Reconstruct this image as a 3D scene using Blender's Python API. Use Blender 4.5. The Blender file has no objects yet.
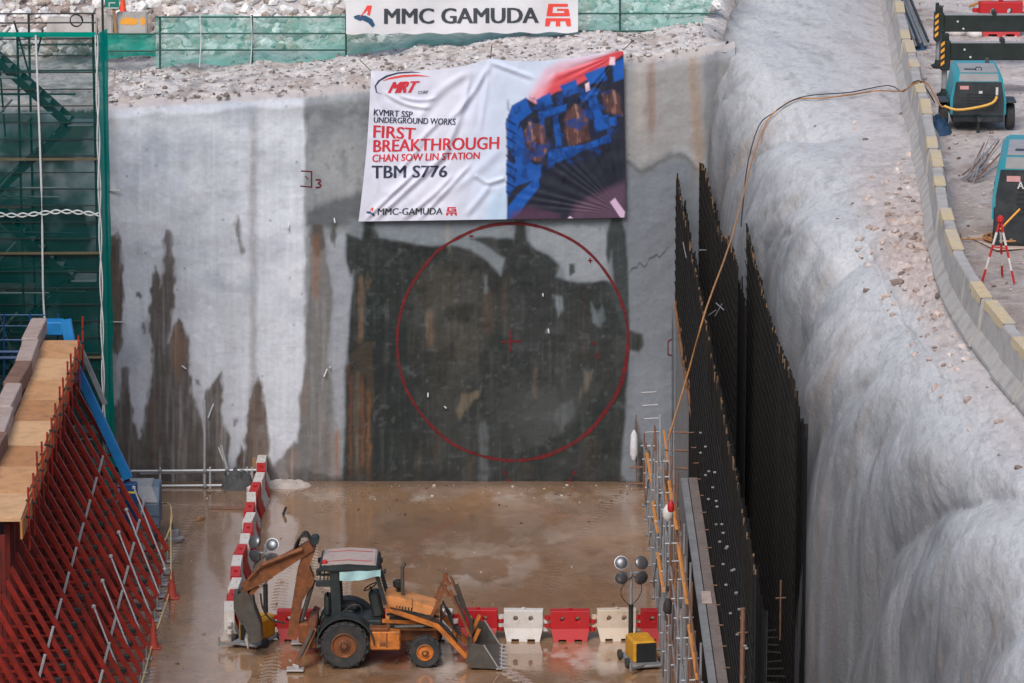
import bpy, bmesh, math, random
import numpy as np
from mathutils import Vector, Matrix, noise as mnoise
from mathutils.bvhtree import BVHTree

random.seed(7)
rng = np.random.default_rng(11)
scene = bpy.context.scene
COL = scene.collection

# ---------------------------------------------------------------- camera
F_PX = 4600.0
PITCH = math.atan(1011.5 / F_PX)
YAW = math.atan(13 * math.cos(PITCH) / F_PX)
CAM = np.array([0.0, -124.0, 31.25])
cd = bpy.data.cameras.new('camera')
cd.sensor_width = 36.0
cd.lens = 36.0 * F_PX / 1024.0
cd.clip_start = 1.0
cd.clip_end = 3000.0
co = bpy.data.objects.new('camera', cd)
co.location = CAM
co.rotation_euler = (math.pi / 2 - PITCH, 0, YAW)
COL.objects.link(co)
scene.camera = co

# ---------------------------------------------------------------- sky, sun, exposure (overcast)
SUN_EL, SUN_AZ = 46.0, 200.0
w = bpy.data.worlds.new('World')
scene.world = w
w.use_nodes = True
nt = w.node_tree
bg = nt.nodes['Background']
sky = nt.nodes.new('ShaderNodeTexSky')
sky.sky_type = 'NISHITA'
sky.sun_disc = False
sky.sun_elevation = math.radians(SUN_EL)
sky.sun_rotation = math.radians(SUN_AZ)
sky.air_density = 1.0
sky.dust_density = 3.0
sky.ozone_density = 1.0
nt.links.new(sky.outputs[0], bg.inputs[0])
bg.inputs[1].default_value = 0.105
sd = bpy.data.lights.new('sun', 'SUN')
sd.energy = 1.3
sd.angle = math.radians(28)
sd.color = (1.0, 0.975, 0.94)
so = bpy.data.objects.new('sun', sd)
el, az = math.radians(SUN_EL), math.radians(SUN_AZ)
to_sun = Vector((math.sin(az) * math.cos(el), math.cos(az) * math.cos(el), math.sin(el)))
so.rotation_euler = to_sun.to_track_quat('Z', 'Y').to_euler()
so.location = (0, -40, 60)
COL.objects.link(so)
scene.view_settings.view_transform = 'Standard'
scene.view_settings.look = 'None'
scene.view_settings.gamma = 1.0
scene.view_settings.use_curve_mapping = False
scene.view_settings.exposure = 0.55

# ---------------------------------------------------------------- projection helpers (authoring measurements)
_F = np.array([-math.sin(YAW) * math.cos(PITCH), math.cos(YAW) * math.cos(PITCH), -math.sin(PITCH)])
_R = np.array([math.cos(YAW), math.sin(YAW), 0.0])
_U = np.cross(_R, _F)

def ray(px, py):
    return _F * F_PX + _R * (px - 512.0) - _U * (py - 341.5)

def at(px, py, X=None, Y=None, Z=None):
    d = ray(px, py)
    if Y is not None: t = (Y - CAM[1]) / d[1]
    elif Z is not None: t = (Z - CAM[2]) / d[2]
    else: t = (X - CAM[0]) / d[0]
    p = CAM + d * t
    return Vector((float(p[0]), float(p[1]), float(p[2])))

def to_px(P):
    v = P - CAM
    dz = v @ _F
    return 512 + F_PX * (v @ _R) / dz, 341.5 - F_PX * (v @ _U) / dz

# ---------------------------------------------------------------- numeric helpers
def lin(r, g=None, b=None):
    if g is None: r, g, b = r
    c = np.array([r, g, b], dtype=float) / 255.0
    return np.where(c <= 0.04045, c / 12.92, ((c + 0.055) / 1.055) ** 2.4)

def L4(r, g, b):
    c = lin(r, g, b)
    return (float(c[0]), float(c[1]), float(c[2]), 1.0)

def _hash(ix, iy, seed):
    n = (ix.astype(np.int64) * 374761393 + iy.astype(np.int64) * 668265263 + seed * 1442695041) & 0x7fffffff
    n = ((n ^ (n >> 13)) * 1274126177) & 0x7fffffff
    n = n ^ (n >> 16)
    return (n & 0xffff) / 65535.0

def vnoise(x, y, seed=0):
    x = np.asarray(x, float); y = np.asarray(y, float)
    ix = np.floor(x); iy = np.floor(y)
    fx = x - ix; fy = y - iy
    fx = fx * fx * (3 - 2 * fx); fy = fy * fy * (3 - 2 * fy)
    a = _hash(ix, iy, seed); b = _hash(ix + 1, iy, seed)
    c = _hash(ix, iy + 1, seed); d = _hash(ix + 1, iy + 1, seed)
    return (a * (1 - fx) + b * fx) * (1 - fy) + (c * (1 - fx) + d * fx) * fy

def fbm(x, y, oct=4, seed=0, gain=0.5):
    s = 0; a = 1; t = 0
    for o in range(oct):
        s = s + a * vnoise(x * 2 ** o + 17.3 * o, y * 2 ** o - 9.1 * o, seed + o)
        t += a; a *= gain
    return s / t * 2 - 1          # -1..1

def sstep(a, b, x):
    t = np.clip((x - a) / (b - a), 0, 1)
    return t * t * (3 - 2 * t)

def polymask(X, Y, pts, soft=1.5):
    P = np.array(pts, float)
    out = np.zeros(X.shape)
    m = 8 + soft
    sel = (X > P[:, 0].min() - m) & (X < P[:, 0].max() + m) & (Y > P[:, 1].min() - m) & (Y < P[:, 1].max() + m)
    x = X[sel]; y = Y[sel]
    if x.size == 0: return out
    ins = np.zeros(x.shape, bool); dist = np.full(x.shape, 1e9)
    n = len(P)
    for i in range(n):
        x0, y0 = P[i]; x1, y1 = P[(i + 1) % n]
        dx, dy = x1 - x0, y1 - y0
        t = np.clip(((x - x0) * dx + (y - y0) * dy) / (dx * dx + dy * dy + 1e-9), 0, 1)
        dist = np.minimum(dist, (x - x0 - t * dx) ** 2 + (y - y0 - t * dy) ** 2)
        c = ((y0 > y) != (y1 > y))
        xi = x0 + (y - y0) / (dy if abs(dy) > 1e-9 else 1e-9) * dx
        ins ^= c & (x < xi)
    d = np.sqrt(dist) * np.where(ins, 1, -1)
    out[sel] = sstep(-soft, soft, d)
    return out

# ---------------------------------------------------------------- materials
def mat(name, color, rough=0.6, metal=0.0, var=0.15, vscale=3.0, dirt=None, dirt_amt=0.0, dirt_scale=1.2,
        bump=0.0, bscale=20.0, attr=None, wet=None, spec=0.5, stretch=None):
    m = bpy.data.materials.new(name)
    m.use_nodes = True
    n = m.node_tree.nodes; l = m.node_tree.links
    b = n['Principled BSDF']
    b.inputs['Roughness'].default_value = rough
    b.inputs['Metallic'].default_value = metal
    b.inputs['Specular IOR Level'].default_value = spec
    geo = n.new('ShaderNodeNewGeometry')
    pos = geo.outputs['Position']
    if stretch:
        mp = n.new('ShaderNodeMapping'); mp.inputs['Scale'].default_value = stretch
        l.new(pos, mp.inputs[0]); pos = mp.outputs[0]
    if attr:
        at_ = n.new('ShaderNodeAttribute'); at_.attribute_name = attr
        colsock = at_.outputs['Color']
    else:
        rgb = n.new('ShaderNodeRGB'); rgb.outputs[0].default_value = color
        colsock = rgb.outputs[0]
    if var > 0:
        nz = n.new('ShaderNodeTexNoise'); nz.inputs['Scale'].default_value = vscale
        nz.inputs['Detail'].default_value = 6; nz.inputs['Roughness'].default_value = 0.62
        l.new(pos, nz.inputs['Vector'])
        mr = n.new('ShaderNodeMapRange')
        mr.inputs['From Min'].default_value = 0.3; mr.inputs['From Max'].default_value = 0.7
        mr.inputs['To Min'].default_value = 1 - var; mr.inputs['To Max'].default_value = 1 + var
        l.new(nz.outputs[0], mr.inputs[0])
        mx = n.new('ShaderNodeMix'); mx.data_type = 'RGBA'; mx.blend_type = 'MULTIPLY'
        mx.inputs[0].default_value = 1.0
        l.new(colsock, mx.inputs[6]); l.new(mr.outputs[0], mx.inputs[7])
        colsock = mx.outputs[2]
    if dirt_amt > 0:
        nd = n.new('ShaderNodeTexNoise'); nd.inputs['Scale'].default_value = dirt_scale
        nd.inputs['Detail'].default_value = 8; nd.inputs['Roughness'].default_value = 0.7
        l.new(geo.outputs['Position'], nd.inputs['Vector'])
        mr2 = n.new('ShaderNodeMapRange')
        mr2.inputs['From Min'].default_value = 0.46; mr2.inputs['From Max'].default_value = 0.68
        mr2.inputs['To Min'].default_value = 0; mr2.inputs['To Max'].default_value = dirt_amt
        l.new(nd.outputs[0], mr2.inputs[0])
        md = n.new('ShaderNodeMix'); md.data_type = 'RGBA'
        md.inputs[7].default_value = dirt or (0.12, 0.09, 0.07, 1)
        l.new(mr2.outputs[0], md.inputs[0]); l.new(colsock, md.inputs[6])
        colsock = md.outputs[2]
    l.new(colsock, b.inputs['Base Color'])
    if wet:
        aw = n.new('ShaderNodeAttribute'); aw.attribute_name = wet
        mw = n.new('ShaderNodeMapRange'); mw.inputs['To Min'].default_value = rough; mw.inputs['To Max'].default_value = 0.42
        l.new(aw.outputs['Fac'], mw.inputs[0]); l.new(mw.outputs[0], b.inputs['Roughness'])
    if bump > 0:
        nb = n.new('ShaderNodeTexNoise'); nb.inputs['Scale'].default_value = bscale
        nb.inputs['Detail'].default_value = 5; nb.inputs['Roughness'].default_value = 0.65
        l.new(geo.outputs['Position'], nb.inputs['Vector'])
        bp = n.new('ShaderNodeBump'); bp.inputs['Strength'].default_value = 1.0; bp.inputs['Distance'].default_value = bump
        l.new(nb.outputs[0], bp.inputs['Height']); l.new(bp.outputs[0], b.inputs['Normal'])
    return m

def net_mat(name, color, cover, weave=90.0):
    """open-weave debris netting: threads over gaps"""
    m = bpy.data.materials.new(name)
    m.use_nodes = True
    n = m.node_tree.nodes; l = m.node_tree.links
    out = n['Material Output']; n.remove(n['Principled BSDF'])
    df = n.new('ShaderNodeBsdfDiffuse'); df.inputs[0].default_value = color
    tl = n.new('ShaderNodeBsdfTranslucent'); tl.inputs[0].default_value = color
    mx0 = n.new('ShaderNodeMixShader'); mx0.inputs[0].default_value = 0.35
    l.new(df.outputs[0], mx0.inputs[1]); l.new(tl.outputs[0], mx0.inputs[2])
    tr = n.new('ShaderNodeBsdfTransparent')
    nz = n.new('ShaderNodeTexNoise'); nz.inputs['Scale'].default_value = 0.9; nz.inputs['Detail'].default_value = 5
    geo = n.new('ShaderNodeNewGeometry'); l.new(geo.outputs['Position'], nz.inputs['Vector'])
    mr = n.new('ShaderNodeMapRange'); mr.inputs['From Min'].default_value = 0.3; mr.inputs['From Max'].default_value = 0.7
    mr.inputs['To Min'].default_value = max(0, cover - 0.13); mr.inputs['To Max'].default_value = min(1, cover + 0.13)
    l.new(nz.outputs[0], mr.inputs[0])
    mx = n.new('ShaderNodeMixShader'); l.new(mr.outputs[0], mx.inputs[0])
    l.new(tr.outputs[0], mx.inputs[1]); l.new(mx0.outputs[0], mx.inputs[2])
    l.new(mx.outputs[0], out.inputs[0])
    return m

# ---------------------------------------------------------------- mesh builder
class MB:
    def __init__(s):
        s.v = []; s.f = []; s.mi = []; s.col = []
    def add(s, vs, fs, mi=0):
        o = len(s.v)
        s.v.extend([tuple(v) for v in vs])
        for f in fs:
            s.f.append(tuple(i + o for i in f)); s.mi.append(mi)
        return s
    def box(s, c, size, rot=None, mi=0):
        hx, hy, hz = size[0] / 2, size[1] / 2, size[2] / 2
        vs = [Vector((sx * hx, sy * hy, sz * hz)) for sx in (-1, 1) for sy in (-1, 1) for sz in (-1, 1)]
        if rot is not None:
            vs = [rot @ v for v in vs]
        c = Vector(c)
        vs = [v + c for v in vs]
        return s.add(vs, [(0, 1, 3, 2), (4, 6, 7, 5), (0, 4, 5, 1), (2, 3, 7, 6), (0, 2, 6, 4), (1, 5, 7, 3)], mi)
    def cbox(s, c, size, ch=0.02, rot=None, mi=0):
        """box with chamfered vertical and top edges"""
        hx, hy, hz = size[0] / 2, size[1] / 2, size[2] / 2
        ch = min(ch, hx * .9, hy * .9, hz * .9)
        def ring(x, y, z):
            return [(-x + ch, -y, z), (x - ch, -y, z), (x, -y + ch, z), (x, y - ch, z), (x - ch, y, z), (-x + ch, y, z), (-x, y - ch, z), (-x, -y + ch, z)]
        rs = [ring(hx - ch, hy - ch, -hz), ring(hx, hy, -hz + ch), ring(hx, hy, hz - ch), ring(hx - ch, hy - ch, hz)]
        c = Vector(c)
        vs = [Vector(p) for r in rs for p in r]
        if rot is not None: vs = [rot @ v for v in vs]
        vs = [v + c for v in vs]
        fs = [tuple(range(7, -1, -1)), tuple(range(24, 32))]
        for k in range(3):
            for i in range(8):
                j = (i + 1) % 8
                fs.append((k * 8 + i, k * 8 + j, k * 8 + 8 + j, k * 8 + 8 + i))
        return s.add(vs, fs, mi)
    def bar(s, p0, p1, r, seg=6, r1=None, mi=0, cap=True):
        p0 = Vector(p0); p1 = Vector(p1); d = p1 - p0
        if d.length < 1e-6: return s
        q = d.to_track_quat('Z', 'Y')
        r1 = r if r1 is None else r1
        vs = []
        for (p, rr) in ((p0, r), (p1, r1)):
            for i in range(seg):
                a = 2 * math.pi * i / seg
                vs.append(p + q @ Vector((math.cos(a) * rr, math.sin(a) * rr, 0)))
        fs = [(i, (i + 1) % seg, seg + (i + 1) % seg, seg + i) for i in range(seg)]
        if cap: fs += [tuple(range(seg - 1, -1, -1)), tuple(range(seg, 2 * seg))]
        return s.add(vs, fs, mi)
    def beam(s, p0, p1, wd, ht, up=(0, 0, 1), mi=0, w1=None, h1=None):
        p0 = Vector(p0); p1 = Vector(p1); d = (p1 - p0).normalized()
        up = Vector(up)
        sx = d.cross(up).normalized(); uz = sx.cross(d).normalized()
        w1 = wd if w1 is None else w1; h1 = ht if h1 is None else h1
        vs = []
        for (p, a, b) in ((p0, wd, ht), (p1, w1, h1)):
            for (i, j) in ((-1, -1), (1, -1), (1, 1), (-1, 1)):
                vs.append(p + sx * (a / 2 * i) + uz * (b / 2 * j))
        return s.add(vs, [(3, 2, 1, 0), (4, 5, 6, 7), (0, 1, 5, 4), (1, 2, 6, 5), (2, 3, 7, 6), (3, 0, 4, 7)], mi)
    def tube(s, pts, r, seg=6, mi=0, smooth=3):
        P = [Vector(p) for p in pts]
        if smooth and len(P) > 2: P = catmull(P, smooth)
        rings = []
        vs = []
        for i, p in enumerate(P):
            d = (P[min(i + 1, len(P) - 1)] - P[max(i - 1, 0)])
            q = d.to_track_quat('Z', 'Y')
            for k in range(seg):
                a = 2 * math.pi * k / seg
                vs.append(p + q @ Vector((math.cos(a) * r, math.sin(a) * r, 0)))
        fs = []
        for i in range(len(P) - 1):
            for k in range(seg):
                k2 = (k + 1) % seg
                fs.append((i * seg + k, i * seg + k2, i * seg + seg + k2, i * seg + seg + k))
        fs += [tuple(range(seg - 1, -1, -1)), tuple(range((len(P) - 1) * seg, len(P) * seg))]
        return s.add(vs, fs, mi)
    def prism(s, poly, a0, a1, axis='y', mi=0):
        """poly 2D; axis y: (x,z), axis x: (y,z), axis z: (x,y)"""
        def mk(p, a):
            return {'y': (p[0], a, p[1]), 'x': (a, p[0], p[1]), 'z': (p[0], p[1], a)}[axis]
        n = len(poly)
        vs = [mk(p, a0) for p in poly] + [mk(p, a1) for p in poly]
        fs = [tuple(range(n)), tuple(range(2 * n - 1, n - 1, -1))]
        fs += [(i, n + i, n + (i + 1) % n, (i + 1) % n) for i in range(n)]
        return s.add(vs, fs, mi)
    def lathe(s, prof, c, axis=(0, 0, 1), seg=16, mi=0, cap=True):
        """prof list of (r, h)"""
        c = Vector(c); q = Vector(axis).to_track_quat('Z', 'Y')
        vs = []
        for (r, h) in prof:
            for k in range(seg):
                a = 2 * math.pi * k / seg
                vs.append(c + q @ Vector((math.cos(a) * r, math.sin(a) * r, h)))
        fs = []
        for i in range(len(prof) - 1):
            for k in range(seg):
                k2 = (k + 1) % seg
                fs.append((i * seg + k, i * seg + k2, (i + 1) * seg + k2, (i + 1) * seg + k))
        if cap: fs += [tuple(range(seg - 1, -1, -1)), tuple(range((len(prof) - 1) * seg, len(prof) * seg))]
        return s.add(vs, fs, mi)

def catmull(P, n):
    out = []
    for i in range(len(P) - 1):
        p0 = P[max(i - 1, 0)]; p1 = P[i]; p2 = P[i + 1]; p3 = P[min(i + 2, len(P) - 1)]
        for k in range(n):
            t = k / n
            out.append(0.5 * ((2 * p1) + (p2 - p0) * t + (2 * p0 - 5 * p1 + 4 * p2 - p3) * t * t + (3 * p1 - p0 - 3 * p2 + p3) * t ** 3))
    out.append(P[-1])
    return out

def tagp(o, label=None, cat=None, group=None, kind=None):
    if label: o['label'] = label
    if cat: o['category'] = cat
    if group: o['group'] = group
    if kind: o['kind'] = kind
    return o

def wloc(o):
    v = Vector((0, 0, 0))
    while o is not None:
        v += o.location; o = o.parent
    return v

def thing(name, label, cat, loc=(0, 0, 0), group=None):
    o = bpy.data.objects.new(name, None)
    o.empty_display_size = 0.2
    o.location = loc
    COL.objects.link(o)
    return tagp(o, label, cat, group)

def link_mesh(name, me, parent=None, base=None):
    o = bpy.data.objects.new(name, me)
    if parent is not None: o.parent = parent
    elif base is not None: o.location = base
    COL.objects.link(o)
    return o

def build(mb, name, mats, parent=None, base=None, smooth=False, bevel=0.0):
    """mb in world coordinates; parent (or base) location is subtracted"""
    off = wloc(parent) if parent is not None else Vector(base or (0, 0, 0))
    me = bpy.data.meshes.new(name)
    me.from_pydata([(v[0] - off.x, v[1] - off.y, v[2] - off.z) for v in mb.v], [], mb.f)
    if not isinstance(mats, (list, tuple)): mats = [mats]
    for m in mats: me.materials.append(m)
    if len(mats) > 1: me.polygons.foreach_set('material_index', mb.mi)
    bm = bmesh.new(); bm.from_mesh(me)
    bmesh.ops.recalc_face_normals(bm, faces=bm.faces)
    if bevel > 0:
        es = [e for e in bm.edges if len(e.link_faces) == 2 and e.calc_face_angle(0) > 0.6]
        bmesh.ops.bevel(bm, geom=es, offset=bevel, segments=2, affect='EDGES', clamp_overlap=True)
    bm.to_mesh(me); bm.free()
    if smooth:
        me.polygons.foreach_set('use_smooth', [True] * len(me.polygons))
        try: me.set_sharp_from_angle(angle=math.radians(45))
        except Exception: pass
    me.update()
    return link_mesh(name, me, parent, base)

def dup(root, loc, rotz=None, label=None, group=None, scale=None):
    r = root.copy(); COL.objects.link(r)
    r.location = loc
    if rotz is not None: r.rotation_euler = (0, 0, rotz)
    if scale: r.scale = (scale, scale, scale)
    if label: r['label'] = label
    if group: r['group'] = group
    for ch in list(root.children):
        c = ch.copy(); COL.objects.link(c); c.parent = r
        for g in list(ch.children):
            d = g.copy(); COL.objects.link(d); d.parent = c
    return r

def grid_mesh(name, P, mat_, colors=None, wet=None, parent=None, base=(0, 0, 0), flip=False, smooth=True):
    """P: (nu,nv,3) array"""
    nu, nv = P.shape[:2]
    off = wloc(parent) if parent is not None else Vector(base)
    V = (P - np.array(off)).reshape(-1, 3)
    idx = np.arange(nu * nv).reshape(nu, nv)
    q = np.stack([idx[:-1, :-1], idx[1:, :-1], idx[1:, 1:], idx[:-1, 1:]], -1).reshape(-1, 4)
    if flip: q = q[:, ::-1]
    me = bpy.data.meshes.new(name)
    nf = len(q)
    me.vertices.add(len(V)); me.vertices.foreach_set('co', V.astype(np.float32).ravel())
    me.loops.add(nf * 4); me.loops.foreach_set('vertex_index', q.astype(np.int32).ravel())
    me.polygons.add(nf)
    me.polygons.foreach_set('loop_start', np.arange(0, nf * 4, 4, dtype=np.int32))
    if smooth: me.polygons.foreach_set('use_smooth', np.ones(nf, dtype=bool))
    me.update(calc_edges=True)
    if colors is not None:
        ca = me.color_attributes.new('Col', 'FLOAT_COLOR', 'POINT')
        c4 = np.ones((nu * nv, 4), np.float32); c4[:, :3] = colors.reshape(-1, 3)
        ca.data.foreach_set('color', c4.ravel())
    if wet is not None:
        aa = me.attributes.new('wet', 'FLOAT', 'POINT')
        aa.data.foreach_set('value', wet.astype(np.float32).ravel())
    me.materials.append(mat_)
    return link_mesh(name, me, parent, None if parent is not None else base)

ORD = ['first', 'second', 'third', 'fourth', 'fifth', 'sixth', 'seventh', 'eighth', 'ninth', 'tenth', 'eleventh', 'twelfth',
       'thirteenth', 'fourteenth', 'fifteenth', 'sixteenth', 'seventeenth', 'eighteenth', 'nineteenth', 'twentieth',
       'twenty-first', 'twenty-second', 'twenty-third', 'twenty-fourth', 'twenty-fifth', 'twenty-sixth', 'twenty-seventh', 'twenty-eighth']
# ================================================================ MATERIALS
M = {}
M['wall'] = mat('shotcrete_wall', None, 0.9, var=0.06, vscale=6, bump=0.016, bscale=7, attr='Col', wet='wet', spec=0.35)
M['bank'] = mat('shotcrete_bank', None, 0.92, var=0.12, vscale=10, bump=0.03, bscale=15, attr='Col', spec=0.25)
M['earth'] = mat('stony_earth', None, 0.95, var=0.22, vscale=6, bump=0.06, bscale=9, attr='Col', spec=0.2)
M['rock'] = mat('broken_rock', None, 0.9, var=0.25, vscale=7, bump=0.03, bscale=16, attr='Col', spec=0.25)
M['concrete'] = mat('barrier_concrete', L4(172, 168, 165), 0.9, var=0.14, vscale=5, dirt=L4(110, 102, 98), dirt_amt=0.6, dirt_scale=2.5, bump=0.01, bscale=25)
M['yellow_paint'] = mat('worn_yellow_paint', L4(196, 176, 140), 0.85, var=0.12, vscale=6, dirt=L4(176, 170, 164), dirt_amt=1.0, dirt_scale=2.0, bump=0.006, bscale=25)
M['grey_conc'] = mat('cast_concrete', L4(128, 128, 130), 0.9, var=0.12, vscale=4, dirt=L4(90, 85, 80), dirt_amt=0.5, bump=0.01)
M['plank'] = mat('walkway_board', L4(120, 108, 102), 0.85, var=0.2, vscale=6, dirt=L4(80, 72, 68), dirt_amt=0.5, bump=0.01)
M['ply'] = mat('plywood', L4(196, 148, 104), 0.75, var=0.14, vscale=4, dirt=L4(140, 100, 70), dirt_amt=0.5, dirt_scale=2.5, bump=0.004, stretch=(3, 14, 3))
M['ply2'] = mat('plywood_pale', L4(206, 164, 122), 0.75, var=0.14, vscale=4, dirt=L4(150, 112, 84), dirt_amt=0.5, dirt_scale=2.5, bump=0.004, stretch=(3, 14, 3))
M['ply3'] = mat('plywood_dark', L4(180, 128, 84), 0.75, var=0.16, vscale=4, dirt=L4(120, 90, 66), dirt_amt=0.6, dirt_scale=2.5, bump=0.004, stretch=(3, 14, 3))
M['ply_edge'] = mat('timber_edge', L4(184, 122, 70), 0.8, var=0.2, vscale=5, bump=0.004)
M['block_pale'] = mat('pale_timber', L4(176, 158, 150), 0.85, var=0.12, vscale=6, dirt=L4(130, 110, 100), dirt_amt=0.5, bump=0.006)
M['form_dark'] = mat('dark_form_face', L4(62, 40, 36), .85, var=.3, vscale=3)
M['pale_galv'] = mat('pale_galvanised_tube', L4(182, 184, 188), 0.5, 0.2, var=0.12, vscale=6)
M['block_brown'] = mat('brown_timber', L4(128, 98, 84), 0.85, var=0.18, vscale=6, dirt=L4(90, 70, 60), dirt_amt=0.5, bump=0.006)
M['red_steel'] = mat('red_painted_steel', L4(154, 38, 25), 0.5, var=0.3, vscale=4, dirt=L4(84, 34, 26), dirt_amt=0.75, dirt_scale=2.2)
M['red_dark'] = mat('rusty_red_steel', L4(110, 30, 22), 0.6, var=0.25, vscale=5, dirt=L4(56, 26, 22), dirt_amt=0.7, dirt_scale=2.5)
M['galv'] = mat('galvanised_tube', L4(150, 152, 156), 0.5, 0.35, var=0.2, vscale=6, dirt=L4(100, 90, 84), dirt_amt=0.5, dirt_scale=3)
M['orange_tube'] = mat('orange_tube', L4(214, 140, 64), 0.6, var=0.15, dirt=L4(130, 90, 60), dirt_amt=0.6, dirt_scale=3)
M['rust_tube'] = mat('rusty_tube', L4(116, 84, 66), 0.7, var=0.3, vscale=7)
M['dark_steel'] = mat('dark_steel', L4(44, 46, 48), 0.6, 0.2, var=0.3, vscale=5)
M['rebar'] = mat('rebar_steel', None, 0.8, 0.0, var=0.3, vscale=6, attr='Col', spec=0.15)
M['white_bit'] = mat('pale_plastic', L4(190, 190, 188), 0.7, var=0.1)
M['blue_paint'] = mat('blue_painted_steel', L4(28, 128, 196), 0.5, var=0.12, dirt=L4(40, 84, 120), dirt_amt=0.5, dirt_scale=2)
M['blue_dark'] = mat('dark_blue_steel', L4(14, 70, 122), 0.5, var=0.2, dirt=L4(20, 44, 70), dirt_amt=0.5)
M['tank'] = mat('grey_blue_tank', L4(96, 116, 134), 0.6, var=0.12, dirt=L4(70, 80, 90), dirt_amt=0.5)
M['tank_top'] = mat('grey_sheet', L4(140, 142, 146), 0.7, var=0.12)
M['yellow_tape'] = mat('yellow_mark', L4(222, 200, 60), 0.6, var=0.08)
M['net'] = net_mat('green_debris_net', L4(0, 86, 82), 0.5)
M['net_thin'] = net_mat('pale_green_net', L4(100, 198, 182), 0.5)
M['net_mid'] = net_mat('mid_green_net', L4(0, 160, 142), 0.9)
M['green_pipe'] = mat('green_painted_pipe', L4(20, 74, 66), 0.6, var=0.2)
M['rope_white'] = mat('white_rope', L4(196, 198, 198), 0.8, var=0.12, vscale=12)
M['rope_yellow'] = mat('yellow_rope', L4(204, 180, 128), 0.8, var=0.15, vscale=12)
M['hose'] = mat('orange_hose', L4(168, 118, 70), 0.6, var=0.12)
M['hose_bright'] = mat('bright_yellow_hose', L4(210, 160, 70), 0.6, var=0.1)
M['black'] = mat('black_rubber', L4(34, 35, 37), 0.75, var=0.25, vscale=7, dirt=L4(74, 64, 58), dirt_amt=0.5, dirt_scale=4)
M['tyre'] = mat('tyre_rubber', L4(46, 48, 50), 0.85, var=0.25, vscale=9, dirt=L4(92, 78, 68), dirt_amt=0.45, dirt_scale=5)
M['jcb'] = mat('weathered_orange_paint', L4(196, 114, 44), 0.5, var=0.2, vscale=7, dirt=L4(100, 66, 40), dirt_amt=0.85, dirt_scale=4.0)
M['jcb_pale'] = mat('faded_orange_paint', L4(210, 142, 84), 0.55, var=0.15, vscale=6, dirt=L4(130, 86, 52), dirt_amt=0.7, dirt_scale=3)
M['jcb_rust'] = mat('rusted_orange_paint', L4(124, 72, 38), 0.65, var=0.3, vscale=6, dirt=L4(72, 50, 36), dirt_amt=0.85, dirt_scale=3.5)
M['cab_dark'] = mat('dark_green_paint', L4(34, 44, 46), 0.55, var=0.25, dirt=L4(66, 62, 58), dirt_amt=0.5, dirt_scale=3)
M['roof'] = mat('faded_roof', L4(176, 160, 154), 0.7, var=0.15, dirt=L4(120, 96, 90), dirt_amt=0.6, dirt_scale=3)
M['roof_red'] = mat('faded_red_stripe', L4(186, 92, 78), 0.7, var=0.2)
M['cloth_cyan'] = mat('pale_cyan_cloth', L4(160, 198, 200), 0.85, var=0.1)
M['steel_worn'] = mat('worn_bucket_steel', L4(82, 79, 74), 0.6, 0.2, var=0.25, vscale=6, dirt=L4(84, 66, 54), dirt_amt=0.7, dirt_scale=4)
M['pale_edge'] = mat('bare_steel_edge', L4(176, 172, 170), 0.5, 0.2, var=0.2, vscale=8)
M['plas_red'] = mat('red_plastic', L4(182, 24, 32), 0.5, var=0.12, dirt=L4(120, 50, 44), dirt_amt=0.5, dirt_scale=3)
M['plas_white'] = mat('white_plastic', L4(206, 202, 198), 0.55, var=0.08, dirt=L4(160, 140, 126), dirt_amt=0.55, dirt_scale=3)
M['plas_cream'] = mat('cream_plastic', L4(206, 190, 172), 0.55, var=0.08, dirt=L4(160, 136, 116), dirt_amt=0.55, dirt_scale=3)
M['lamp_metal'] = mat('spun_aluminium', L4(120, 122, 126), 0.38, 0.7, var=0.1)
M['lamp_glass'] = mat('lamp_glass', L4(70, 72, 76), 0.12, 0.0, var=0.1)
M['gen_yellow'] = mat('yellow_generator_paint', L4(200, 144, 28), 0.5, var=0.1, dirt=L4(150, 104, 40), dirt_amt=0.5, dirt_scale=4)
M['gen_black'] = mat('generator_grille', L4(30, 34, 36), 0.6, var=0.2)
M['teal'] = mat('teal_machine_paint', L4(34, 142, 158), 0.5, var=0.12, dirt=L4(96, 136, 142), dirt_amt=0.6, dirt_scale=2.5)
M['teal_pale'] = mat('dusty_teal_paint', L4(120, 190, 200), 0.6, var=0.1)
M['grey_panel'] = mat('dusty_grey_panel', L4(150, 150, 152), 0.7, var=0.1, dirt=L4(120, 118, 118), dirt_amt=0.4)
M['mach_black'] = mat('machine_black', L4(36, 42, 46), 0.5, var=0.2, dirt=L4(80, 80, 80), dirt_amt=0.35, dirt_scale=3)
M['crane_black'] = mat('crane_dark_green', L4(20, 32, 30), 0.5, var=0.2, dirt=L4(60, 64, 62), dirt_amt=0.25, dirt_scale=3)
M['stripe_or'] = mat('orange_hazard_stripe', L4(222, 150, 44), 0.6, var=0.1)
M['cone'] = mat('orange_cone_plastic', L4(226, 74, 36), 0.5, var=0.1)
M['cone_dirty'] = mat('dirty_red_cone', L4(168, 62, 48), 0.6, var=0.15, dirt=L4(120, 70, 56), dirt_amt=0.5, dirt_scale=4)
M['tarp_blue'] = mat('blue_sheet', L4(44, 74, 104), 0.7, var=0.25, vscale=6)
M['bag'] = mat('dark_sack', L4(72, 74, 76), 0.8, var=0.35, vscale=6, bump=0.02)
M['cloth_white'] = mat('white_cloth', L4(206, 206, 210), 0.85, var=0.08)
M['ink_dark'] = mat('navy_ink', L4(46, 52, 78), 0.6, var=0.08)
M['ink_red'] = mat('red_ink', L4(206, 44, 60), 0.6, var=0.1)
M['ink_red2'] = mat('bright_red_ink', L4(226, 70, 60), 0.6, var=0.06)
M['ink_grey'] = mat('charcoal_ink', L4(56, 62, 68), 0.6, var=0.06)
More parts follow.
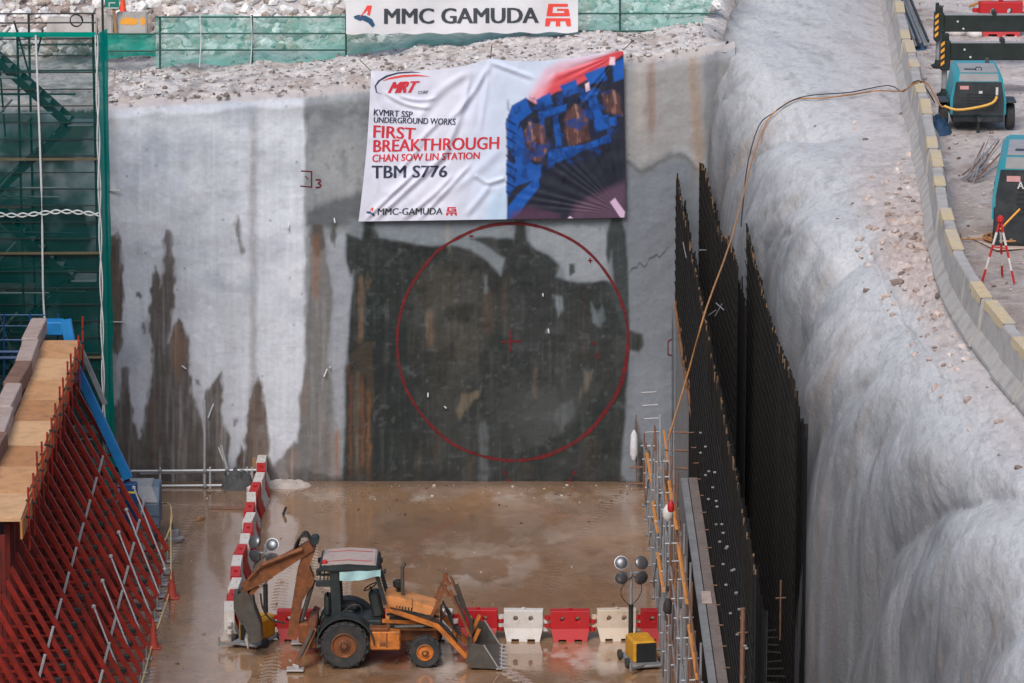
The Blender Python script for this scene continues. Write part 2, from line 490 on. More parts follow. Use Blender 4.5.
M['ink_blue'] = mat('steel_blue_ink', L4(40, 78, 112), 0.6, var=0.06)
M['vinyl'] = mat('banner_vinyl', None, 0.6, var=0.03, attr='Col', spec=0.3)
M['board'] = mat('white_sign_sheet', L4(214, 214, 218), 0.6, var=0.05, vscale=1.5, dirt=L4(186, 180, 176), dirt_amt=0.4, dirt_scale=1.5)
M['red_spray'] = mat('red_spray_paint', L4(102, 18, 24), 0.85, var=0.4, vscale=8, dirt=L4(70, 44, 44), dirt_amt=0.7, dirt_scale=3)
M['foam'] = mat('pale_slurry', L4(176, 166, 160), 0.8, var=0.15, bump=0.02)
M['sign_green'] = mat('green_sign_face', L4(0, 110, 96), 0.5, var=0.05)
M['timber'] = mat('rough_timber', L4(150, 116, 84), 0.8, var=0.2, bump=0.004)
M['sandbag'] = mat('white_woven_sack', L4(206, 200, 198), 0.9, var=0.12, vscale=5, bump=0.01)

# ================================================================ HEADWALL
def crest_px(x):   # photo row of the wall's crest
    return np.interp(x, [-60, 105, 180, 256, 305, 365, 490, 623, 660, 700, 730, 800], [106, 106, 101, 96, 93, 88, 72, 58, 57, 52, 44, 40])

def crest_z(xs):
    q = 525 + np.asarray(xs, float) * 36.0
    return np.array([at(float(p), float(crest_px(p) + 2.5 * fbm(np.array([p * .05]), np.array([1.]), 4, 3)[0] + 1.5 * math.sin(p * .07)), Y=0).z for p in q])

def wall_relief(x, z):
    return 0.055 * fbm(x * 0.7, z * 0.5, 3, 5) + 0.02 * fbm(x * 3, z * 3, 3, 9)

def headwall():
    nx, nz = 690, 420
    xs = np.linspace(-15.5, 5.75, nx)
    pxs = 525 + xs * 36.0
    ztop = crest_z(xs)
    t = np.linspace(0, 1, nz)
    X = np.repeat(xs[:, None], nz, 1)
    Z = -0.4 + (ztop[:, None] + 0.4) * t[None, :]
    Y = -wall_relief(X, Z)
    # crest rolls back
    k = sstep(-0.45, 0.0, Z - ztop[:, None]); Y = Y + 0.45 * k ** 2 + .05 * k * fbm(X * 3, Z * 3, 3, 15)
    # right-hand end turns to meet the bank
    Y = Y + 0.3 * sstep(4.9, 5.75, X) ** 2
    P = np.stack([X, Y, Z], -1)
    px, py = to_px(P.reshape(-1, 3)); px = px.reshape(X.shape); py = py.reshape(X.shape)
    qx = px + 3.0 * fbm(px * .09, py * .05, 3, 21); qy = py + 4.0 * fbm(px * .12, py * .06, 3, 22)
    wx = px + 2.0 * fbm(px * .2, py * .1, 2, 23)
    C = np.zeros(P.shape); W = np.zeros(X.shape)
    def put(m, c, wet=None):
        nonlocal C, W
        C = C * (1 - m[..., None]) + lin(c) * m[..., None]
        if wet is not None: W = W * (1 - m) + wet * m
    streak = fbm(px * .35, py * .02, 4, 31)            # vertical runs
    mott = fbm(px * .03, py * .03, 5, 33)
    C[:] = lin((201, 206, 215))
    C *= (1 + 0.10 * mott + 0.05 * streak)[..., None]
    put(0.45 * sstep(0.1, 0.6, fbm(px * .012, py * .02, 3, 36)), (164, 169, 182))
    put(sstep(12, -6, py - 118 + 6 * mott) * 0.35, (150, 150, 152))
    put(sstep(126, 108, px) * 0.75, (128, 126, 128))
    put(sstep(106, 96, px), (60, 62, 62), 0.3)  # wall behind the tower painted dark, standing in for the unlit interior
    put(np.exp(-((wx - 253) / 4.5) ** 2) * sstep(100, 120, py) * 0.55, (128, 120, 120))
    put(np.exp(-((wx - 232) / 12) ** 2) * 0.25 * sstep(150, 300, py), (150, 150, 156))
    # middle grey field right of the pour line
    put(sstep(302, 308, wx) * sstep(700, 660, px), (134, 138, 142))
    C *= (1 + 0.12 * sstep(302, 308, px) * mott)[..., None]
    put(sstep(302, 308, wx) * np.exp(-((py - 116 + 5 * mott) / 11) ** 2) * 0.75, (94, 98, 101))
    put(sstep(303, 309, wx) * np.exp(-((px - 338) / 24) ** 2 - ((py - 168) / 34) ** 2) * .75, (162, 164, 166))
    put(sstep(303, 309, wx) * sstep(.05, .5, fbm(px * .06, py * .05, 4, 37)) * .5, (156, 160, 163))
    put(sstep(303, 309, wx) * sstep(.1, .5, fbm(px * .07 + 5, py * .06, 4, 38)) * .5, (104, 108, 112))
    put(sstep(308, 300, wx) * sstep(.05, .5, fbm(px * .025 + 2, py * .018, 4, 39)) * .55, (158, 166, 180))
    put(sstep(308, 300, wx) * sstep(.1, .5, fbm(px * .03 + 8, py * .022, 4, 40)) * .5, (216, 219, 226))
    put(polymask(qx, qy, [(306, 210), (345, 195), (365, 190), (365, 226), (330, 228), (306, 226)], 5) * .85, (84, 88, 92))  # dark shadow arcs painted into the wall colour
    # right hand field
    put(sstep(612, 626, wx) * sstep(152, 168, qy - 6 * np.sin(px * .1)), (118, 124, 132))
    put(sstep(612, 626, wx) * sstep(174, 146, qy - 6 * np.sin(px * .1)), (146, 145, 145))
    put(sstep(624, 628, px) * np.exp(-((qy - 163 - 7 * np.sin(px * .1)) / 3.5) ** 2) * 0.75, (92, 94, 96))
    put(np.exp(-((wx - 651) / 4.5) ** 2) * sstep(150, 120, py) * 0.7, (132, 104, 92))
    put(np.exp(-((wx - 640) / 6) ** 2) * sstep(150, 120, py) * 0.5, (172, 164, 156))
    put(np.exp(-((wx - 692 - (py - 60) * .07) / 5) ** 2) * sstep(200, 150, py) * 0.75, (150, 128, 110))
    put(sstep(700, 708, wx) * sstep(722, 716, wx) * 0.7, (112, 116, 122))
    put(sstep(722, 730, wx), (150, 152, 156))
    put(sstep(628, 640, px) * sstep(672, 655, px) * sstep(330, 380, py) * 0.4, (140, 145, 154))
    # upper-middle field above the wet face
    put(sstep(340, 356, wx) * sstep(622, 612, wx) * sstep(215, 222, py), (116, 124, 130))
    # grey stain column
    put(polymask(qx, qy, [(313, 224), (321, 224), (327, 255), (332, 285), (330, 330), (328, 360), (331, 400), (336, 440), (347, 486), (264, 486),
                          (275, 462), (288, 448), (297, 440), (300, 402), (302, 380), (306, 356), (306, 330), (309, 300), (310, 262)], 2.2), (112, 112, 112), .4)
    put(np.clip(streak * 1.4, 0, 1) * polymask(px, py, [(300, 300), (332, 300), (345, 486), (264, 486), (300, 420)], 4) * .5, (150, 146, 142))
    put(polymask(qx, qy, [(330, 420), (347, 380), (350, 486), (330, 486)], 4) * .5, (140, 142, 146))
    # dark wet face
    DARK = [(347, 234), (362, 239), (366, 221), (373, 221), (378, 238), (405, 243), (432, 247), (452, 245), (470, 250), (488, 262), (501, 276),
            (505, 258), (480, 242), (470, 239), (482, 237), (514, 239), (516, 221), (525, 221), (527, 241), (535, 249), (550, 255), (559, 266),
            (556, 277), (566, 280), (577, 283), (592, 282), (605, 281), (612, 284), (616, 292), (612, 250), (609, 262), (606, 255), (607, 235), (612, 219),
            (622, 219), (626, 235), (628, 290), (629, 330), (642, 334), (643, 345), (638, 352), (629, 350), (628, 372), (626, 392), (625, 420), (622, 450), (620, 488), (343, 488), (345, 440), (346, 400), (345, 372),
            (349, 332), (352, 292), (354, 270), (350, 276), (346, 255), (345, 242)]
    md = polymask(qx * .35 + px * .65, qy * .35 + py * .65, DARK, 2.4)
    put(md, (62, 63, 62), .85)
    put(md * sstep(340, 372, px) * sstep(436, 402, px) * sstep(240, 280, py) * .75, (42, 50, 49), 1)
    put(md * np.exp(-((px - 455) / 32) ** 2) * np.exp(-((py - 330) / 60) ** 2) * (.75 + .5 * streak).clip(0, 1), (92, 84, 74), .6)
    put(md * np.exp(-((px - 545) / 42) ** 2) * np.exp(-((py - 415) / 40) ** 2) * .6, (98, 98, 97), .6)
    put(md * np.exp(-((px - 440) / 22) ** 2) * sstep(255, 275, py) * sstep(340, 300, py) * .6, (88, 78, 66), .6)
    put(md * sstep(0.25, 0.75, fbm(px * .05, py * .035, 4, 41)) * .5, (92, 92, 90), .5)
    put(md * sstep(0.1, 0.6, fbm(px * .04 + 9, py * .05, 4, 43)) * .6, (44, 51, 50), 1)
    put(md * np.clip(streak * 1.5 - .1, 0, 1) * .35, (96, 90, 84), .5)
    put(md * polymask(qx, qy, [(608, 218), (624, 218), (629, 300), (628, 345), (617, 320), (607, 280), (605, 250)], 3) * .8, (74, 79, 80), .6)
    put(md * polymask(qx, qy, [(500, 455), (540, 448), (575, 425), (600, 392), (612, 372), (600, 420), (575, 450), (530, 464)], 5) * .6, (42, 52, 50), 1)
    put(polymask(qx, qy, [(485, 338), (492, 328), (500, 330), (512, 338), (512, 352), (500, 352), (490, 348)], 4) * .8, (42, 52, 50), 1)
    put(polymask(qx, qy, [(329, 236), (345, 232), (348, 262), (352, 290), (347, 340), (345, 400), (342, 432), (336, 420), (331, 380), (333, 300)], 3) * .8, (152, 157, 166), .1)
    put(polymask(qx, qy, [(528, 226), (604, 226), (606, 250), (610, 280), (590, 281), (566, 279), (560, 262), (548, 250), (534, 246)], 3) * .75, (148, 154, 161), .1)
    put(polymask(qx, qy, [(372, 226), (510, 226), (512, 236), (470, 236), (440, 242), (400, 240), (378, 234)], 3) * .5, (132, 140, 147), .1)
    put(polymask(qx, qy, [(313, 224), (321, 224), (325, 246), (318, 256), (312, 246)], 2.5) * .7, (64, 56, 50), .5)
    # seepage runs, salt bloom and rust over the wet face
    run1 = fbm(px * .22, py * .014, 4, 121); run2 = fbm(px * .5 + 7, py * .02, 3, 123); cl = fbm(px * .045, py * .045, 5, 125)
    put(md * sstep(.2, .6, run1) * sstep(250, 300, py) * .4, (92, 88, 83), .5)
    put(md * sstep(.3, .7, run2) * sstep(.0, .5, cl) * .3, (116, 112, 106), .4)
    put(md * sstep(.3, .6, run2 * .6 - cl * .6) * .4, (92, 72, 58), .5)
    put(md * sstep(.15, .5, -cl + .3 * run1) * .55, (36, 42, 42), 1)
    put(md * sstep(.3, .55, fbm(px * .16, py * .16, 4, 127)) * .35, (112, 112, 110), .4)
    # pale islands in the wet face
    for pts, c, a in [([(553, 296), (561, 296), (563, 310), (559, 318), (555, 308)], (150, 154, 158), .9),
                   ([(591, 303), (596, 312), (602, 306), (604, 318), (600, 327), (592, 322)], (132, 138, 142), 1),
                   ([(541, 238), (556, 244), (552, 258), (542, 250)], (124, 130, 134), .6),
                   ([(484, 274), (487, 276), (487, 294), (484, 292)], (140, 142, 142), .8),
                   ([(547, 330), (549, 330), (549, 334), (546, 333)], (190, 190, 190), .9),
                   ([(461, 393), (480, 391), (478, 398), (470, 404), (460, 418), (456, 410)], (150, 128, 104), .8),
                   ([(480, 425), (486, 420), (488, 440), (488, 484), (480, 484)], (124, 124, 126), .85),
                   ([(584, 372), (592, 370), (588, 390), (580, 400)], (140, 124, 108), .7),
                   ([(560, 405), (572, 400), (576, 415), (562, 428), (552, 420)], (126, 126, 126), .6)]:
        put(polymask(wx, qy, pts, 2.6) * a * (.72 + .6 * streak).clip(.25, 1), c, .2)
    put(polymask(qx, qy, [(568, 263), (574, 262), (576, 272), (570, 276)], 1.5), (70, 74, 76), .6)
    # lower-left damp stains
    S = (98, 94, 92)
    put(polymask(qx, qy, [(108, 486), (112, 420), (122, 380), (140, 440), (150, 330), (172, 240), (190, 340), (204, 400), (222, 380), (232, 486)], 14) * .45, (158, 156, 158))
    put(polymask(qx, qy, [(238, 486), (244, 420), (257, 384), (268, 420), (282, 486)], 10) * .4, (158, 154, 154))
    put(sstep(400, 486, qy) * sstep(340, 280, px) * sstep(.0, .5, fbm(px * .05, py * .04, 4, 49)) * .5, (136, 130, 128))
    for pts, c in [([(107, 262), (111, 236), (117, 230), (121, 240), (123, 300), (121, 345), (117, 357), (112, 350), (107, 320)], (92, 85, 78)),
                   ([(112, 486), (112, 412), (121, 392), (123, 368), (127, 368), (129, 392), (133, 412), (138, 440), (142, 440), (144, 420), (148, 402), (153, 376), (152, 346), (149, 326), (150, 300),
                     (152, 276), (156, 264), (160, 272), (162, 286), (163, 268), (164, 240), (167, 229), (171, 233), (172, 250), (175, 264), (174, 302), (170, 322), (168, 342), (173, 328), (177, 317),
                     (184, 322), (188, 342), (190, 366), (191, 392), (201, 416), (204, 432), (203, 402), (206, 392), (214, 382), (222, 373), (222, 402), (223, 424), (230, 436), (228, 462), (228, 486)], S),
                   ([(244, 486), (246, 440), (248, 412), (253, 392), (257, 378), (262, 388), (264, 402), (268, 422), (269, 455), (274, 470), (276, 486)], (104, 92, 85)),
                   ([(234, 486), (237, 460), (241, 446), (245, 452), (246, 486)], (82, 70, 62)),
                   ([(235, 222), (237, 214), (241, 226), (243, 250), (241, 254), (238, 240)], (126, 126, 128)),
                   ([(142, 322), (146, 322), (146, 332), (143, 332)], (120, 120, 122)),
                   ([(137, 292), (140, 292), (140, 297), (137, 297)], (96, 96, 98)),
                   ([(197, 379), (200, 379), (200, 384), (197, 384)], (120, 120, 122)),
                   ([(233, 418), (236, 418), (236, 424), (233, 424)], (120, 118, 118)),
                   ([(331, 222), (335, 218), (337, 230), (334, 246), (331, 235)], (86, 90, 94))]:
        m = polymask(wx + 2.2 * fbm(px * .3, py * .1, 3, 57), qy, pts, 2.2)
        put(m, c, .45)
        put(m * np.clip(streak * 1.6, 0, 1) * .55, (136, 128, 122), .3)
        put(m * np.clip(-streak * 1.8, 0, 1) * .6, (80, 72, 66), .6)
        put(m * sstep(.1, .6, fbm(px * .06 + 3, py * .03, 4, 47)) * .55, (128, 126, 126), .2)
        put(m * sstep(.1, .7, mott) * .4, (86, 80, 76), .6)
    put(polymask(qx, qy, [(172, 330), (180, 322), (186, 345), (180, 380), (172, 370)], 4) * .45, (140, 104, 78), .3)
    # rust runs
    for (x, y0, y1, w_, c, a) in [(315, 236, 300, 4, (150, 98, 62), .85), (361, 275, 345, 3, (176, 142, 112), .9), (368, 276, 290, 1.6, (160, 120, 90), .8), (360, 276, 345, 1.4, (140, 70, 40), .8),
                                  (350, 362, 484, 1.6, (150, 84, 44), .9), (357, 370, 480, 4, (164, 130, 104), .75), (363, 376, 470, 2, (156, 90, 50), .8), (369, 388, 484, 2.4, (176, 118, 70), .9),
                                  (337, 428, 484, 2, (150, 84, 40), .95), (333, 430, 484, 2.5, (150, 128, 110), .6), (292, 446, 484, 5, (158, 120, 92), .8), (304, 380, 420, 4, (150, 110, 84), .5),
                                  (316, 450, 484, 3, (140, 104, 80), .6), (327, 420, 470, 3, (116, 84, 70), .5), (430, 308, 350, 2.6, (160, 120, 92), .85), (427, 310, 345, 1.2, (176, 150, 128), .7),
                                  (448, 222, 250, 2, (166, 152, 136), .8), (436, 428, 462, 2.6, (116, 84, 56), .7), (418, 450, 484, 4, (112, 100, 88), .7), (470, 455, 484, 3.4, (118, 96, 76), .7), (526, 462, 482, 3, (116, 92, 62), .6),
                                  (535, 365, 400, 2.5, (150, 122, 96), .7), (585, 290, 360, 3, (96, 76, 66), .5), (505, 270, 330, 5, (104, 82, 66), .5), (488, 290, 340, 5, (120, 84, 62), .5), (563, 352, 390, 3, (118, 108, 98), .6),
                                  (590, 430, 484, 7, (84, 68, 56), .6), (152, 400, 470, 3, (112, 82, 66), .6), (158, 380, 470, 4, (82, 68, 60), .6), (126, 390, 480, 3, (80, 66, 58), .7), (163, 260, 330, 3, (122, 116, 108), .5),
                                  (117, 250, 330, 3, (104, 86, 70), .6), (254, 400, 484, 3, (128, 100, 84), .5), (262, 430, 484, 3, (120, 92, 76), .5), (222, 430, 480, 3, (132, 118, 110), .5), (180, 430, 484, 5, (124, 110, 100), .5),
                                  (447, 345, 440, 8, (84, 78, 70), .4), (560, 440, 484, 6, (78, 70, 62), .5)]:
        m = np.exp(-((wx - x) / w_) ** 2) * sstep(y0 - 4, y0 + 6, qy) * sstep(y1 + 6, y1 - 10, qy) * (0.7 + .5 * streak).clip(0, 1)
        put(m * a * .72, c, .3)
    # orange wash and angular brown pour left of the circle
    put(polymask(px, py, [(348, 358), (358, 346), (372, 340), (374, 400), (370, 398), (366, 376), (354, 362)], 1.2) * .8, (84, 70, 58), .6)
    # foot of the wall: splash line
    put(sstep(462, 478, qy) * .55 * sstep(0, .3, fbm(px * .06, py * .1, 3, 51) + .25) * sstep(-20, 100, px), (60, 54, 50), .8)
    put(sstep(478, 484, qy) * .8, (52, 46, 42), .9)
    put(polymask(qx, qy, [(637, 486), (638, 470), (634, 455), (640, 444), (650, 452), (656, 468), (656, 486)], 3) * .85, (52, 46, 40), .8)
    put(polymask(qx, qy, [(633, 452), (636, 420), (639, 422), (641, 452)], 1.5) * .8, (80, 82, 84), .5)
    C *= 1 - md[..., None] * np.array([.40, .32, .29])
    # joint, cracks and pin holes
    put(np.exp(-((px - 672.8) / .8) ** 2) * sstep(300, 330, py) * .9, (34, 36, 38))
    put(np.exp(-((px - 305.5 - 1.2 * np.sin(py * .05)) / 1.2) ** 2) * sstep(330, 200, py) * .25, (110, 110, 112))
    crack = py - (272 - (px - 630) * .62 + 5 * fbm(px * .2, 0 * py, 2, 61))
    put(np.exp(-(crack / 1.0) ** 2) * sstep(626, 632, px) * sstep(672, 664, px) * .8, (48, 50, 52))
    hole = rng.random((60, 2)) * [520, 380] + [110, 100]
    for hx, hy in hole:
        put(polymask(px, py, [(hx - .9, hy - 1), (hx + .9, hy - 1), (hx + .9, hy + 1), (hx - .9, hy + 1)], .8) * .6, (96, 96, 98))
    fine = fbm(px * .5, py * .5, 3, 71)
    put(np.clip(fbm(px * .25, py * .012, 3, 73) - .15, 0, 1) * sstep(330, 290, px) * sstep(110, 125, px) * .5, (214, 216, 224))
    C *= (1 + 0.05 * fine + 0.05 * streak)[..., None]
    # crest rubble colour
    put(sstep(7, 2, py - crest_px(px) + 3 * fine) * .85, (176, 168, 166))
    root = thing('headwall', 'tall grey shotcrete end wall with dark wet patches behind the red circle', 'wall', (0, 0, 0))
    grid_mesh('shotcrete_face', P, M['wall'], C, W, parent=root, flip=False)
    # sprayed circle
    def on_wall(px_, py_, off=0.012):
        p = at(px_, py_, Y=0)
        y = -float(wall_relief(np.array([p.x]), np.array([p.z]))[0]) - off
        return at(px_, py_, Y=y)
    mb = MB(); n = 220
    ring = []
    for i in range(n):
        a = 2 * math.pi * i / n
        nx_ = mnoise.noise(Vector((math.cos(a) * 3, math.sin(a) * 3, 0)))
        n2 = mnoise.noise(Vector((math.cos(a) * 14, math.sin(a) * 14, 5)))
        rx = 115.5 + 1.2 * nx_; ry = 118.5 + 1.2 * nx_
        wd = 1.45 + 0.6 * n2 + (0.5 if math.cos(a) > 0.2 and math.sin(a) > 0 else 0)
        for s_ in (-1, 1):
            mb.v.append(tuple(on_wall(512.5 + (rx + s_ * wd) * math.cos(a), 342 + (ry + s_ * wd) * math.sin(a))))
    for i in range(n):
        j = (i + 1) % n
        mb.f.append((2 * i, 2 * i + 1, 2 * j + 1, 2 * j)); mb.mi.append(0)
    def stroke(mb, pts, wd):
        for (a, b) in zip(pts[:-1], pts[1:]):
            dx, dy = b[0] - a[0], b[1] - a[1]; l = math.hypot(dx, dy); nx_, ny_ = -dy / l * wd / 2, dx / l * wd / 2
            vs = [on_wall(a[0] + nx_, a[1] + ny_, .014), on_wall(a[0] - nx_, a[1] - ny_, .014), on_wall(b[0] - nx_, b[1] - ny_, .014), on_wall(b[0] + nx_, b[1] + ny_, .014)]
            mb.add(vs, [(0, 1, 2, 3)])
    build(mb, 'painted_circle', M['red_spray'], root)
    mb = MB()
    stroke(mb, [(501, 342), (521, 341)], 2.0); stroke(mb, [(511, 330), (510.6, 341)], 2.0); stroke(mb, [(510.6, 342), (510, 352)], 2.0)
    build(mb, 'painted_cross', M['red_spray'], root)
    mb = MB()
    stroke(mb, [(301, 171), (312, 171.5)], 1.2); stroke(mb, [(311.5, 171), (311.5, 187)], 1.3); stroke(mb, [(312, 187), (300, 186)], 1.2); stroke(mb, [(305, 176), (308, 179)], 1.0)
    stroke(mb, [(315.5, 180), (320, 179.5), (320.5, 181.5), (318, 183.2), (321, 185), (320, 187.3), (315.5, 187.5)], 1.4)
    build(mb, 'painted_survey_mark', M['red_spray'], root)
    mb = MB()
    stroke(mb, [(668, 341), (668, 355)], 1.2); stroke(mb, [(668, 355), (672, 355)], 1.2); stroke(mb, [(668, 341), (672, 339)], 1.2)
    for (x, y, l) in [(471, 235, 2), (590, 258, 5), (597, 352, 7), (594, 341, 5), (505, 470, 6), (508, 478, 5), (574, 470, 6), (570, 478, 4)]:
        stroke(mb, [(x, y), (x + .4, y + l)], 1.5); stroke(mb, [(x - 2, y + l / 2), (x + 2.5, y + l / 2)], 1.2)
    build(mb, 'painted_tick_marks', M['red_spray'], root)
    # protruding pins and drain pipes
    for (x0, y0, x1, y1) in [(215, 400, 208, 418), (328, 367, 324, 377), (216, 440, 226, 468), (331, 372, 330, 367), (181, 365, 186, 369), (428, 392, 428, 397), (444, 406, 446, 408), (548, 328, 549, 333),
                             (334, 217, 335, 223), (543, 293, 543, 296), (289, 222, 288, 229), (100, 190, 120, 190.5), (100, 322, 124, 322)]:
        a = on_wall(x0, y0, -.05); b = on_wall(x1, y1, .12)
        m_ = MB(); m_.bar(a, b, 0.022, 6)
        build(m_, 'drain_pin', M['rope_white'], root)
    return root, on_wall
HEADWALL, on_wall = headwall()

# ================================================================ PIT FLOOR
def floor_mat():
    m = bpy.data.materials.new('wet_mud')
    m.use_nodes = True
    n = m.node_tree.nodes; l = m.node_tree.links; b = n['Principled BSDF']
    geo = n.new('ShaderNodeNewGeometry')
    a = n.new('ShaderNodeAttribute'); a.attribute_name = 'Col'
    nz = n.new('ShaderNodeTexNoise'); nz.inputs['Scale'].default_value = 2.2; nz.inputs['Detail'].default_value = 8; nz.inputs['Roughness'].default_value = .65
    l.new(geo.outputs['Position'], nz.inputs['Vector'])
    mr = n.new('ShaderNodeMapRange'); mr.inputs['From Min'].default_value = .3; mr.inputs['From Max'].default_value = .7
    mr.inputs['To Min'].default_value = .86; mr.inputs['To Max'].default_value = 1.14
    l.new(nz.outputs[0], mr.inputs[0])
    mx = n.new('ShaderNodeMix'); mx.data_type = 'RGBA'; mx.blend_type = 'MULTIPLY'; mx.inputs[0].default_value = 1
    l.new(a.outputs['Color'], mx.inputs[6]); l.new(mr.outputs[0], mx.inputs[7]); l.new(mx.outputs[2], b.inputs['Base Color'])
    aw = n.new('ShaderNodeAttribute'); aw.attribute_name = 'wet'
    rr = n.new('ShaderNodeMapRange'); rr.inputs['To Min'].default_value = .42; rr.inputs['To Max'].default_value = .05
    l.new(aw.outputs['Fac'], rr.inputs[0]); l.new(rr.outputs[0], b.inputs['Roughness'])
    nb = n.new('ShaderNodeTexNoise'); nb.inputs['Scale'].default_value = 6; nb.inputs['Detail'].default_value = 6
    l.new(geo.outputs['Position'], nb.inputs['Vector'])
    ds = n.new('ShaderNodeMapRange'); ds.inputs['To Min'].default_value = .022; ds.inputs['To Max'].default_value = .0008
    l.new(aw.outputs['Fac'], ds.inputs[0])
    bp = n.new('ShaderNodeBump'); bp.inputs['Strength'].default_value = 1
    l.new(nb.outputs[0], bp.inputs['Height']); l.new(ds.outputs[0], bp.inputs['Distance'])
    l.new(bp.outputs[0], b.inputs['Normal'])
    b.inputs['Specular IOR Level'].default_value = 1.0
    b.inputs['Coat Roughness'].default_value = .03; b.inputs['Coat IOR'].default_value = 1.45
    cw = n.new('ShaderNodeMath'); cw.operation = 'MULTIPLY'; cw.inputs[1].default_value = .6; l.new(aw.outputs['Fac'], cw.inputs[0]); l.new(cw.outputs[0], b.inputs['Coat Weight'])
    return m
M['floor'] = floor_mat()

def pit_floor():
    xs = np.linspace(-16, 9, 520); ys = np.concatenate([np.linspace(-70, -24.1, 160), np.linspace(-24, .6, 800)])
    X, Y = np.meshgrid(xs, ys, indexing='ij')
    big = fbm(X * .22 + 3, Y * .16, 4, 81)
    Z = 0.0 + 0.006 * fbm(X * .8, Y * .8, 3, 83)
    rut = 0 * X
    for (x0, a, b, amp, ph) in [(-5.0, .10, .0, .6, 0), (-6.5, .10, .0, .6, 0), (-1.2, -.12, .05, 1.6, 2), (-2.8, -.12, .05, 1.6, 2), (1.2, .05, .1, .9, 4), (-9.0, .02, 0, .3, 1)]:
        xc = x0 + a * (Y + 18) + amp * np.sin((Y + ph) * .22)
        rut = np.maximum(rut, np.exp(-((X - xc) / .16) ** 2) * (.75 + .25 * np.sign(np.sin((Y + np.abs(X - xc) * 1.2) * 22))))
    rut = rut * sstep(-.3, .2, fbm(X * .3, Y * .2, 3, 95))
    Z = Z - .03 * rut
    P = np.stack([X, Y, Z], -1)
    px, py = to_px(P.reshape(-1, 3)); px = px.reshape(X.shape); py = py.reshape(X.shape)
    C = np.zeros(P.shape); C[:] = lin((150, 116, 85))
    Wt = sstep(-.35, .15, big + .25)
    def put(m, c, wet=None):
        nonlocal C, Wt
        C = C * (1 - m[..., None]) + lin(c) * m[..., None]
        if wet is not None: Wt = Wt * (1 - m) + wet * m
    n1 = fbm(X * .5, Y * .22, 5, 85); n2 = fbm(X * .35 + 5, Y * .3, 4, 87)
    put(sstep(.0, .45, n1) * .65, (166, 142, 126))
    put(sstep(.1, .5, n2) * .55, (126, 92, 70))
    # silt bars: pale dry streaks on the floor, by region
    silt = sstep(-.05, .3, fbm(X * 1.1, Y * .55, 6, 91, .62))
    for (cx, cy, rx, ry, a) in [(460, 570, 80, 20, .7), (420, 497, 190, 5, .75), (560, 540, 120, 12, .35), (560, 660, 130, 18, .8), (430, 672, 90, 12, .7), (600, 500, 60, 8, .3), (300, 650, 60, 20, .3), (190, 540, 40, 30, .35)]:
        m = np.exp(-((px - cx) / rx) ** 2 - ((py - cy) / ry) ** 2)
        put(m * silt * a, (196, 182, 170), .3)
    put(np.exp(-((px - 540) / 110) ** 2 - ((py - 598) / 14) ** 2) * .7, (136, 98, 72), 1)
    put(np.exp(-((px - 430) / 150) ** 2 - ((py - 525) / 16) ** 2) * .5, (132, 102, 82), 1)
    put(sstep(238, 222, px - (py - 475) * -.23 - 20) * .45, (132, 112, 98), .6)
    put(sstep(490, 483, py) * .6, (104, 82, 66), .9)
    put(sstep(.35, .6, fbm(X * 2.2, Y * 1.2, 3, 93)) * .35, (108, 86, 70))
    put(rut * .35, (112, 88, 72))
    C *= (1 + .10 * fbm(X * 3, Y * 1.8, 4, 97))[..., None]
    o = grid_mesh('pit_floor', P, M['floor'], C, Wt)
    return tagp(o, 'wet muddy brown pit floor with puddles', None, None, 'structure')
pit_floor()

# heap of pale slurry at the foot of the wall
def heap(name, label, cat, c, rx, ry, h, m, seed=0, n=28, lump=.5):
    mb = MB()
    u = np.linspace(-1, 1, n)
    vs = []
    for i in range(n):
        for j in range(n):
            a, b = u[i], u[j]
            r = math.hypot(a, b)
            z = h * max(0, 1 - r ** (2 + 1.6 * lump)) * (1 + lump * mnoise.noise(Vector((a * 3 + seed, b * 3, seed))) + lump * .35 * mnoise.noise(Vector((a * 7, b * 7 + seed, seed)))) - .02
            vs.append((c[0] + a * rx, c[1] + b * ry, c[2] + z + .03 * mnoise.noise(Vector((a * 9, b * 9, seed)))))
    fs = [(i * n + j, (i + 1) * n + j, (i + 1) * n + j + 1, i * n + j + 1) for i in range(n - 1) for j in range(n - 1)]
    mb.add(vs, fs)
    return tagp(build(mb, name, m, base=c, smooth=True), label, cat)
p = at(285, 488, Z=0)
heap('slurry_heap', 'low pale heap of slurry at the foot of the wall beside the striped barriers', 'heap', (p.x, -.45, 0), .75, .42, .16, M['foam'], 3)

# ================================================================ UPPER BENCH BEHIND THE WALL
def bench_z0(x):
    pxs = 525 + x * 36.0
    return np.interp(pxs, [-100, 105, 180, 256, 305, 365, 490, 623, 660, 700, 760], [10.5, 10.55, 10.7, 10.85, 10.95, 11.08, 11.5, 11.88, 11.9, 12.0, 12.1])

BX = np.linspace(-17, 8, 300)
BZ = crest_z(BX)
def bench_h(X, Y):
    z0 = np.interp(X[:, 0] if X.ndim == 2 else X, BX, BZ)
    z0 = z0[:, None] if X.ndim == 2 else z0
    rise = np.interp(Y, [0, 1.5, 4.5, 6.5, 9, 14, 40], [-.03, .12, .25, .35, .9, 2.2, 6])
    rise = rise - .35 * sstep(490, 640, 525 + X * 36) * sstep(2, 6, Y)
    r1 = fbm(X * .9, Y * .9, 5, 101, .58)
    ridg = 1 - np.abs(fbm(X * 1.1 + 4, Y * 1.4, 4, 103))
    amp = .17 + .12 * sstep(5, 9, Y)
    return z0 + rise + amp * sstep(.2, .8, Y) * (r1 + .6 * (ridg - .7)) + .03 * fbm(X * 5, Y * 5, 3, 105)

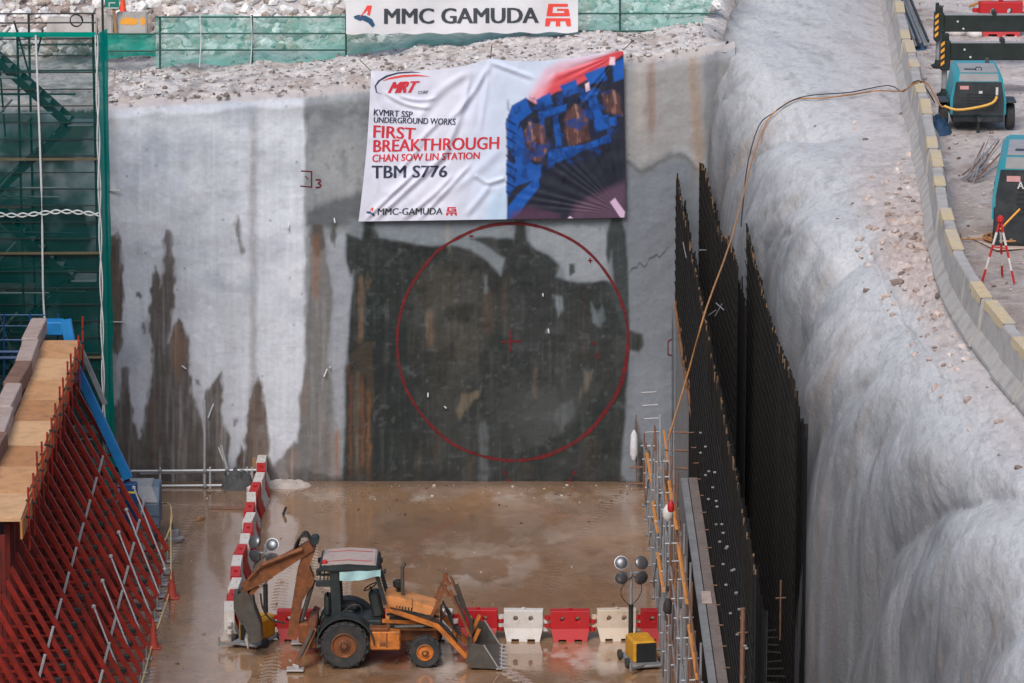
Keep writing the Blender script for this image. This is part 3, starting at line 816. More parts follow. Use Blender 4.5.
def bench():
    xs = np.linspace(-17, 5.5, 430); ys = np.concatenate([np.linspace(.30, 8, 150), np.linspace(8.1, 40, 160)])
    X, Y = np.meshgrid(xs, ys, indexing='ij')
    X = X + sstep(4.3, 5.5, X) * np.clip((Y - 1) * .16, 0, 2.0)
    Z = bench_h(np.repeat(xs[:, None], len(ys), 1), Y); Z = Z - .16 * sstep(.8, .3, Y)
    kx = sstep(4.7, 5.5, np.repeat(xs[:, None], len(ys), 1)) * sstep(1.0, 3, Y); Z = Z * (1 - kx) + 11.55 * kx
    n1 = fbm(X * 1.5, Y * 1.1, 5, 111); n2 = fbm(X * 4, Y * 3, 3, 113)
    C = np.zeros(X.shape + (3,)); C[:] = lin((200, 194, 192))
    def put(m, c):
        nonlocal C
        C = C * (1 - m[..., None]) + lin(c) * m[..., None]
    put(sstep(.1, .5, n1) * .6, (150, 132, 122))
    put(sstep(.2, .55, n2) * .55, (112, 104, 100))
    put(sstep(-.1, -.5, n1) * .5, (190, 184, 182))
    P = np.stack([X, Y, Z], -1)
    pxx, pyy = to_px(P.reshape(-1, 3)); pxx = pxx.reshape(X.shape)
    put(sstep(340, 200, pxx) * sstep(.0, .4, fbm(X * 2 + 8, Y * 2.5, 4, 117)) * .6, (128, 124, 122))
    put(sstep(6, 10, Y) * .5 * sstep(200, 60, pxx), (128, 104, 90))
    o = grid_mesh('upper_ground', P, M['earth'], C)
    tagp(o, 'pale rubbly ledge of ground above the end wall', None, None, 'structure')
bench()

def rock_field(name, label, n, place, smin, smax, cols, kind='stuff'):
    vs_all = []; fs_all = []; cs = []
    ico = bmesh.new(); bmesh.ops.create_icosphere(ico, subdivisions=1, radius=1)
    iv = np.array([v.co[:] for v in ico.verts]); ifc = np.array([[v.index for v in f.verts] for f in ico.faces]); ico.free()
    off = 0
    for k in range(n):
        c = place()
        if c is None: continue
        s = smin + (smax - smin) * random.random() ** 2.2
        v = iv.copy()
        for q in range(7):                                     # facet the lump with random cutting planes
            nrm = rng.normal(size=3); nrm /= np.linalg.norm(nrm)
            dd = v @ nrm; lim = .45 + .4 * rng.random()
            v -= np.outer(np.clip(dd - lim, 0, None), nrm)
        v *= np.array([1 + .4 * rng.random(), .8 + .4 * rng.random(), .6 + .35 * rng.random()]) * s
        a = rng.random() * 6.28; ca, sa = math.cos(a), math.sin(a)
        v = v @ np.array([[ca, sa, 0], [-sa, ca, 0], [0, 0, 1]])
        v += np.array([c[0], c[1], c[2] + s * .25])
        vs_all.append(v); fs_all.append(ifc + off); off += len(v)
        cc = lin(random.choice(cols)) * (0.8 + .35 * rng.random())
        cs.append(np.repeat(cc[None], len(v), 0))
    V = np.concatenate(vs_all); Fc = np.concatenate(fs_all); Cc = np.concatenate(cs)
    me = bpy.data.meshes.new(name)
    me.from_pydata(V.tolist(), [], Fc.tolist())
    ca_ = me.color_attributes.new('Col', 'FLOAT_COLOR', 'POINT')
    c4 = np.ones((len(V), 4), np.float32); c4[:, :3] = Cc
    ca_.data.foreach_set('color', c4.ravel())
    me.materials.append(M['rock'])
    o = link_mesh(name, me)
    return tagp(o, label, 'rubble', None, kind)

def place_back():
    x = random.uniform(-16, 5.5); y = 6.2 + 11 * random.random() ** 1.3
    return (x, y, float(bench_h(np.array([x]), np.array([y]))[0]))
rock_field('rock_pile', 'heap of broken pale and brown rock behind the green netting', 5200, place_back, .04, .27, [(214, 211, 209), (200, 195, 191), (222, 220, 218), (176, 160, 150), (190, 182, 176), (152, 140, 132), (208, 203, 199)])
def place_crest():
    x = random.uniform(-11.5, 5.0); y = .12 + 4.4 * random.random() ** .9
    return (x, y, float(bench_h(np.array([x]), np.array([y]))[0]) - .01)
rock_field('ledge_gravel', 'loose gravel and small stones along the ledge on top of the wall', 2600, place_crest, .015, .09, [(186, 178, 174), (150, 140, 134), (200, 196, 192), (122, 112, 106)])

# ================================================================ RIGHT BANK
JY = [24, 14, -4.6, -12, -18, -23, -27.5, -32.7, -37.5, -45, -60, -75]
JX = [11.4, 11.0, 10.22, 9.92, 9.6, 9.32, 9.10, 9.12, 9.44, 10.1, 11.8, 13.5]
def jersey_x(Y): return np.interp(-np.asarray(Y, float), [-v for v in JY], JX)
ST = {
    24: [(6.4, 11), (6.5, 11.8), (6.6, 12.2), (6.9, 12.5), (7.8, 12.7), (9.0, 12.6), (10.2, 12.1), (11.3, 11.55)],
    11: [(6.1, 10.5), (6.15, 11.4), (6.3, 12.0), (6.6, 12.35), (7.4, 12.5), (8.4, 12.4), (9.6, 12.0), (10.75, 11.55)],
    4: [(5.35, 10), (5.4, 10.8), (5.5, 11.7), (5.75, 12.15), (6.5, 12.35), (7.5, 12.2), (8.9, 11.85), (10.4, 11.52)],
    1: [(5.0, -.3), (5.02, 6), (5.08, 10.4), (5.35, 11.8), (6.1, 12.15), (7.3, 12.05), (8.7, 11.75), (10.3, 11.5)],
    -1.5: [(4.95, -.3), (4.97, 6), (5.05, 9.8), (5.5, 11.2), (6.2, 11.8), (7.3, 11.9), (8.7, 11.7), (10.2, 11.5)],
    -5: [(5.1, -.3), (5.1, 5), (5.2, 8.6), (5.75, 10.1), (6.4, 11.0), (7.2, 11.45), (8.6, 11.55), (10.05, 11.48)],
    -9: [(5.4, -.3), (5.4, 5), (5.5, 8.4), (5.85, 9.8), (6.4, 10.8), (7.3, 11.25), (8.6, 11.5), (9.92, 11.48)],
    -12: [(5.8, -.3), (5.8, 5), (5.85, 8.4), (6.05, 9.8), (6.5, 10.7), (7.3, 11.2), (8.5, 11.45), (9.82, 11.48)],
    -18: [(5.9, -.3), (5.9, 5), (5.95, 8.6), (6.2, 10.0), (6.7, 10.8), (7.4, 11.15), (8.5, 11.4), (9.62, 11.48)],
    -24: [(5.95, -.3), (5.95, 5), (6.05, 8.0), (6.3, 9.4), (6.8, 10.4), (7.4, 10.95), (8.3, 11.3), (9.2, 11.48)],
    -29: [(6.0, -.3), (6.05, 4.5), (6.25, 7.6), (6.6, 9.2), (7.1, 10.2), (7.7, 10.85), (8.4, 11.25), (9.02, 11.48)],
    -34: [(6.75, -.3), (6.8, 4), (7.0, 7.2), (7.25, 9.0), (7.55, 10.3), (7.95, 10.95), (8.5, 11.25), (9.15, 11.48)],
    -41: [(7.0, -.3), (7.15, 4), (7.45, 6.6), (7.75, 8.6), (8.05, 9.9), (8.5, 10.75), (9.0, 11.2), (9.68, 11.48)],
    -50: [(6.9, -.3), (7.1, 4), (7.4, 7), (7.7, 9), (8.05, 10.2), (8.6, 10.9), (9.5, 11.3), (10.6, 11.48)],
    -75: [(7.0, -.3), (7.3, 4), (7.7, 7), (8.1, 9), (8.7, 10.1), (9.7, 10.8), (11.4, 11.25), (13.4, 11.48)],
}
def bank():
    keys = sorted(ST)                                          # -75 .. 24
    arr = np.array([ST[k] for k in keys])                      # (ns,8,2)
    ny, nt_ = 900, 260
    ys = np.linspace(-75, 24, ny)
    tt = np.linspace(0, 7, nt_)
    ctrl = np.zeros((ny, 8, 2))
    for a in range(8):
        for b in range(2):
            ctrl[:, a, b] = np.interp(ys, keys, arr[:, a, b])
    ker = np.exp(-np.linspace(-2, 2, 17) ** 2); ker /= ker.sum()
    for a in range(8):
        for b in range(2):
            ctrl[:, a, b] = np.convolve(np.pad(ctrl[:, a, b], 8, 'edge'), ker, 'valid')
    # catmull along the profile
    i = np.clip(np.floor(tt).astype(int), 0, 6); f = (tt - i)[None, :, None]
    g = lambda k: ctrl[:, np.clip(k, 0, 7)]
    p0, p1, p2, p3 = g(i - 1), g(i), g(i + 1), g(i + 2)
    S = .5 * ((2 * p1) + (p2 - p0) * f + (2 * p0 - 5 * p1 + 4 * p2 - p3) * f ** 2 + (3 * p1 - p0 - 3 * p2 + p3) * f ** 3)
    X, Z = S[..., 0].copy(), S[..., 1].copy()
    Y = np.repeat(ys[:, None], nt_, 1)
    s = np.repeat(tt[None], ny, 0)
    # normals in the profile plane
    dX = np.gradient(X, axis=1); dZ = np.gradient(Z, axis=1); ln = np.hypot(dX, dZ) + 1e-6
    nX, nZ = -dZ / ln, dX / ln
    fade = sstep(7, 6.1, s)
    fold = fbm(Y * .32 + .22 * (s - 3), s * .28, 3, 201)
    fold2 = 1 - np.abs(fbm(Y * .55 - .35 * s, s * .3 + 7, 3, 203)) * 2
    rough = fbm(Y * 1.3, s * 2.2, 4, 205)
    grit = fbm(Y * 5, s * 9, 3, 207)
    big = fbm(Y * .13 + .35 * s, s * .22, 2, 241)
    ridge = 1 - np.abs(fbm(Y * .22 + .42 * s, s * .10 + 3, 2, 243)) * 2
    low = sstep(4.8, 1.5, s)
    w1 = Y + 1.1 * (s - 3) + 2.4 * fbm(Y * .1, s * .35, 2, 251)
    lobe = np.abs(np.sin(math.pi * (w1 + 20.5) / 13.5)) ** .7
    w2 = Y + .8 * (s - 3) + 1.6 * fbm(Y * .25, s * .5, 2, 253)
    lobe2 = np.abs(np.sin(math.pi * (w2 + 2) / 4.6)) ** .7
    wob = .9 * fbm(Y * .3, s * .6, 2, 257)
    def valley(y0, c, wd, a, s0, s1):
        d_ = (Y + wob - (y0 + c * (4 - s)))
        k = sstep(s0 - .8, s0 + .4, s) * sstep(s1 + .6, s1 - .6, s)
        a = a * .72
        return -a * k * np.exp(-np.abs(d_ / wd) ** 1.05) + .36 * a * k * np.exp(-((np.abs(d_) - 3.0 * wd) / (1.7 * wd)) ** 2)
    V = valley(-22.5, .5, 1.1, .55, .4, 5.4) + valley(-41, 3.0, 1.2, .46, .6, 5.4) + valley(-6.5, 1.5, 1.2, .50, 1.0, 5.6) + valley(-31, 1.6, .7, .26, .4, 3.9) + valley(-14.5, .8, .7, .22, 1.0, 4.2) + valley(-50, 2.0, 1.2, .2, .4, 5) + valley(-35.5, 2.2, .5, .14, .6, 3.6)
    crs = 1 - np.abs(fbm(Y * .42 + .75 * s + .25 * fbm(Y * .7, s * .9, 2, 267), s * .22 + 5, 2, 265))
    crs2 = 1 - np.abs(fbm(Y * .95 - .3 * s, s * .3 + 2, 2, 269))
    V = V - .07 * sstep(.72, .99, crs) * sstep(4.6, 3.4, s) - .025 * sstep(.75, .99, crs2) * sstep(4.2, 3.0, s)
    D = fade * (V + .10 * (lobe2 - .6) * sstep(5.0, 3.0, s) + .20 * big + .10 * fold + .05 * rough + .012 * fbm(Y * 3.1, s * 4.6, 4, 259)) + .004 * grit
    D *= .45 + .55 * sstep(.5, 2.6, s)
    # broken crust beside the barriers
    patch = np.exp(-((Y + 24) / 9) ** 2) * sstep(5.2, 5.9, s + .5 * fbm(Y * .4, s * 0, 3, 209))
    D += patch * (.10 * (1 - np.abs(fbm(Y * 1.7, s * 3.0, 4, 211)) * 2) + .05 * fbm(Y * 5, s * 7, 3, 213))
    D += -.06 * np.exp(-((s - 5.35 - .35 * fbm(Y * .4, s * 0, 3, 209)) / .06) ** 2) * np.exp(-((Y + 24) / 10) ** 2)
    X = X + nX * D; Z = Z + nZ * D
    P = np.stack([X, Y, Z], -1)
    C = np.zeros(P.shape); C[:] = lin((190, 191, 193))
    def put(m, c):
        nonlocal C
        C = C * (1 - m[..., None]) + lin(c) * m[..., None]
    mott = fbm(Y * .5, s * 1.1, 5, 221)
    runs = fbm(Y * 2.2 + .6 * s, s * .18, 4, 223)
    put(sstep(4.3, 2.2, s) * .9, (118, 120, 122))  # steep face darker: its shading painted into the colour, with a damp tone
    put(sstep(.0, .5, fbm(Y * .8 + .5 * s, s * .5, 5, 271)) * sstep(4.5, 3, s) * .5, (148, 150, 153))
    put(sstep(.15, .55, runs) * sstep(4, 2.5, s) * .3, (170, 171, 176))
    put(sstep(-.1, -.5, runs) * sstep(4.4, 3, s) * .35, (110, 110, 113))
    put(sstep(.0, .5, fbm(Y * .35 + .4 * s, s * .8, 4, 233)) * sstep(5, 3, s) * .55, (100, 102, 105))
    put(sstep(.2, .6, fbm(Y * .9 + .4 * s, s * .25 + 3, 3, 225)) * sstep(4.6, 3.4, s) * .4, (150, 132, 120))
    put(sstep(.1, .5, mott) * .3, (186, 186, 190))
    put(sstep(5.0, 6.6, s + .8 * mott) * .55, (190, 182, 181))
    put(sstep(.15, .4, fbm(Y * 1.2, s * 4, 4, 227)) * sstep(4, 5, s) * .25, (140, 132, 128))
    put(patch * .8, (188, 170, 162))
    put(patch * sstep(.1, .5, fbm(Y * 2.5, s * 5, 4, 229)) * .6, (134, 116, 106))
    put(sstep(.25, .5, fbm(Y * 5, s * 8, 3, 231)) * .25, (128, 128, 130))
    put(sstep(.28, .5, fbm(Y * 2.6, s * 4.5, 4, 235)) * sstep(3.5, 4.5, s) * .3, (140, 138, 138))
    put(sstep(.3, .6, fbm(Y * 1.8 + .8 * s, s * .22, 4, 237)) * sstep(4, 2.8, s) * .35, (150, 134, 124))
    C *= (1 + .06 * grit)[..., None]
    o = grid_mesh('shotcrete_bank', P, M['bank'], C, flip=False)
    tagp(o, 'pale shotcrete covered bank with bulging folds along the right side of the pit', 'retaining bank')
    dg = o.data
    bv = BVHTree.FromPolygons([v.co[:] for v in dg.vertices], [p.vertices[:] for p in dg.polygons])
    return o, bv
BANK, BANK_BVH = bank()
def on_bank(px, py, off=.03):
    d = Vector(ray(px, py)).normalized()
    h = BANK_BVH.ray_cast(Vector(CAM), d)
    if h[0] is None: return at(px, py, Z=11.4)
    return h[0] + h[1] * (off if h[1].dot(d) < 0 else -off)

def right_ground():
    ny, nx = 420, 200
    ys = np.linspace(-75, 40, ny); u = np.linspace(0, 1, nx) ** 1.6
    X = jersey_x(ys)[:, None] - .02 + u[None] * 28
    Y = np.repeat(ys[:, None], nx, 1)
    n1 = fbm(X * .8, Y * .8, 5, 301); n2 = fbm(X * 3, Y * 3, 4, 303)
    Z = 11.46 + .05 * n1 + .03 * n2 + .5 * sstep(14, 40, Y)
    C = np.zeros(X.shape + (3,)); C[:] = lin((196, 188, 185))
    def put(m, c):
        nonlocal C
        C = C * (1 - m[..., None]) + lin(c) * m[..., None]
    put(sstep(-4, -22, Y) * .5, (142, 124, 114))
    put(sstep(.05, .5, n1) * .5, (130, 112, 102))
    put(sstep(.2, .5, n2) * .4, (110, 98, 92))
    put(sstep(.15, .5, fbm(X * 1.4 + 4, Y * 1.4, 4, 305)) * .6, (188, 182, 180))
    o = grid_mesh('gravel_yard', np.stack([X, Y, Z], -1), M['earth'], C)
    tagp(o, 'pale gravel yard at the top of the bank', None, None, 'structure')
right_ground()

def far_ground():
    mb = MB()
    z = 10.6
    for (x0, x1, y0, y1) in [(-400, -16.5, -300, 400), (-16.5, 36, 38, 400), (36, 400, -300, 400)]:
        mb.add([(x0, y0, z), (x1, y0, z), (x1, y1, z), (x0, y1, z)], [(0, 1, 2, 3)])
    o = build(mb, 'ground', mat('far_earth', L4(150, 138, 130), .95, var=.2, vscale=.5))
    tagp(o, None, None, None, 'structure')
far_ground()

# side wall of the pit on the left, mostly hidden by the scaffold tower
def left_wall():
    xs = np.linspace(-90, 0, 200); zs = np.linspace(-.4, 11.2, 60)
    Yg, Z = np.meshgrid(xs, zs, indexing='ij')
    X = -15.6 + .12 * fbm(Yg * .5, Z * .5, 4, 401)
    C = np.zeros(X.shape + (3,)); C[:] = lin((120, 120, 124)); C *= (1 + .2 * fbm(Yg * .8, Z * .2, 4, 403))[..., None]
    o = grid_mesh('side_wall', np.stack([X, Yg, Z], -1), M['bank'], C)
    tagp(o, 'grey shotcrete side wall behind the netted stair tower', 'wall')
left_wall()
# ================================================================ BANNER AND SIGN
def text_mesh(body, bold=0.0, shear=0.0):
    cu = bpy.data.curves.new('lettering', 'FONT')
    cu.body = body; cu.size = 1; cu.offset = 0; cu.shear = shear; cu.resolution_u = 3; cu.fill_mode = 'FRONT'
    o = bpy.data.objects.new('lettering', cu)
    COL.objects.link(o)
    bpy.context.view_layer.update()
    me = bpy.data.meshes.new_from_object(o.evaluated_get(bpy.context.evaluated_depsgraph_get()))
    bpy.data.objects.remove(o); bpy.data.curves.remove(cu)
    bm = bmesh.new(); bm.from_mesh(me); bpy.data.meshes.remove(me)
    bmesh.ops.triangulate(bm, faces=bm.faces)
    for _ in range(3):
        es = [e for e in bm.edges if e.calc_length() > .22]
        if not es: break
        bmesh.ops.subdivide_edges(bm, edges=es, cuts=1)
        bmesh.ops.triangulate(bm, faces=bm.faces)
    vs = [v.co.copy() for v in bm.verts]; bm.verts.index_update()
    fs = [[v.index for v in f.verts] for f in bm.faces]
    bm.free()
    x0 = min(v.x for v in vs); x1 = max(v.x for v in vs); y0 = min(v.y for v in vs); y1 = max(v.y for v in vs)
    return [((v.x - x0) / (x1 - x0), (v.y - y0) / (y1 - y0)) for v in vs], fs

def place_text(root, name, body, quad, mapf, m, bold=.02, shear=0.0):
    """quad: bl, br, tr, tl in photo pixels"""
    vs, fs = text_mesh(body, bold, shear)
    bl, br, tr, tl = [np.array(q, float) for q in quad]
    if bold > .008:
        sh = np.array([.036 * max(1, int(round(bold / .008))) * math.hypot(*(tl - bl)), 0]); br = br - sh; tr = tr - sh
    mb = MB()
    out = []
    for (a, b) in vs:
        p = bl * (1 - a) * (1 - b) + br * a * (1 - b) + tr * a * b + tl * (1 - a) * b
        out.append(mapf(p[0], p[1]))
    mb.add(out, fs)
    if bold > .008:                                    # heavier strokes: a second impression beside the first
        n = max(1, int(round(bold / .008)))
        wpx = math.hypot(br[0] - bl[0], br[1] - bl[1]); hpx = math.hypot(tl[0] - bl[0], tl[1] - bl[1])
        for k in range(1, n + 1):
            dx = hpx * .036 * k; out = []
            for (a, b) in vs:
                p = bl * (1 - a) * (1 - b) + br * a * (1 - b) + tr * a * b + tl * (1 - a) * b
                q = mapf(p[0] + dx, p[1]); out.append(Vector(q) + Vector((0, -.0015 * k, 0)))
            mb.add(out, fs)
    return build(mb, name, m, root)

def place_poly(root, name, polys, mapf, m, step=4.0):
    mb = MB()
    for pts in polys:
        bm = bmesh.new()
        vv = [bm.verts.new((p[0], p[1], 0)) for p in pts]
        bm.faces.new(vv)
        bmesh.ops.triangulate(bm, faces=bm.faces)
        for _ in range(3):
            es = [e for e in bm.edges if e.calc_length() > step]
            if not es: break
            bmesh.ops.subdivide_edges(bm, edges=es, cuts=1); bmesh.ops.triangulate(bm, faces=bm.faces)
        bm.verts.index_update()
        mb.add([mapf(v.co.x, v.co.y) for v in bm.verts], [[v.index for v in f.verts] for f in bm.faces])
        bm.free()
    return build(mb, name, m, root)

def swoosh(c, rx, ry, a0, a1, w0, w1, rot=0, n=24):
    o_, i_ = [], []
    for k in range(n + 1):
        t = k / n; a = math.radians(a0 + (a1 - a0) * t); wd = (w0 + (w1 - w0) * t) / 2
        x, y = rx * math.cos(a), ry * math.sin(a); nx, ny = math.cos(a), math.sin(a)
        for (lst, s) in ((o_, 1), (i_, -1)):
            X, Y = x + s * nx * wd, y + s * ny * wd
            cr, sr = math.cos(math.radians(rot)), math.sin(math.radians(rot))
            lst.append((c[0] + X * cr - Y * sr, c[1] + X * sr + Y * cr))
    return o_ + i_[::-1]

def a_logo(root, x, y, s, mapf):
    """three-legged A mark, s pixels tall"""
    q = lambda pts: [(x + a * s, y + b * s) for a, b in pts]
    place_poly(root, 'emblem', [q([(.62, .0), (.84, .0), (.74, .46), (.62, .42), (.66, .2), (.2, .62), (.42, .34)])], mapf, M['ink_red2'])
    place_poly(root, 'emblem', [q([(0, .5), (.2, .42), (.55, .46), (.85, .62), (.98, .9), (.86, 1.0), (.66, .78), (.82, .86), (.72, .66), (.45, .56), (.2, .52), (.16, .58), (.4, .66), (.3, .7), (.05, .6)])], mapf, M['ink_blue'])

def g_logo(root, x, y, wd, ht, mapf, m):
    q = lambda pts: [(x + a * wd, y + b * ht) for a, b in pts]
    place_poly(root, 'emblem', [q([(.13, 0), (.87, 0), (.89, .13), (.11, .13)]), q([(.11, .13), (.31, .13), (.28, .41), (.07, .41)]), q([(.07, .41), (.94, .41), (.96, .55), (.05, .55)]),
                                q([(.74, .31), (.92, .31), (.94, .41), (.74, .41)]), q([(.46, .22), (.905, .22), (.92, .31), (.46, .31)]),
                                q([(.03, .64), (.97, .64), (.985, .77), (.015, .77)]), q([(.015, .77), (.22, .77), (.16, 1), (0, 1)]), q([(.42, .77), (.58, .77), (.59, 1), (.41, 1)]), q([(.78, .77), (.985, .77), (1, 1), (.84, 1)])], mapf, m)

# ---- hanging banner
BT = dict(tl=(371, 71), tr=(623.5, 50), br=(626, 217.5), bl=(358.5, 221.5))
def banner_rel(px, py):
    """cloth relief in metres towards the viewer, px/py numpy"""
    px = np.asarray(px, float); py = np.asarray(py, float)
    d = .10 + 0 * px
    def fold(x0, y0, x1, y1, w_, a, bend=0):
        nonlocal d
        L = math.hypot(x1 - x0, y1 - y0); ux, uy = (x1 - x0) / L, (y1 - y0) / L
        s = (px - x0) * ux + (py - y0) * uy; n = -(px - x0) * uy + (py - y0) * ux
        n = n - bend * np.sin(np.clip(s / L, 0, 1) * math.pi)
        k = sstep(-.08, .15, s / L) * sstep(1.08, .85, s / L)
        a = a * .55; w_ = w_ * .85
        d = d + a * np.exp(-(n / w_) ** 2) * k - .5 * a * np.exp(-((n - w_ * 1.6) / (w_ * 1.2)) ** 2) * k
    for f in [(366, 219, 415, 172, 3, .10), (375, 219, 450, 150, 3.5, .11), (402, 219, 452, 176, 3.5, .09, 2), (420, 218, 470, 165, 3, .08), (440, 160, 470, 75, 4, .10, 4), (450, 120, 488, 66, 3.5, .10, 3),
              (418, 120, 470, 72, 5, .07, -6), (384, 92, 430, 108, 2.5, .06, 4), (400, 96, 436, 98, 2.5, .05, 3), (475, 175, 488, 184, 3, .06), (487, 184, 505, 178, 3, .08), (466, 215, 490, 186, 4, .07),
              (490, 62, 534, 78, 3, .06), (490, 62, 480, 130, 3, .05), (490, 62, 512, 130, 4, .04), (372, 74, 384, 110, 3, .05), (372, 130, 378, 190, 3, .04), (410, 150, 440, 120, 3, .07), (395, 176, 425, 140, 3, .06),
              (430, 200, 500, 150, 6, .06, 4), (384, 195, 412, 180, 5, .05)]:
        fold(*f)
    for (cx, cy, n, a, R, a0, a1) in [(624, 214, 26, .05, 130, 182, 268), (622, 52, 16, .05, 90, 120, 180)]:
        ang = np.degrees(np.arctan2(py - cy, px - cx)) % 360
        r = np.hypot(px - cx, py - cy)
        k = sstep(a0 - 4, a0 + 8, ang) * sstep(a1 + 4, a1 - 8, ang) * sstep(3, 25, r) * sstep(R, R * .5, r)
        d = d + .3 * a * k * np.sin(ang / 90 * n * 2 * math.pi * .5 + 2 * np.sin(ang * .2)) * (.4 + .6 * r / R)
    d = d + .03 * fbm(px * .03, py * .03, 3, 501) + .012 * fbm(px * .12, py * .08, 2, 503)
    return d
def banner_pt(px, py, off=.0):
    d = float(banner_rel(px, py)) + .10 + off
    return at(px, py, Y=-d)
def banner():
    # the sheet bulges out over the crest, so its top edge lies against the rubble
    nu, nv = 400, 260
    u, v = np.meshgrid(np.linspace(0, 1, nu), np.linspace(0, 1, nv), indexing='ij')
    tl, tr, br, bl = [np.array(BT[k]) for k in ('tl', 'tr', 'br', 'bl')]
    PX = (tl[0] * (1 - u) + tr[0] * u) * (1 - v) + (bl[0] * (1 - u) + br[0] * u) * v
    PY = (tl[1] * (1 - u) + tr[1] * u) * (1 - v) + (bl[1] * (1 - u) + br[1] * u) * v
    # scalloped top edge between the ties
    sag = 4.0 * np.abs(np.sin(math.pi * (u * 2.1))) * (1 - v) ** 6
    PY = PY + sag - 2.5 * np.exp(-((u - .47) / .06) ** 2) * (1 - v) ** 8
    PX = PX + 2.5 * np.sin(v * math.pi) * (1 - u) * .8
    D = banner_rel(PX, PY) + .10
    dirs = _F[None, None] * F_PX + _R[None, None] * (PX - 512)[..., None] - _U[None, None] * (PY - 341.5)[..., None]
    t = (-D - CAM[1]) / dirs[..., 1]
    P = CAM + dirs * t[..., None]
    C = np.zeros(P.shape); C[:] = lin((214, 215, 230))
    def put(m, c):
        nonlocal C
        C = C * (1 - m[..., None]) + lin(c) * m[..., None]
    px, py = PX, PY
    wx = px + 1.2 * fbm(px * .15, py * .15, 2, 511)
    put(sstep(440, 500, px + .1 * (py - 140)) * .5, (186, 208, 232))
    put(polymask(px, py, [(492, 195), (512, 182), (512, 222), (484, 222)], 5) * .5, (172, 208, 236))
    put(polymask(px, py, [(527, 105), (538, 90), (556, 72), (590, 60), (627, 46), (627, 100), (560, 110), (530, 110)], 3), (206, 76, 84))
    put(polymask(px, py, [(524, 110), (527, 98), (545, 70), (560, 62), (600, 54), (590, 62), (556, 74), (545, 92), (540, 108)], 5) * .75, (228, 168, 184))
    BL = (24, 84, 166); DK = (34, 38, 52)
    put(polymask(px, py, [(507, 222), (507, 150), (506, 122), (512, 106), (526, 98), (536, 104), (556, 92), (575, 86), (590, 78), (600, 70), (627, 52), (627, 222)], 1.5), DK)
    for pts, a in [([(506, 124), (512, 106), (526, 98), (532, 112), (520, 122), (512, 150), (508, 150)], 1), ([(536, 100), (550, 92), (553, 104), (540, 108)], 1), ([(560, 86), (576, 79), (579, 92), (564, 98)], 1), ([(585, 74), (604, 66), (607, 80), (588, 85)], 1),
                   ([(612, 64), (626, 56), (626, 78), (614, 82)], 1), ([(538, 112), (566, 104), (566, 110), (540, 120)], 1), ([(580, 96), (596, 88), (598, 94), (582, 102)], 1), ([(588, 100), (596, 96), (604, 118), (596, 122)], 1), ([(594, 120), (608, 114), (610, 128), (596, 132)], 1),
                   ([(608, 118), (616, 116), (616, 126), (608, 126)], 1), ([(514, 134), (522, 126), (528, 160), (536, 166), (524, 176), (514, 166)], .9), ([(548, 150), (586, 144), (609, 134), (610, 142), (580, 152), (550, 166)], 1),
                   ([(553, 118), (558, 116), (562, 146), (556, 148)], .9), ([(507, 222), (508, 206), (520, 192), (538, 176), (540, 186), (520, 212)], 1), ([(506, 160), (520, 168), (542, 164), (540, 178), (516, 186), (507, 198)], .9), ([(538, 116), (544, 114), (546, 150), (540, 152)], .6)]:
        put(polymask(wx, py, pts, 1.2) * a, BL)
    put(sstep(.1, .5, fbm(px * .12, py * .12, 3, 513)) * polymask(px, py, [(507, 100), (627, 70), (620, 140), (510, 200)], 2) * .5, (22, 34, 70))
    for k in range(9):                                            # bands on the rim
        put(polymask(px, py, [(506, 118 + k * 9), (516, 124 + k * 9), (516, 126.5 + k * 9), (506, 120.5 + k * 9)], .8) * .8, (14, 36, 84))
    for pts in [[(524, 132), (530, 122), (544, 126), (548, 148), (540, 162), (528, 158)], [(566, 112), (576, 104), (586, 112), (590, 140), (570, 146), (564, 130)], [(602, 94), (612, 88), (620, 96), (622, 116), (606, 112)]]:
        put(polymask(wx, py, pts, 2) * .85, (92, 62, 58))
        put(polymask(wx, py, pts, 2) * sstep(.1, .4, fbm(px * .4, py * .1, 3, 515)) * .7, (140, 98, 90))
    for (a, b) in [((528, 122), (532, 140)), ((574, 104), (578, 120)), ((612, 90), (615, 104))]:
        put(polymask(px, py, [a, (a[0] + 3, a[1]), (b[0] + 2, b[1]), b], 1) * .5, (176, 140, 130))
    put(sstep(.12, .5, fbm(px * .10 + 3, py * .13, 3, 519)) * polymask(px, py, [(510, 130), (540, 100), (622, 70), (622, 150), (560, 165), (512, 180)], 2) * .8, (18, 62, 130))
    put(.7 * sstep(.12, .5, fbm(px * .14 + 9, py * .10, 3, 521)) * polymask(px, py, [(510, 130), (540, 100), (622, 70), (622, 170), (560, 185), (512, 190)], 2) * .7, (16, 18, 28))
    put(polymask(px, py, [(575, 205), (600, 192), (627, 180), (627, 222), (568, 222)], 5) * .75, (96, 72, 92))
    put(polymask(px, py, [(610, 202), (615, 198), (625, 212), (624, 219), (620, 217)], .8), (206, 176, 206))
    put(polymask(px, py, [(610, 57), (615, 57), (615, 65), (609, 65)], .8), (226, 196, 206)); put(polymask(px, py, [(585, 84), (589, 82), (590, 90), (586, 92)], .8), (220, 190, 200)); put(polymask(px, py, [(566, 220), (570, 216), (574, 219)], .6), (216, 190, 214))
    put(polymask(px, py, [(508, 222), (512, 212), (530, 206), (560, 214), (560, 222)], 3) * .6, (92, 60, 84))
    ang = np.degrees(np.arctan2(py - 214, px - 624)) % 360; rr = np.hypot(px - 624, py - 214)
    C *= (1 + .0 * sstep(140, 40, rr) * np.sin(ang * 1.7) * sstep(560, 600, px))[..., None]
    put(sstep(510, 500, px) * sstep(0.25, .6, fbm(px * .04, py * .04, 3, 517)) * .3, (198, 200, 222))
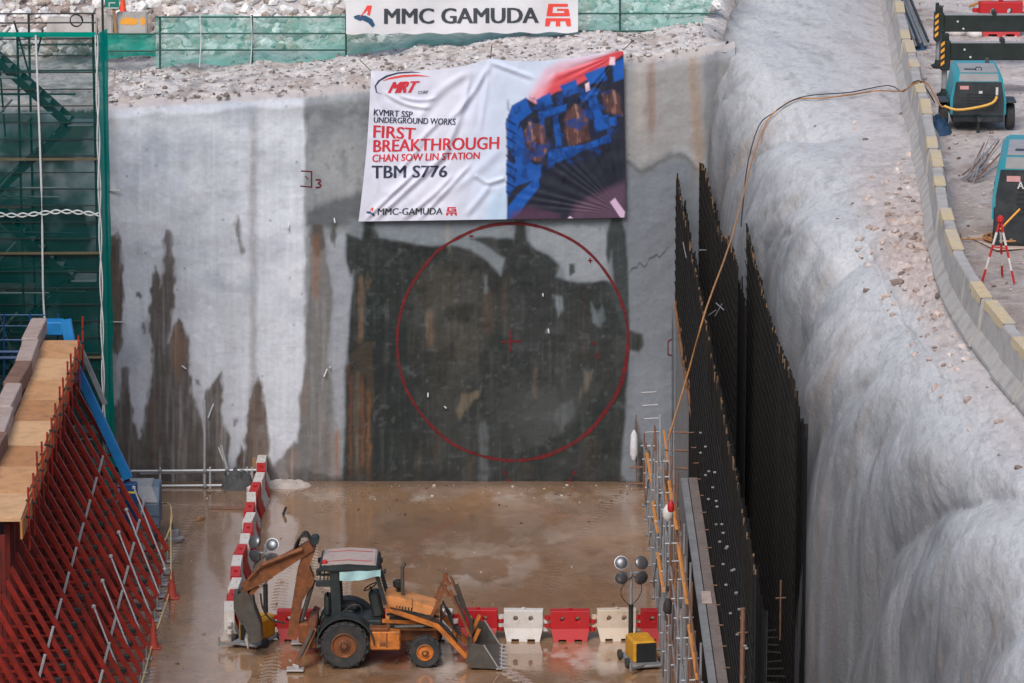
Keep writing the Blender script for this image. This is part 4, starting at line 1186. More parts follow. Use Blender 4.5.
    root = thing('hanging_banner', 'big white vinyl banner with red and navy lettering hung on the end wall', 'banner', tuple(at(490, 222, Y=0)))
    grid_mesh('vinyl_sheet', P, M['vinyl'], C, None, parent=root)
    mf = lambda x, y: banner_pt(x, y, .012)
    T = lambda name, body, q, m, b=.02, sh=0: place_text(root, name, body, q, mf, m, b, sh)
    T('lettering', 'MRT', [(387.5, 93), (416, 92.5), (420, 81), (391, 82)], M['ink_red'], .03, .25)
    T('lettering', 'CORP', [(418, 94), (428, 93.6), (428, 90.6), (418, 91)], M['ink_dark'], .01)
    T('lettering', 'KVMRT SSP', [(373.5, 115.5), (412.5, 117.5), (413, 111.5), (374, 109)], M['ink_dark'], .016)
    T('lettering', 'UNDERGROUND WORKS', [(373.5, 122.5), (455.5, 125), (456, 118.5), (374, 117)], M['ink_dark'], .016)
    T('lettering', 'FIRST', [(373, 137.5), (415, 139.5), (416, 128), (373.5, 125)], M['ink_red'], .02)
    T('lettering', 'BREAKTHROUGH', [(373, 152), (499, 149), (499.5, 136.5), (373.5, 140)], M['ink_red'], .02)
    T('lettering', 'CHAN SOW LIN STATION', [(372, 162), (479.5, 159), (480, 152), (372.5, 154.5)], M['ink_red'], .012)
    T('lettering', 'TBM S776', [(371.5, 178.5), (447, 177), (448, 165.5), (371.5, 165.5)], M['ink_dark'], .02)
    T('lettering', 'MMC-GAMUDA', [(377.5, 215), (442.5, 214.5), (443, 207.8), (378, 208.2)], M['ink_grey'], .015)
    place_poly(root, 'emblem', [[(376, 92.5), (374.6, 86), (378, 80.5), (386, 75.5), (398, 72.2), (412, 71.4), (421, 72.6), (412, 72.6), (398, 73.6), (388, 76.6), (380, 81), (376, 86), (377, 92), (382, 94.5)]], mf, M['ink_dark'])
    place_poly(root, 'emblem', [[(382, 81), (390, 77.4), (402, 75), (416, 74.4), (431, 76.4), (416, 76.2), (403, 77), (391, 79)]], mf, M['ink_red2'])
    a_logo(root, 366, 207.5, 9, mf)
    g_logo(root, 446, 207, 11, 8.5, mf, M['ink_red'])
    # tie cords
    mb = MB()
    for (a, b) in [((371, 71), (360, 60)), ((490, 62), (492, 44)), ((623, 50), (634, 40))]:
        pa = banner_pt(*a); pb = at(b[0], b[1], Y=1.0 + .5)
        m_ = MB(); m_.bar(pa, pb, .012, 5); build(m_, 'tie_cord', M['black'], root)
banner()

# ---- sign sheet on the fence
def sign():
    root = thing('sign_sheet', 'long white sign sheet with charcoal company lettering tied to the netting above the banner', 'sign', tuple(at(462, 34, Y=3.7)))
    def mf(x, y, o=.012):
        yy = 3.7 - .03 * math.sin(x * .11) - .02 * math.sin(x * .05 + y * .1) - o
        return at(x, y, Y=yy)
    nu, nv = 120, 16
    mb = MB(); vs = []
    for i in range(nu + 1):
        for j in range(nv + 1):
            x = 346 + 232 * i / nu
            y = -8 + (34 - 1.5 * i / nu + 8 + .8 * math.sin(i * .4)) * j / nv
            vs.append(mf(x, y, 0))
    n = nv + 1
    mb.add(vs, [(i * n + j, (i + 1) * n + j, (i + 1) * n + j + 1, i * n + j + 1) for i in range(nu) for j in range(nv)])
    build(mb, 'sheet', M['board'], root, smooth=True)
    place_text(root, 'lettering', 'MMC GAMUDA', [(384, 24), (539, 23), (539, 7.5), (384, 8.5)], mf, M['ink_grey'], .025)
    a_logo(root, 353.5, 5.5, 22, mf)
    g_logo(root, 545, 3.8, 26, 22.5, mf, M['ink_red2'])
sign()

# ================================================================ NETTED FENCES ABOVE THE WALL
def net_panel(mb, x0, x1, ytop, ybot, Y, n=24, m=8):
    vs = []
    for i in range(n + 1):
        for j in range(m + 1):
            x = x0 + (x1 - x0) * i / n
            yt = ytop(x) if callable(ytop) else ytop; yb = ybot(x) if callable(ybot) else ybot
            y = yt + (yb - yt) * j / m
            yy = Y - .06 * mnoise.noise(Vector((x * .06, y * .08, Y))) - .04 * math.sin(x * .3)
            vs.append(at(x, y, Y=yy))
    k = m + 1
    mb.add(vs, [(i * k + j, (i + 1) * k + j, (i + 1) * k + j + 1, i * k + j + 1) for i in range(n) for j in range(m)])

def fence(name, label, x0, x1, ytop, ybot, rails, posts, Y, netm, pipes=True, wires=()):
    root = thing(name, label, 'fence', tuple(at((x0 + x1) / 2, 60, Y=Y)))
    mb = MB(); net_panel(mb, x0, x1, ytop, ybot, Y)
    build(mb, 'netting', netm, root, smooth=True)
    for y in rails:
        m_ = MB(); m_.bar(at(x0, y, Y=Y - .12), at(x1, y, Y=Y - .12), .026, 6); build(m_, 'rail', M['green_pipe'], root)
    for x in posts:
        m_ = MB(); m_.bar(at(x, (ytop(x) if callable(ytop) else ytop) - 1, Y=Y - .08), at(x, (ybot(x) if callable(ybot) else ybot) + 3, Y=Y - .08), .032, 6); build(m_, 'post', M['green_pipe'], root)
    for x in wires:
        m_ = MB(); yt = ytop(x) if callable(ytop) else ytop; yb = ybot(x) if callable(ybot) else ybot
        m_.tube([at(x, yt, Y=Y - .16), at(x + 1, (yt + yb) / 2, Y=Y - .18), at(x - .5, yb + 4, Y=Y - .2)], .018, 5); build(m_, 'white_tie', M['rope_white'], root)
fence('netted_fence', 'low solid green netted fence at the left end beside the stair tower', 100, 156, 33, lambda x: 57 - 1.5 * math.sin(x * .1), [34, 51], [104], 4.3, M['net_mid'])
fence('netted_fence', 'green netted pipe fence standing between the low fence and the sign sheet', 155, 346, lambda x: 16 + 1.5 * math.sin(x * .05), lambda x: 66 - (x - 155) * .03 + 2 * math.sin(x * .09), [17, 33.5, 50], [160, 252, 346], 4.0, M['net_thin'], wires=(200, 251))
fence('netted_fence', 'green netted pipe fence right of the sign sheet reaching the bank', 346, 716, lambda x: -10, lambda x: np.interp(x, [346, 400, 480, 578, 640, 680, 700, 716], [55, 48, 44, 36, 41, 40, 28, -5]), [13.5, 31], [620], 4.4, M['net_thin'], wires=())

# ================================================================ THINGS ON THE LEDGE, TOP LEFT
JB = [(-.36, 0), (.36, 0), (.36, .09), (.18, .36), (.115, .98), (-.115, .98), (-.18, .36), (-.36, .09)]
def jersey(name, label, cat, loc, rotz, L, paint, group, extra=0):
    root = thing(name, label, cat, (0, 0, 0), group)
    mb = MB(); n = 10
    vs = []
    for i in range(n + 1):
        y = -L / 2 + L * i / n
        for (a, z) in JB:
            jx = .004 * mnoise.noise(Vector((a * 5, y * 2 + loc[1], z * 4 + extra))); vs.append((a + jx, y, z + (.012 * mnoise.noise(Vector((a * 3, y * 3, extra + 3.0))) if z > .8 else 0)))
    k = len(JB); fs = []
    for i in range(n):
        for j in range(k):
            j2 = (j + 1) % k
            fs.append((i * k + j, (i + 1) * k + j, (i + 1) * k + j2, i * k + j2))
    fs += [tuple(range(k)), tuple(range((n + 1) * k - 1, n * k - 1, -1))]
    mb.add(vs, fs)
    build(mb, 'concrete_body', M['concrete'], root, bevel=.015)
    for (y0, y1) in paint:
        m_ = MB()
        prof = [(-.135, .80), (-.119, .972), (.119, .972), (.135, .80)]
        vs = []
        ns = 6
        for i in range(ns + 1):
            y = y0 + (y1 - y0) * i / ns
            for (a, z) in prof:
                vs.append((a + (.006 if a > 0 else -.006), y + .10 * mnoise.noise(Vector((a * 9, z * 9, y + extra))), z + .016 - (.22 * mnoise.noise(Vector((y * 3, extra, 1.))) if z < .85 else 0)))
        fs = []
        for i in range(ns):
            for j in range(3): fs.append((i * 4 + j, (i + 1) * 4 + j, (i + 1) * 4 + j + 1, i * 4 + j + 1))
        m_.add(vs, fs)
        build(m_, 'painted_band', M['yellow_paint'], root)
    root.location = loc; root.rotation_euler = (0, 0, rotz)
    return root

def top_left():
    # two concrete barriers, one with an orange patch
    for (x0, x1, y0, y1, lab, orange) in [(100, 113, 15, 33, 'plain grey concrete barrier behind the wooden signpost at top left', False), (117, 147, 12, 33, 'concrete barrier with worn orange paint patches at top left', True), (48, 97, 17, 32, 'grey concrete barrier behind the top rail of the netted stair tower', False)]:
        Y = 5.2
        a = at(x0, y1, Y=Y); b = at(x1, y0, Y=Y)
        c = ((a.x + b.x) / 2, Y, a.z - .15); wd = b.x - a.x; ht = b.z - a.z + .15
        root = thing('concrete_barrier', lab, 'barrier', c)
        mb = MB(); mb.prism([(c[1] - .25, c[2]), (c[1] + .25, c[2]), (c[1] + .12, c[2] + ht), (c[1] - .12, c[2] + ht)], a.x, b.x, 'x')
        build(mb, 'concrete_body', M['concrete'], root, bevel=.03)
        if orange:
            for (fx, fw) in ((.40, .66), (.88, .2)):
                m_ = MB(); x = a.x + wd * fx
                pts = []
                for k in range(14):
                    t = 2 * math.pi * k / 14; rr = 1 + .35 * mnoise.noise(Vector((math.cos(t) * 2, math.sin(t) * 2, fx * 9)))
                    uu = math.cos(t) * fw * wd * .5 * rr; zz = c[2] + ht * .68 + math.sin(t) * ht * .15 * rr
                    fy = c[1] - .25 + (.13) * (zz - c[2]) / ht - .008
                    pts.append((x + uu, fy, zz))
                m_.add(pts, [tuple(range(14))]); build(m_, 'orange_patch', M['stripe_or'], root)
    # cone and sign
    p = at(123, 14, Y=6.4)
    cone('traffic_cone', 'bright orange traffic cone beside the green sign at top left', (p.x, 6.4, p.z - .02), M['cone'], .62)
    root = thing('small_sign', 'small green sign with white marks on a wooden post at top left', 'sign', tuple(at(116, 32, Y=4.9)))
    mb = MB(); mb.beam(at(116, 36, Y=4.9), at(113.5, 6, Y=4.9), .09, .06, up=(0, 1, 0)); build(mb, 'post', M['timber'], root)
    mb = MB(); a = at(105, 9, Y=4.84); b = at(119, -4, Y=4.84); mb.cbox(((a.x + b.x) / 2, 4.84, (a.z + b.z) / 2), (b.x - a.x, .03, b.z - a.z), .008); build(mb, 'sign_face', M['sign_green'], root)
    mb = MB(); mb.box(((a.x + b.x) / 2, 4.82, a.z + .03), (b.x - a.x - .02, .012, .03)); mb.box(((a.x + b.x) / 2 - .08, 4.82, a.z + .13), (.03, .012, .12)); mb.box(((a.x + b.x) / 2 + .02, 4.82, a.z + .18), (.16, .012, .03)); build(mb, 'white_marking', M['white_bit'], root)
    # short starter pins in the ledge
    for x in (115, 141):
        a = at(x, 78, Y=.55); m_ = MB(); m_.bar(a, a + Vector((0, 0, .24)), .012, 6)
        o = build(m_, 'steel_pin', M['rust_tube'], base=tuple(a)); tagp(o, 'short rusty steel pin in the ledge, %s of the pair near the stair tower' % ('left' if x < 120 else 'right'), 'pin', 'steel pins in the ledge')

def cone(name, label, loc, m, h=.7, group=None):
    root = thing(name, label, 'traffic cone', loc, group)
    x, y, z = loc
    mb = MB(); mb.cbox((x, y, z + .02), (h * .52, h * .52, .04), .015); build(mb, 'base', m, root)
    mb = MB(); mb.lathe([(h * .19, .04), (h * .17, .08), (h * .06, h * .92), (h * .045, h)], (x, y, z), seg=14); build(mb, 'cone_body', m, root, smooth=True)
    return root
top_left()

# ================================================================ NETTED STAIR TOWER
M['dark_line'] = mat('dark_green_tube', L4(10, 38, 36), .7, var=.2)
M['olive_board'] = mat('dull_timber_board', L4(88, 80, 58), .85, var=.2)
def tower():
    Yf, Yb = -5.6, -2.6
    xr = at(99, 200, Y=Yf).x
    xl = -15.3
    zt = at(60, 34, Y=Yf).z
    root = thing('stair_tower', 'tall scaffold stair tower wrapped in dark green netting at the left edge', 'scaffold tower', (xr - 2, (Yf + Yb) / 2, 0))
    def sheet(p00, p10, p01, p11, nu, nv, amp, name, m):
        mb = MB(); vs = []
        p00, p10, p01, p11 = map(Vector, (p00, p10, p01, p11))
        nrm = (p10 - p00).cross(p01 - p00).normalized()
        for i in range(nu + 1):
            for j in range(nv + 1):
                u, v = i / nu, j / nv
                p = p00.lerp(p10, u).lerp(p01.lerp(p11, u), v)
                vs.append(p + nrm * amp * (mnoise.noise(p * .7) + .5 * mnoise.noise(p * 2.2)))
        k = nv + 1
        mb.add(vs, [(i * k + j, (i + 1) * k + j, (i + 1) * k + j + 1, i * k + j + 1) for i in range(nu) for j in range(nv)])
        build(mb, name, m, root, smooth=True)
    sheet((xl, Yf - .08, 0), (xr, Yf - .08, 0), (xl, Yf - .08, zt), (xr, Yf - .08, zt), 30, 60, .06, 'netting', M['net'])
    sheet((xr + .02, Yf - .08, 0), (xr + .02, Yb, 0), (xr + .02, Yf - .08, zt), (xr + .02, Yb, zt - .3), 10, 60, .04, 'netting', M['net_mid'])
    xs = [xl + .2, xr - 2.05, xr - .08]
    for x in xs:
        for y in (Yf + .1, Yb - .1):
            m_ = MB(); m_.bar((x, y, 0), (x, y, zt + (.5 if x > -12 else .1)), .032, 6); build(m_, 'standard', M['dark_steel'], root)
    for k in range(30):
        z = .5 + k * .44
        if z > zt: break
        m_ = MB(); m_.bar((xl, Yf - .13, z), (xr, Yf - .13, z + .02), .017, 5); build(m_, 'ledger', M['dark_line'], root)
    for z in (4.8, 7.6, 10.1):
        m_ = MB(); m_.beam((xl, Yf - .16, z), (xr, Yf - .16, z + .02), .05, .06); build(m_, 'board', M['olive_board'], root)
    # flights and landings
    zz = 0.2; k = 0
    while zz < zt - 1.5:
        d = 1 if k % 2 == 0 else -1
        x0, x1 = (xr - 3.2, xr - .9) if d > 0 else (xr - .9, xr - 3.2)
        for yy in (Yb - .5, Yb - 1.4):
            m_ = MB(); m_.beam((x0, yy, zz), (x1, yy, zz + 2.1), .05, .2); build(m_, 'stringer', M['dark_steel'], root)
        m_ = MB()
        for s in range(9):
            t = (s + .5) / 9; m_.box((x0 + (x1 - x0) * t, Yb - .95, zz + 2.1 * t), (.22, .9, .03))
        build(m_, 'treads', M['galv'], root)
        m_ = MB(); m_.cbox((x1 + .3 * d, Yb - .95, zz + 2.1), (.7, 1.0, .06)); build(m_, 'landing', M['galv'], root)
        zz += 2.1; k += 1
    # slanting braces seen through the net at the left
    for k in range(6):
        m_ = MB(); z = 2 + k * 1.9
        m_.bar((xl + .1, Yf + .4, z), (xl + 1.9, Yf + .4, z + 2.0), .035, 6); build(m_, 'brace', M['galv'], root)
    for k in range(26):
        m_ = MB(); z = random.uniform(.5, zt - .4); y = random.uniform(Yf + .4, Yb - .2); x0_ = random.uniform(xl, xr - 2.2); L = random.uniform(1.2, 3.0)
        if k % 3 == 0: m_.bar((x0_ + 1, y, z), (x0_ + 1 + random.uniform(-.8, .8), y, min(zt, z + L)), .028, 6)
        else: m_.bar((x0_, y, z), (min(xr - .1, x0_ + L), y, z + random.uniform(-.05, .05)), .03, 6)
        build(m_, 'inner_tube', M['galv'] if k % 2 else M['dark_steel'], root)
    for k in range(5):
        m_ = MB(); z = 1.6 + k * 2.3; m_.cbox(((xl + xr) / 2 - 1.2, Yb - .9, z), (2.6, 1.2, .06)); build(m_, 'inner_deck', M['plank'], root)
    # white tie ropes on the outside
    m_ = MB(); x = at(41, 200, Y=Yf - .2).x
    m_.tube([(x - .04, Yf - .2, zt), (x + .02, Yf - .22, zt * .7), (x, Yf - .2, zt * .5), (x + .03, Yf - .2, 5.8)], .028, 6); build(m_, 'rope', M['rope_white'], root)
    for ph in (0, math.pi):
        m_ = MB(); m_.tube([(xl + (xr - xl) * i / 50, Yf - .2 + .02 * math.cos(i * .9 + ph), 8.68 + .05 * math.sin(i * .9 + ph) + .05 * math.sin(i * .2)) for i in range(51)], .02, 5, smooth=2)
        build(m_, 'rope', M['rope_white'], root)
        m_ = MB(); m_.tube([(xr + .03 + .03 * math.sin(i * .55 + ph), Yf - .15 + .03 * math.cos(i * .5 + ph), 2.5 + (zt - 2.5) * i / 50) for i in range(51)], .018, 5, smooth=2)
        build(m_, 'rope', M['rope_white'], root)
    m_ = MB(); m_.beam((xl, Yf - .1, zt), (xr, Yf - .1, zt), .06, .12); build(m_, 'top_board', M['net_mid'], root)
    for z in (zt + .28, zt + .52):
        m_ = MB(); m_.bar((xl, Yf, z), (xr, Yf, z + .02), .022, 6); build(m_, 'handrail', M['dark_steel'], root)
    m_ = MB(); m_.tube([(xr - .5 + .16 * math.cos(t * .7), Yf - .06 + .01 * t, zt + .35 + .16 * math.sin(t * .7)) for t in range(20)], .014, 5); build(m_, 'wire_coil', M['black'], root)
tower()

# ================================================================ RED BRACED FORMWORK
DK_Z = 6.0
def deck_x(Y, px0, px1): pass
# deck runs from near the image's left edge to the tower; its centre line in plan
def dline(Y): return -11.02 - (Y + 25) * .030            # right edge of the deck
def formwork():
    # wall form that the frames support
    root = thing('wall_form', 'dark plywood wall form behind the red bracing frames', 'formwork', (-12.1, -22, 0))
    mb = MB(); mb.box((-12.45, -24, 2.9), (.12, 33, 5.8)); build(mb, 'form_face', M['form_dark'], root)
    for k in range(5):
        m_ = MB(); z = .5 + k * 1.25
        m_.beam((-12.33, -40, z), (-12.33, -8, z), .12, .12); build(m_, 'waler', M['red_dark'], root)
    # one frame, local origin at its foot line: x to the pit, z up
    fr = thing('shoring_frame', '', 'formwork brace', (0, 0, 0), 'red bracing frames behind the timber deck')
    def P(name, mb, m): build(mb, name, m, fr)
    xt, zt_, xf = -2.36, 4.75, 0.0
    mb = MB(); mb.beam((-2.42, 0, .1), (-2.42, 0, 5.75), .12, .12, up=(0, 1, 0)); P('upright', mb, M['red_dark'])
    for (a, b, r) in [((xt, 0, zt_), (xf, 0, .35), .055), ((xt, .0, zt_ - 1.5), (xf - .75, 0, .3), .040)]:
        mb = MB(); mb.beam(a, b, r * 1.9, r * 1.9, up=(0, 1, 0)); P('prop', mb, M['red_steel'])
    for z, x1 in ((.3, 0.05), (1.15, -.40), (2.0, -.88), (2.85, -1.34), (3.7, -1.78)):
        mb = MB(); mb.beam((-2.42, 0, z), (x1, 0, z), .045, .045); P('strut', mb, M['red_steel'])
    for t in (.36, .74):
        a = Vector((xt, -.09, zt_)).lerp(Vector((xf, -.09, .35)), t)
        mb = MB(); mb.bar(a + Vector((-.07, 0, -.26)), a + Vector((.07, 0, .26)), .034, 6); P('coupler', mb, M['pale_galv'])
    for t in (.5, .9):
        a = Vector((xt, -.06, zt_)).lerp(Vector((xf, -.06, .35)), t) + Vector((-.1, 0, -.05)); mb = MB(); mb.cbox(a, (.18, .10, .13), .02); P('clamp', mb, M['dark_steel'])
    mb = MB(); mb.beam((-1.05, 0, .1), (-1.05, 0, 2.25), .08, .08, up=(0, 1, 0)); P('upright', mb, M['red_dark'])
    mb = MB(); mb.cbox((0, 0, .03), (.28, .26, .05), .01); mb.bar((0, 0, .05), (0, 0, .4), .03, 6); P('base_jack', mb, M['galv'])
    n = 24
    for i in range(n):
        Y = -8.6 - i * 1.12
        X = -9.26 - (Y + 9) * .020
        lab = 'red steel bracing frame, %s from the blue girder end' % ORD[i]
        if i == 0:
            fr['label'] = lab; fr.location = (X, Y, 0)
        else:
            d_ = dup(fr, (X, Y, 0), random.uniform(-.03, .03), lab)
            if i % 2:                                   # every other frame carries no coupling sleeves
                for ch in list(d_.children):
                    if ch.name.startswith('coupler'): bpy.data.objects.remove(ch)
    # silver raking braces near the feet
    for i in range(6):
        Y = -10.0 - i * 2.24
        m_ = MB(); m_.bar((-9.98, Y, 2.35), (-9.15, Y - .5, .3), .023, 6); m_.cbox((-9.98, Y, 2.35), (.09, .09, .09), .02); m_.cbox((-9.2, Y - .5, .32), (.1, .1, .1), .02)
        o = build(m_, 'raking_tube', M['pale_galv'], base=(-9.6, Y, 0)); tagp(o, 'silver raking tube at the feet of the red frames, %s from the blue girder' % ORD[i], 'scaffold tube', 'silver raking tubes on the red frames')
    # deck panels
    ys = [-9.3 - i * 2.24 for i in range(8)]
    for i, y in enumerate(ys):
        xr = -11.34 + .0247 * 2.24 * i; wd = .94
        zz = DK_Z + .03 * math.sin(i * 2.3)
        root = thing('deck_panel', 'tan plywood deck panel on the red frames, %s from the tower' % ORD[i], 'deck panel', (xr - wd / 2, y - 1.2, zz), 'plywood deck panels on the red frames')
        mb = MB(); rot = Matrix.Rotation(random.uniform(-.02, .02), 3, 'Z') @ Matrix.Rotation(.02 + random.uniform(-.012, .012), 3, 'X')
        mb.cbox((xr - wd / 2, y - 1.12, zz), (wd, 2.12, .09), .006, rot); build(mb, 'plywood_sheet', M[['ply', 'ply2', 'ply', 'ply3', 'ply2', 'ply3', 'ply', 'ply2'][i]], root)
        mb = MB(); mb.box((xr + .012, y - 1.12, zz - .24), (.045, 2.18, .40)); build(mb, 'edge_joist', M['ply_edge'], root)
    # blocks along the inner edge
    cols = ['pale', 'pale', 'brown', 'pale', 'pale', 'brown', 'pale', 'brown']
    for i, c in enumerate(cols):
        y = -8.2 - i * 2.5; xr = -12.30 + .0247 * 2.5 * i + .03 * math.sin(i * 1.7)
        mb = MB(); mb.cbox((xr - .2, y - 1.2, DK_Z + .2), (.40, 2.42, .40), .02, Matrix.Rotation(.03 * math.sin(i * 2.1), 3, 'Z'))
        o = build(mb, 'timber_block', M['block_' + c], base=(xr - .22, y - 1.3, DK_Z)); tagp(o, '%s edge block beside the plywood deck, %s from the tower' % ('pale squared' if c == 'pale' else 'brown squared', ORD[i]), 'timber block', 'squared blocks along the deck edge')
    # red tie rods standing at the deck edge
    rod = None
    for i in range(14):
        y = -9.5 - i * 1.3; xr = -11.27 + .0247 * 1.3 * i
        lab = 'thin red tie rod standing at the deck edge, %s from the tower' % ORD[i]
        if rod is None:
            rod = thing('tie_rod', lab, 'tie rod', (0, 0, 0), 'red tie rods along the deck edge')
            m_ = MB(); m_.bar((0, 0, -.7), (.02, 0, .72), .026, 6); build(m_, 'rod', M['red_steel'], rod)
            m_ = MB(); m_.cbox((0, -.02, .05), (.1, .09, .07), .02); build(m_, 'wing_nut', M['dark_steel'], rod)
            m_ = MB(); m_.cbox((.01, -.02, .42), (.08, .08, .05), .015); build(m_, 'washer', M['dark_steel'], rod)
            rod.location = (xr, y, DK_Z)
        else:
            dup(rod, (xr, y, DK_Z - random.uniform(0, .25)), random.uniform(0, 6), lab)
formwork()

def blue_girder():
    a = at(67, 348, Y=-9.3); b = at(128, 478, Y=-8.9)
    root = thing('blue_girder', 'bright blue raking girder with a pale side rail beyond the red frames', 'girder', (b.x, b.y, 0))
    mb = MB(); mb.beam(a, b, .21, .2, up=(0, 1, 0), w1=.24); build(mb, 'girder_beam', M['blue_paint'], root, bevel=.01)
    a2 = at(77, 340, Y=-8.9); b2 = at(105, 404, Y=-8.7)
    mb = MB(); mb.beam(a2, b2, .12, .1, up=(0, 1, 0)); build(mb, 'side_rail', M['galv'], root)
    a3 = at(66, 320, Y=-9.0); mb = MB(); mb.beam(a3, at(70, 342, Y=-9.0), .26, .2, up=(0, 1, 0)); build(mb, 'end_plate', M['blue_paint'], root)
    p = at(131, 492, Y=-8.9)
    mb = MB(); mb.cbox((p.x - .06, -8.9, p.z - .28), (.44, .36, 1.05), .02); build(mb, 'foot_box', M['blue_dark'], root)
    mb = MB(); q = at(131, 492.5, Y=-9.09); mb.box((q.x, -9.09, q.z), (.26, .012, .05)); build(mb, 'yellow_mark', M['yellow_tape'], root)
    # grey-blue tank
    p0 = at(141, 533, Y=-7.0); z0 = .45
    c = (at(148, 520, Y=-6.6).x, -6.4, 0)
    root = thing('grey_tank', 'grey blue steel tank with a sloped top beyond the blue girder', 'tank', c)
    mb = MB(); w2 = .62; zt = at(148, 497, Y=-6.9).z
    mb.prism([(-7.0, .45), (-7.0, zt - .15), (-6.7, zt + .22), (-5.8, zt + .22), (-5.8, .45)], c[0] - .8, c[0] + .32, 'x'); build(mb, 'tank_body', M['tank'], root, bevel=.03)
    mb = MB(); mb.add([(c[0] - .78, -7.01, zt - .12), (c[0] + .3, -7.01, zt - .12), (c[0] + .12, -6.7, zt + .25), (c[0] - .78, -6.7, zt + .25)], [(0, 1, 2, 3)]); mb.add([(c[0] - .78, -6.7, zt + .25), (c[0] + .12, -6.7, zt + .25), (c[0] + .12, -5.85, zt + .25), (c[0] - .78, -5.85, zt + .25)], [(0, 1, 2, 3)])
    build(mb, 'tank_lid', M['tank_top'], root)
    for (dx, dy) in ((-.6, -6.9), (.2, -6.9), (-.6, -5.9), (.2, -5.9)):
        mb = MB(); mb.beam((c[0] + dx, dy, 0), (c[0] + dx, dy, .46), .08, .08, up=(0, 1, 0)); build(mb, 'leg', M['dark_steel'], root)
    for z in (.62, .85):
        mb = MB(); mb.box((c[0] - .24, -7.015, z), (1.1, .03, .05)); build(mb, 'rib', M['tank'], root)
    # blue trough frame in front of the tower
    root = thing('blue_trestle', 'dark blue steel trestle frame in front of the netted tower', 'trestle', tuple(at(40, 380, Y=-6.6)))
    a = at(38, 327, Y=-6.8); b = at(64, 327, Y=-6.8)
    mb = MB(); mb.cbox(((a.x + b.x) / 2, -6.8, a.z), (b.x - a.x, .5, .36), .03); build(mb, 'head_box', M['blue_paint'], root)
    for y, r in ((315, .02), (326, .02), (340, .03), (352, .05), (358, .06)):
        mb = MB(); mb.bar(at(0 - 20, y, Y=-6.5), at(46 if y < 345 else 60, y, Y=-6.5), r, 6); build(mb, 'rail', M['blue_dark'], root)
    for x in (4, 30, 58):
        mb = MB(); mb.bar(at(x, 314, Y=-6.5), at(x, 420, Y=-6.5), .03, 6); build(mb, 'upright', M['blue_dark'], root)
blue_girder()
# ================================================================ CONCRETE BARRIERS ALONG THE TOP OF THE BANK
def jersey_line():
    ys = []; y = 17.0
    pats = [[(-1.12, 1.12)], [(-1.12, .2)], [], [(-.3, 1.12)], [(-1.12, 1.12)], [], [(-1.12, .5)]]
    protos = {}
    n = 27
    for i in range(n):
        L = 2.42; yc = y - L / 2; xc = float(jersey_x(yc)) + .025 * math.sin(i * 1.9)
        ang = math.atan2(float(jersey_x(yc + 1) - jersey_x(yc - 1)), 2.0)
        k = i % len(pats)
        lab = ('yellow topped' if pats[k] else 'bare grey') + ' concrete barrier on the bank edge, %s from the far end' % ORD[i]
        loc = (xc, yc, 11.44); rz = -ang + .015 * math.sin(i * 2.7)
        if k not in protos:
            protos[k] = jersey('concrete_barrier', lab, 'barrier', loc, rz, 2.38, pats[k], 'concrete barriers along the bank edge', extra=i)
        else:
            dup(protos[k], loc, rz, lab)
        y -= 2.45
jersey_line()

M['coupler'] = mat('dull_coupler', L4(128, 128, 126), .8, var=.3)
M['rebar_plain'] = mat('dark_bar_steel', L4(58, 56, 54), .75, var=.3)
M['dark_mud'] = mat('dark_slot_mud', L4(62, 58, 56), .8, var=.3, bump=.02)
# ================================================================ REBAR CURTAINS AND SLOT
def curtain(name, label, pts, ztop, zbot, pitch=.15, r=.017, seed=0, jag=.035, bow=None, ties=True):
    """pts: plan polyline [(X,Y)], vertical bars along it"""
    root = thing(name, label, 'rebar cage', (pts[0][0], pts[0][1], 0))
    P = [Vector((a, b, 0)) for a, b in pts]
    mb = MB(); cols = []
    rr = random.Random(seed)
    dists = [0]
    for a, b in zip(P[:-1], P[1:]): dists.append(dists[-1] + (b - a).length)
    n = int(dists[-1] / pitch)
    def pos(s):
        for k in range(len(P) - 1):
            if s <= dists[k + 1] + 1e-6:
                return P[k].lerp(P[k + 1], (s - dists[k]) / (dists[k + 1] - dists[k]))
        return P[-1].copy()
    def zt(s):
        t = s / dists[-1]
        return ztop(t) if callable(ztop) else ztop
    for i in range(n + 1):
        s = i * pitch; p = pos(s); t = s / dists[-1]
        z1 = zt(s) + jag * (rr.random() - .5) * 2 + (rr.random() < .04) * .12
        z0 = zbot(t) if callable(zbot) else zbot
        lean = .02 * (rr.random() - .5); q = p + Vector((0, 0, z0)); e = p + Vector((lean, .05 * (rr.random() - .5), z1))
        h_ = rr.uniform(.03, .22); mb.bar(q, e - Vector((0, 0, h_)), r, 4, cap=False); mb.bar(e - Vector((0, 0, h_)), e, r, 4)
        g = .75 + .5 * rr.random(); rust = rr.random()
        body = lin((30 + 8 * rust, 30 + 4 * rust, 30)) * g; tip = lin((104 + 30 * rust, 88 + 14 * rust, 74)) * g if rr.random() < .28 else body * 1.3
        cols += [body] * 8 + [tip] * 8
        # second layer
        if i % 2 == 0:
            o2 = Vector((.22, .06, 0)); mb.bar(q + o2, e + o2 - Vector((0, 0, .7 + .4 * rr.random())), r, 4); cols += [lin((34, 34, 34)) * g] * 8
    me_cols = cols
    ob = build_col(mb, 'vertical_bars', M['rebar'], me_cols, root)
    if ties:
        mb = MB()
        z = (zbot(0) if callable(zbot) else zbot) + .4
        lines = []
        while z < zt(0) - .4:
            lines.append(z); z += .3
        cols = []
        for z in lines:
            mb.tube([pos(dists[-1] * k / 8) + Vector((-.03, 0, z)) for k in range(9)], .012, 4, smooth=0)
        build_col(mb, 'horizontal_bars', M['rebar'], [lin((40, 38, 37))] * len(mb.v), root)
    return root

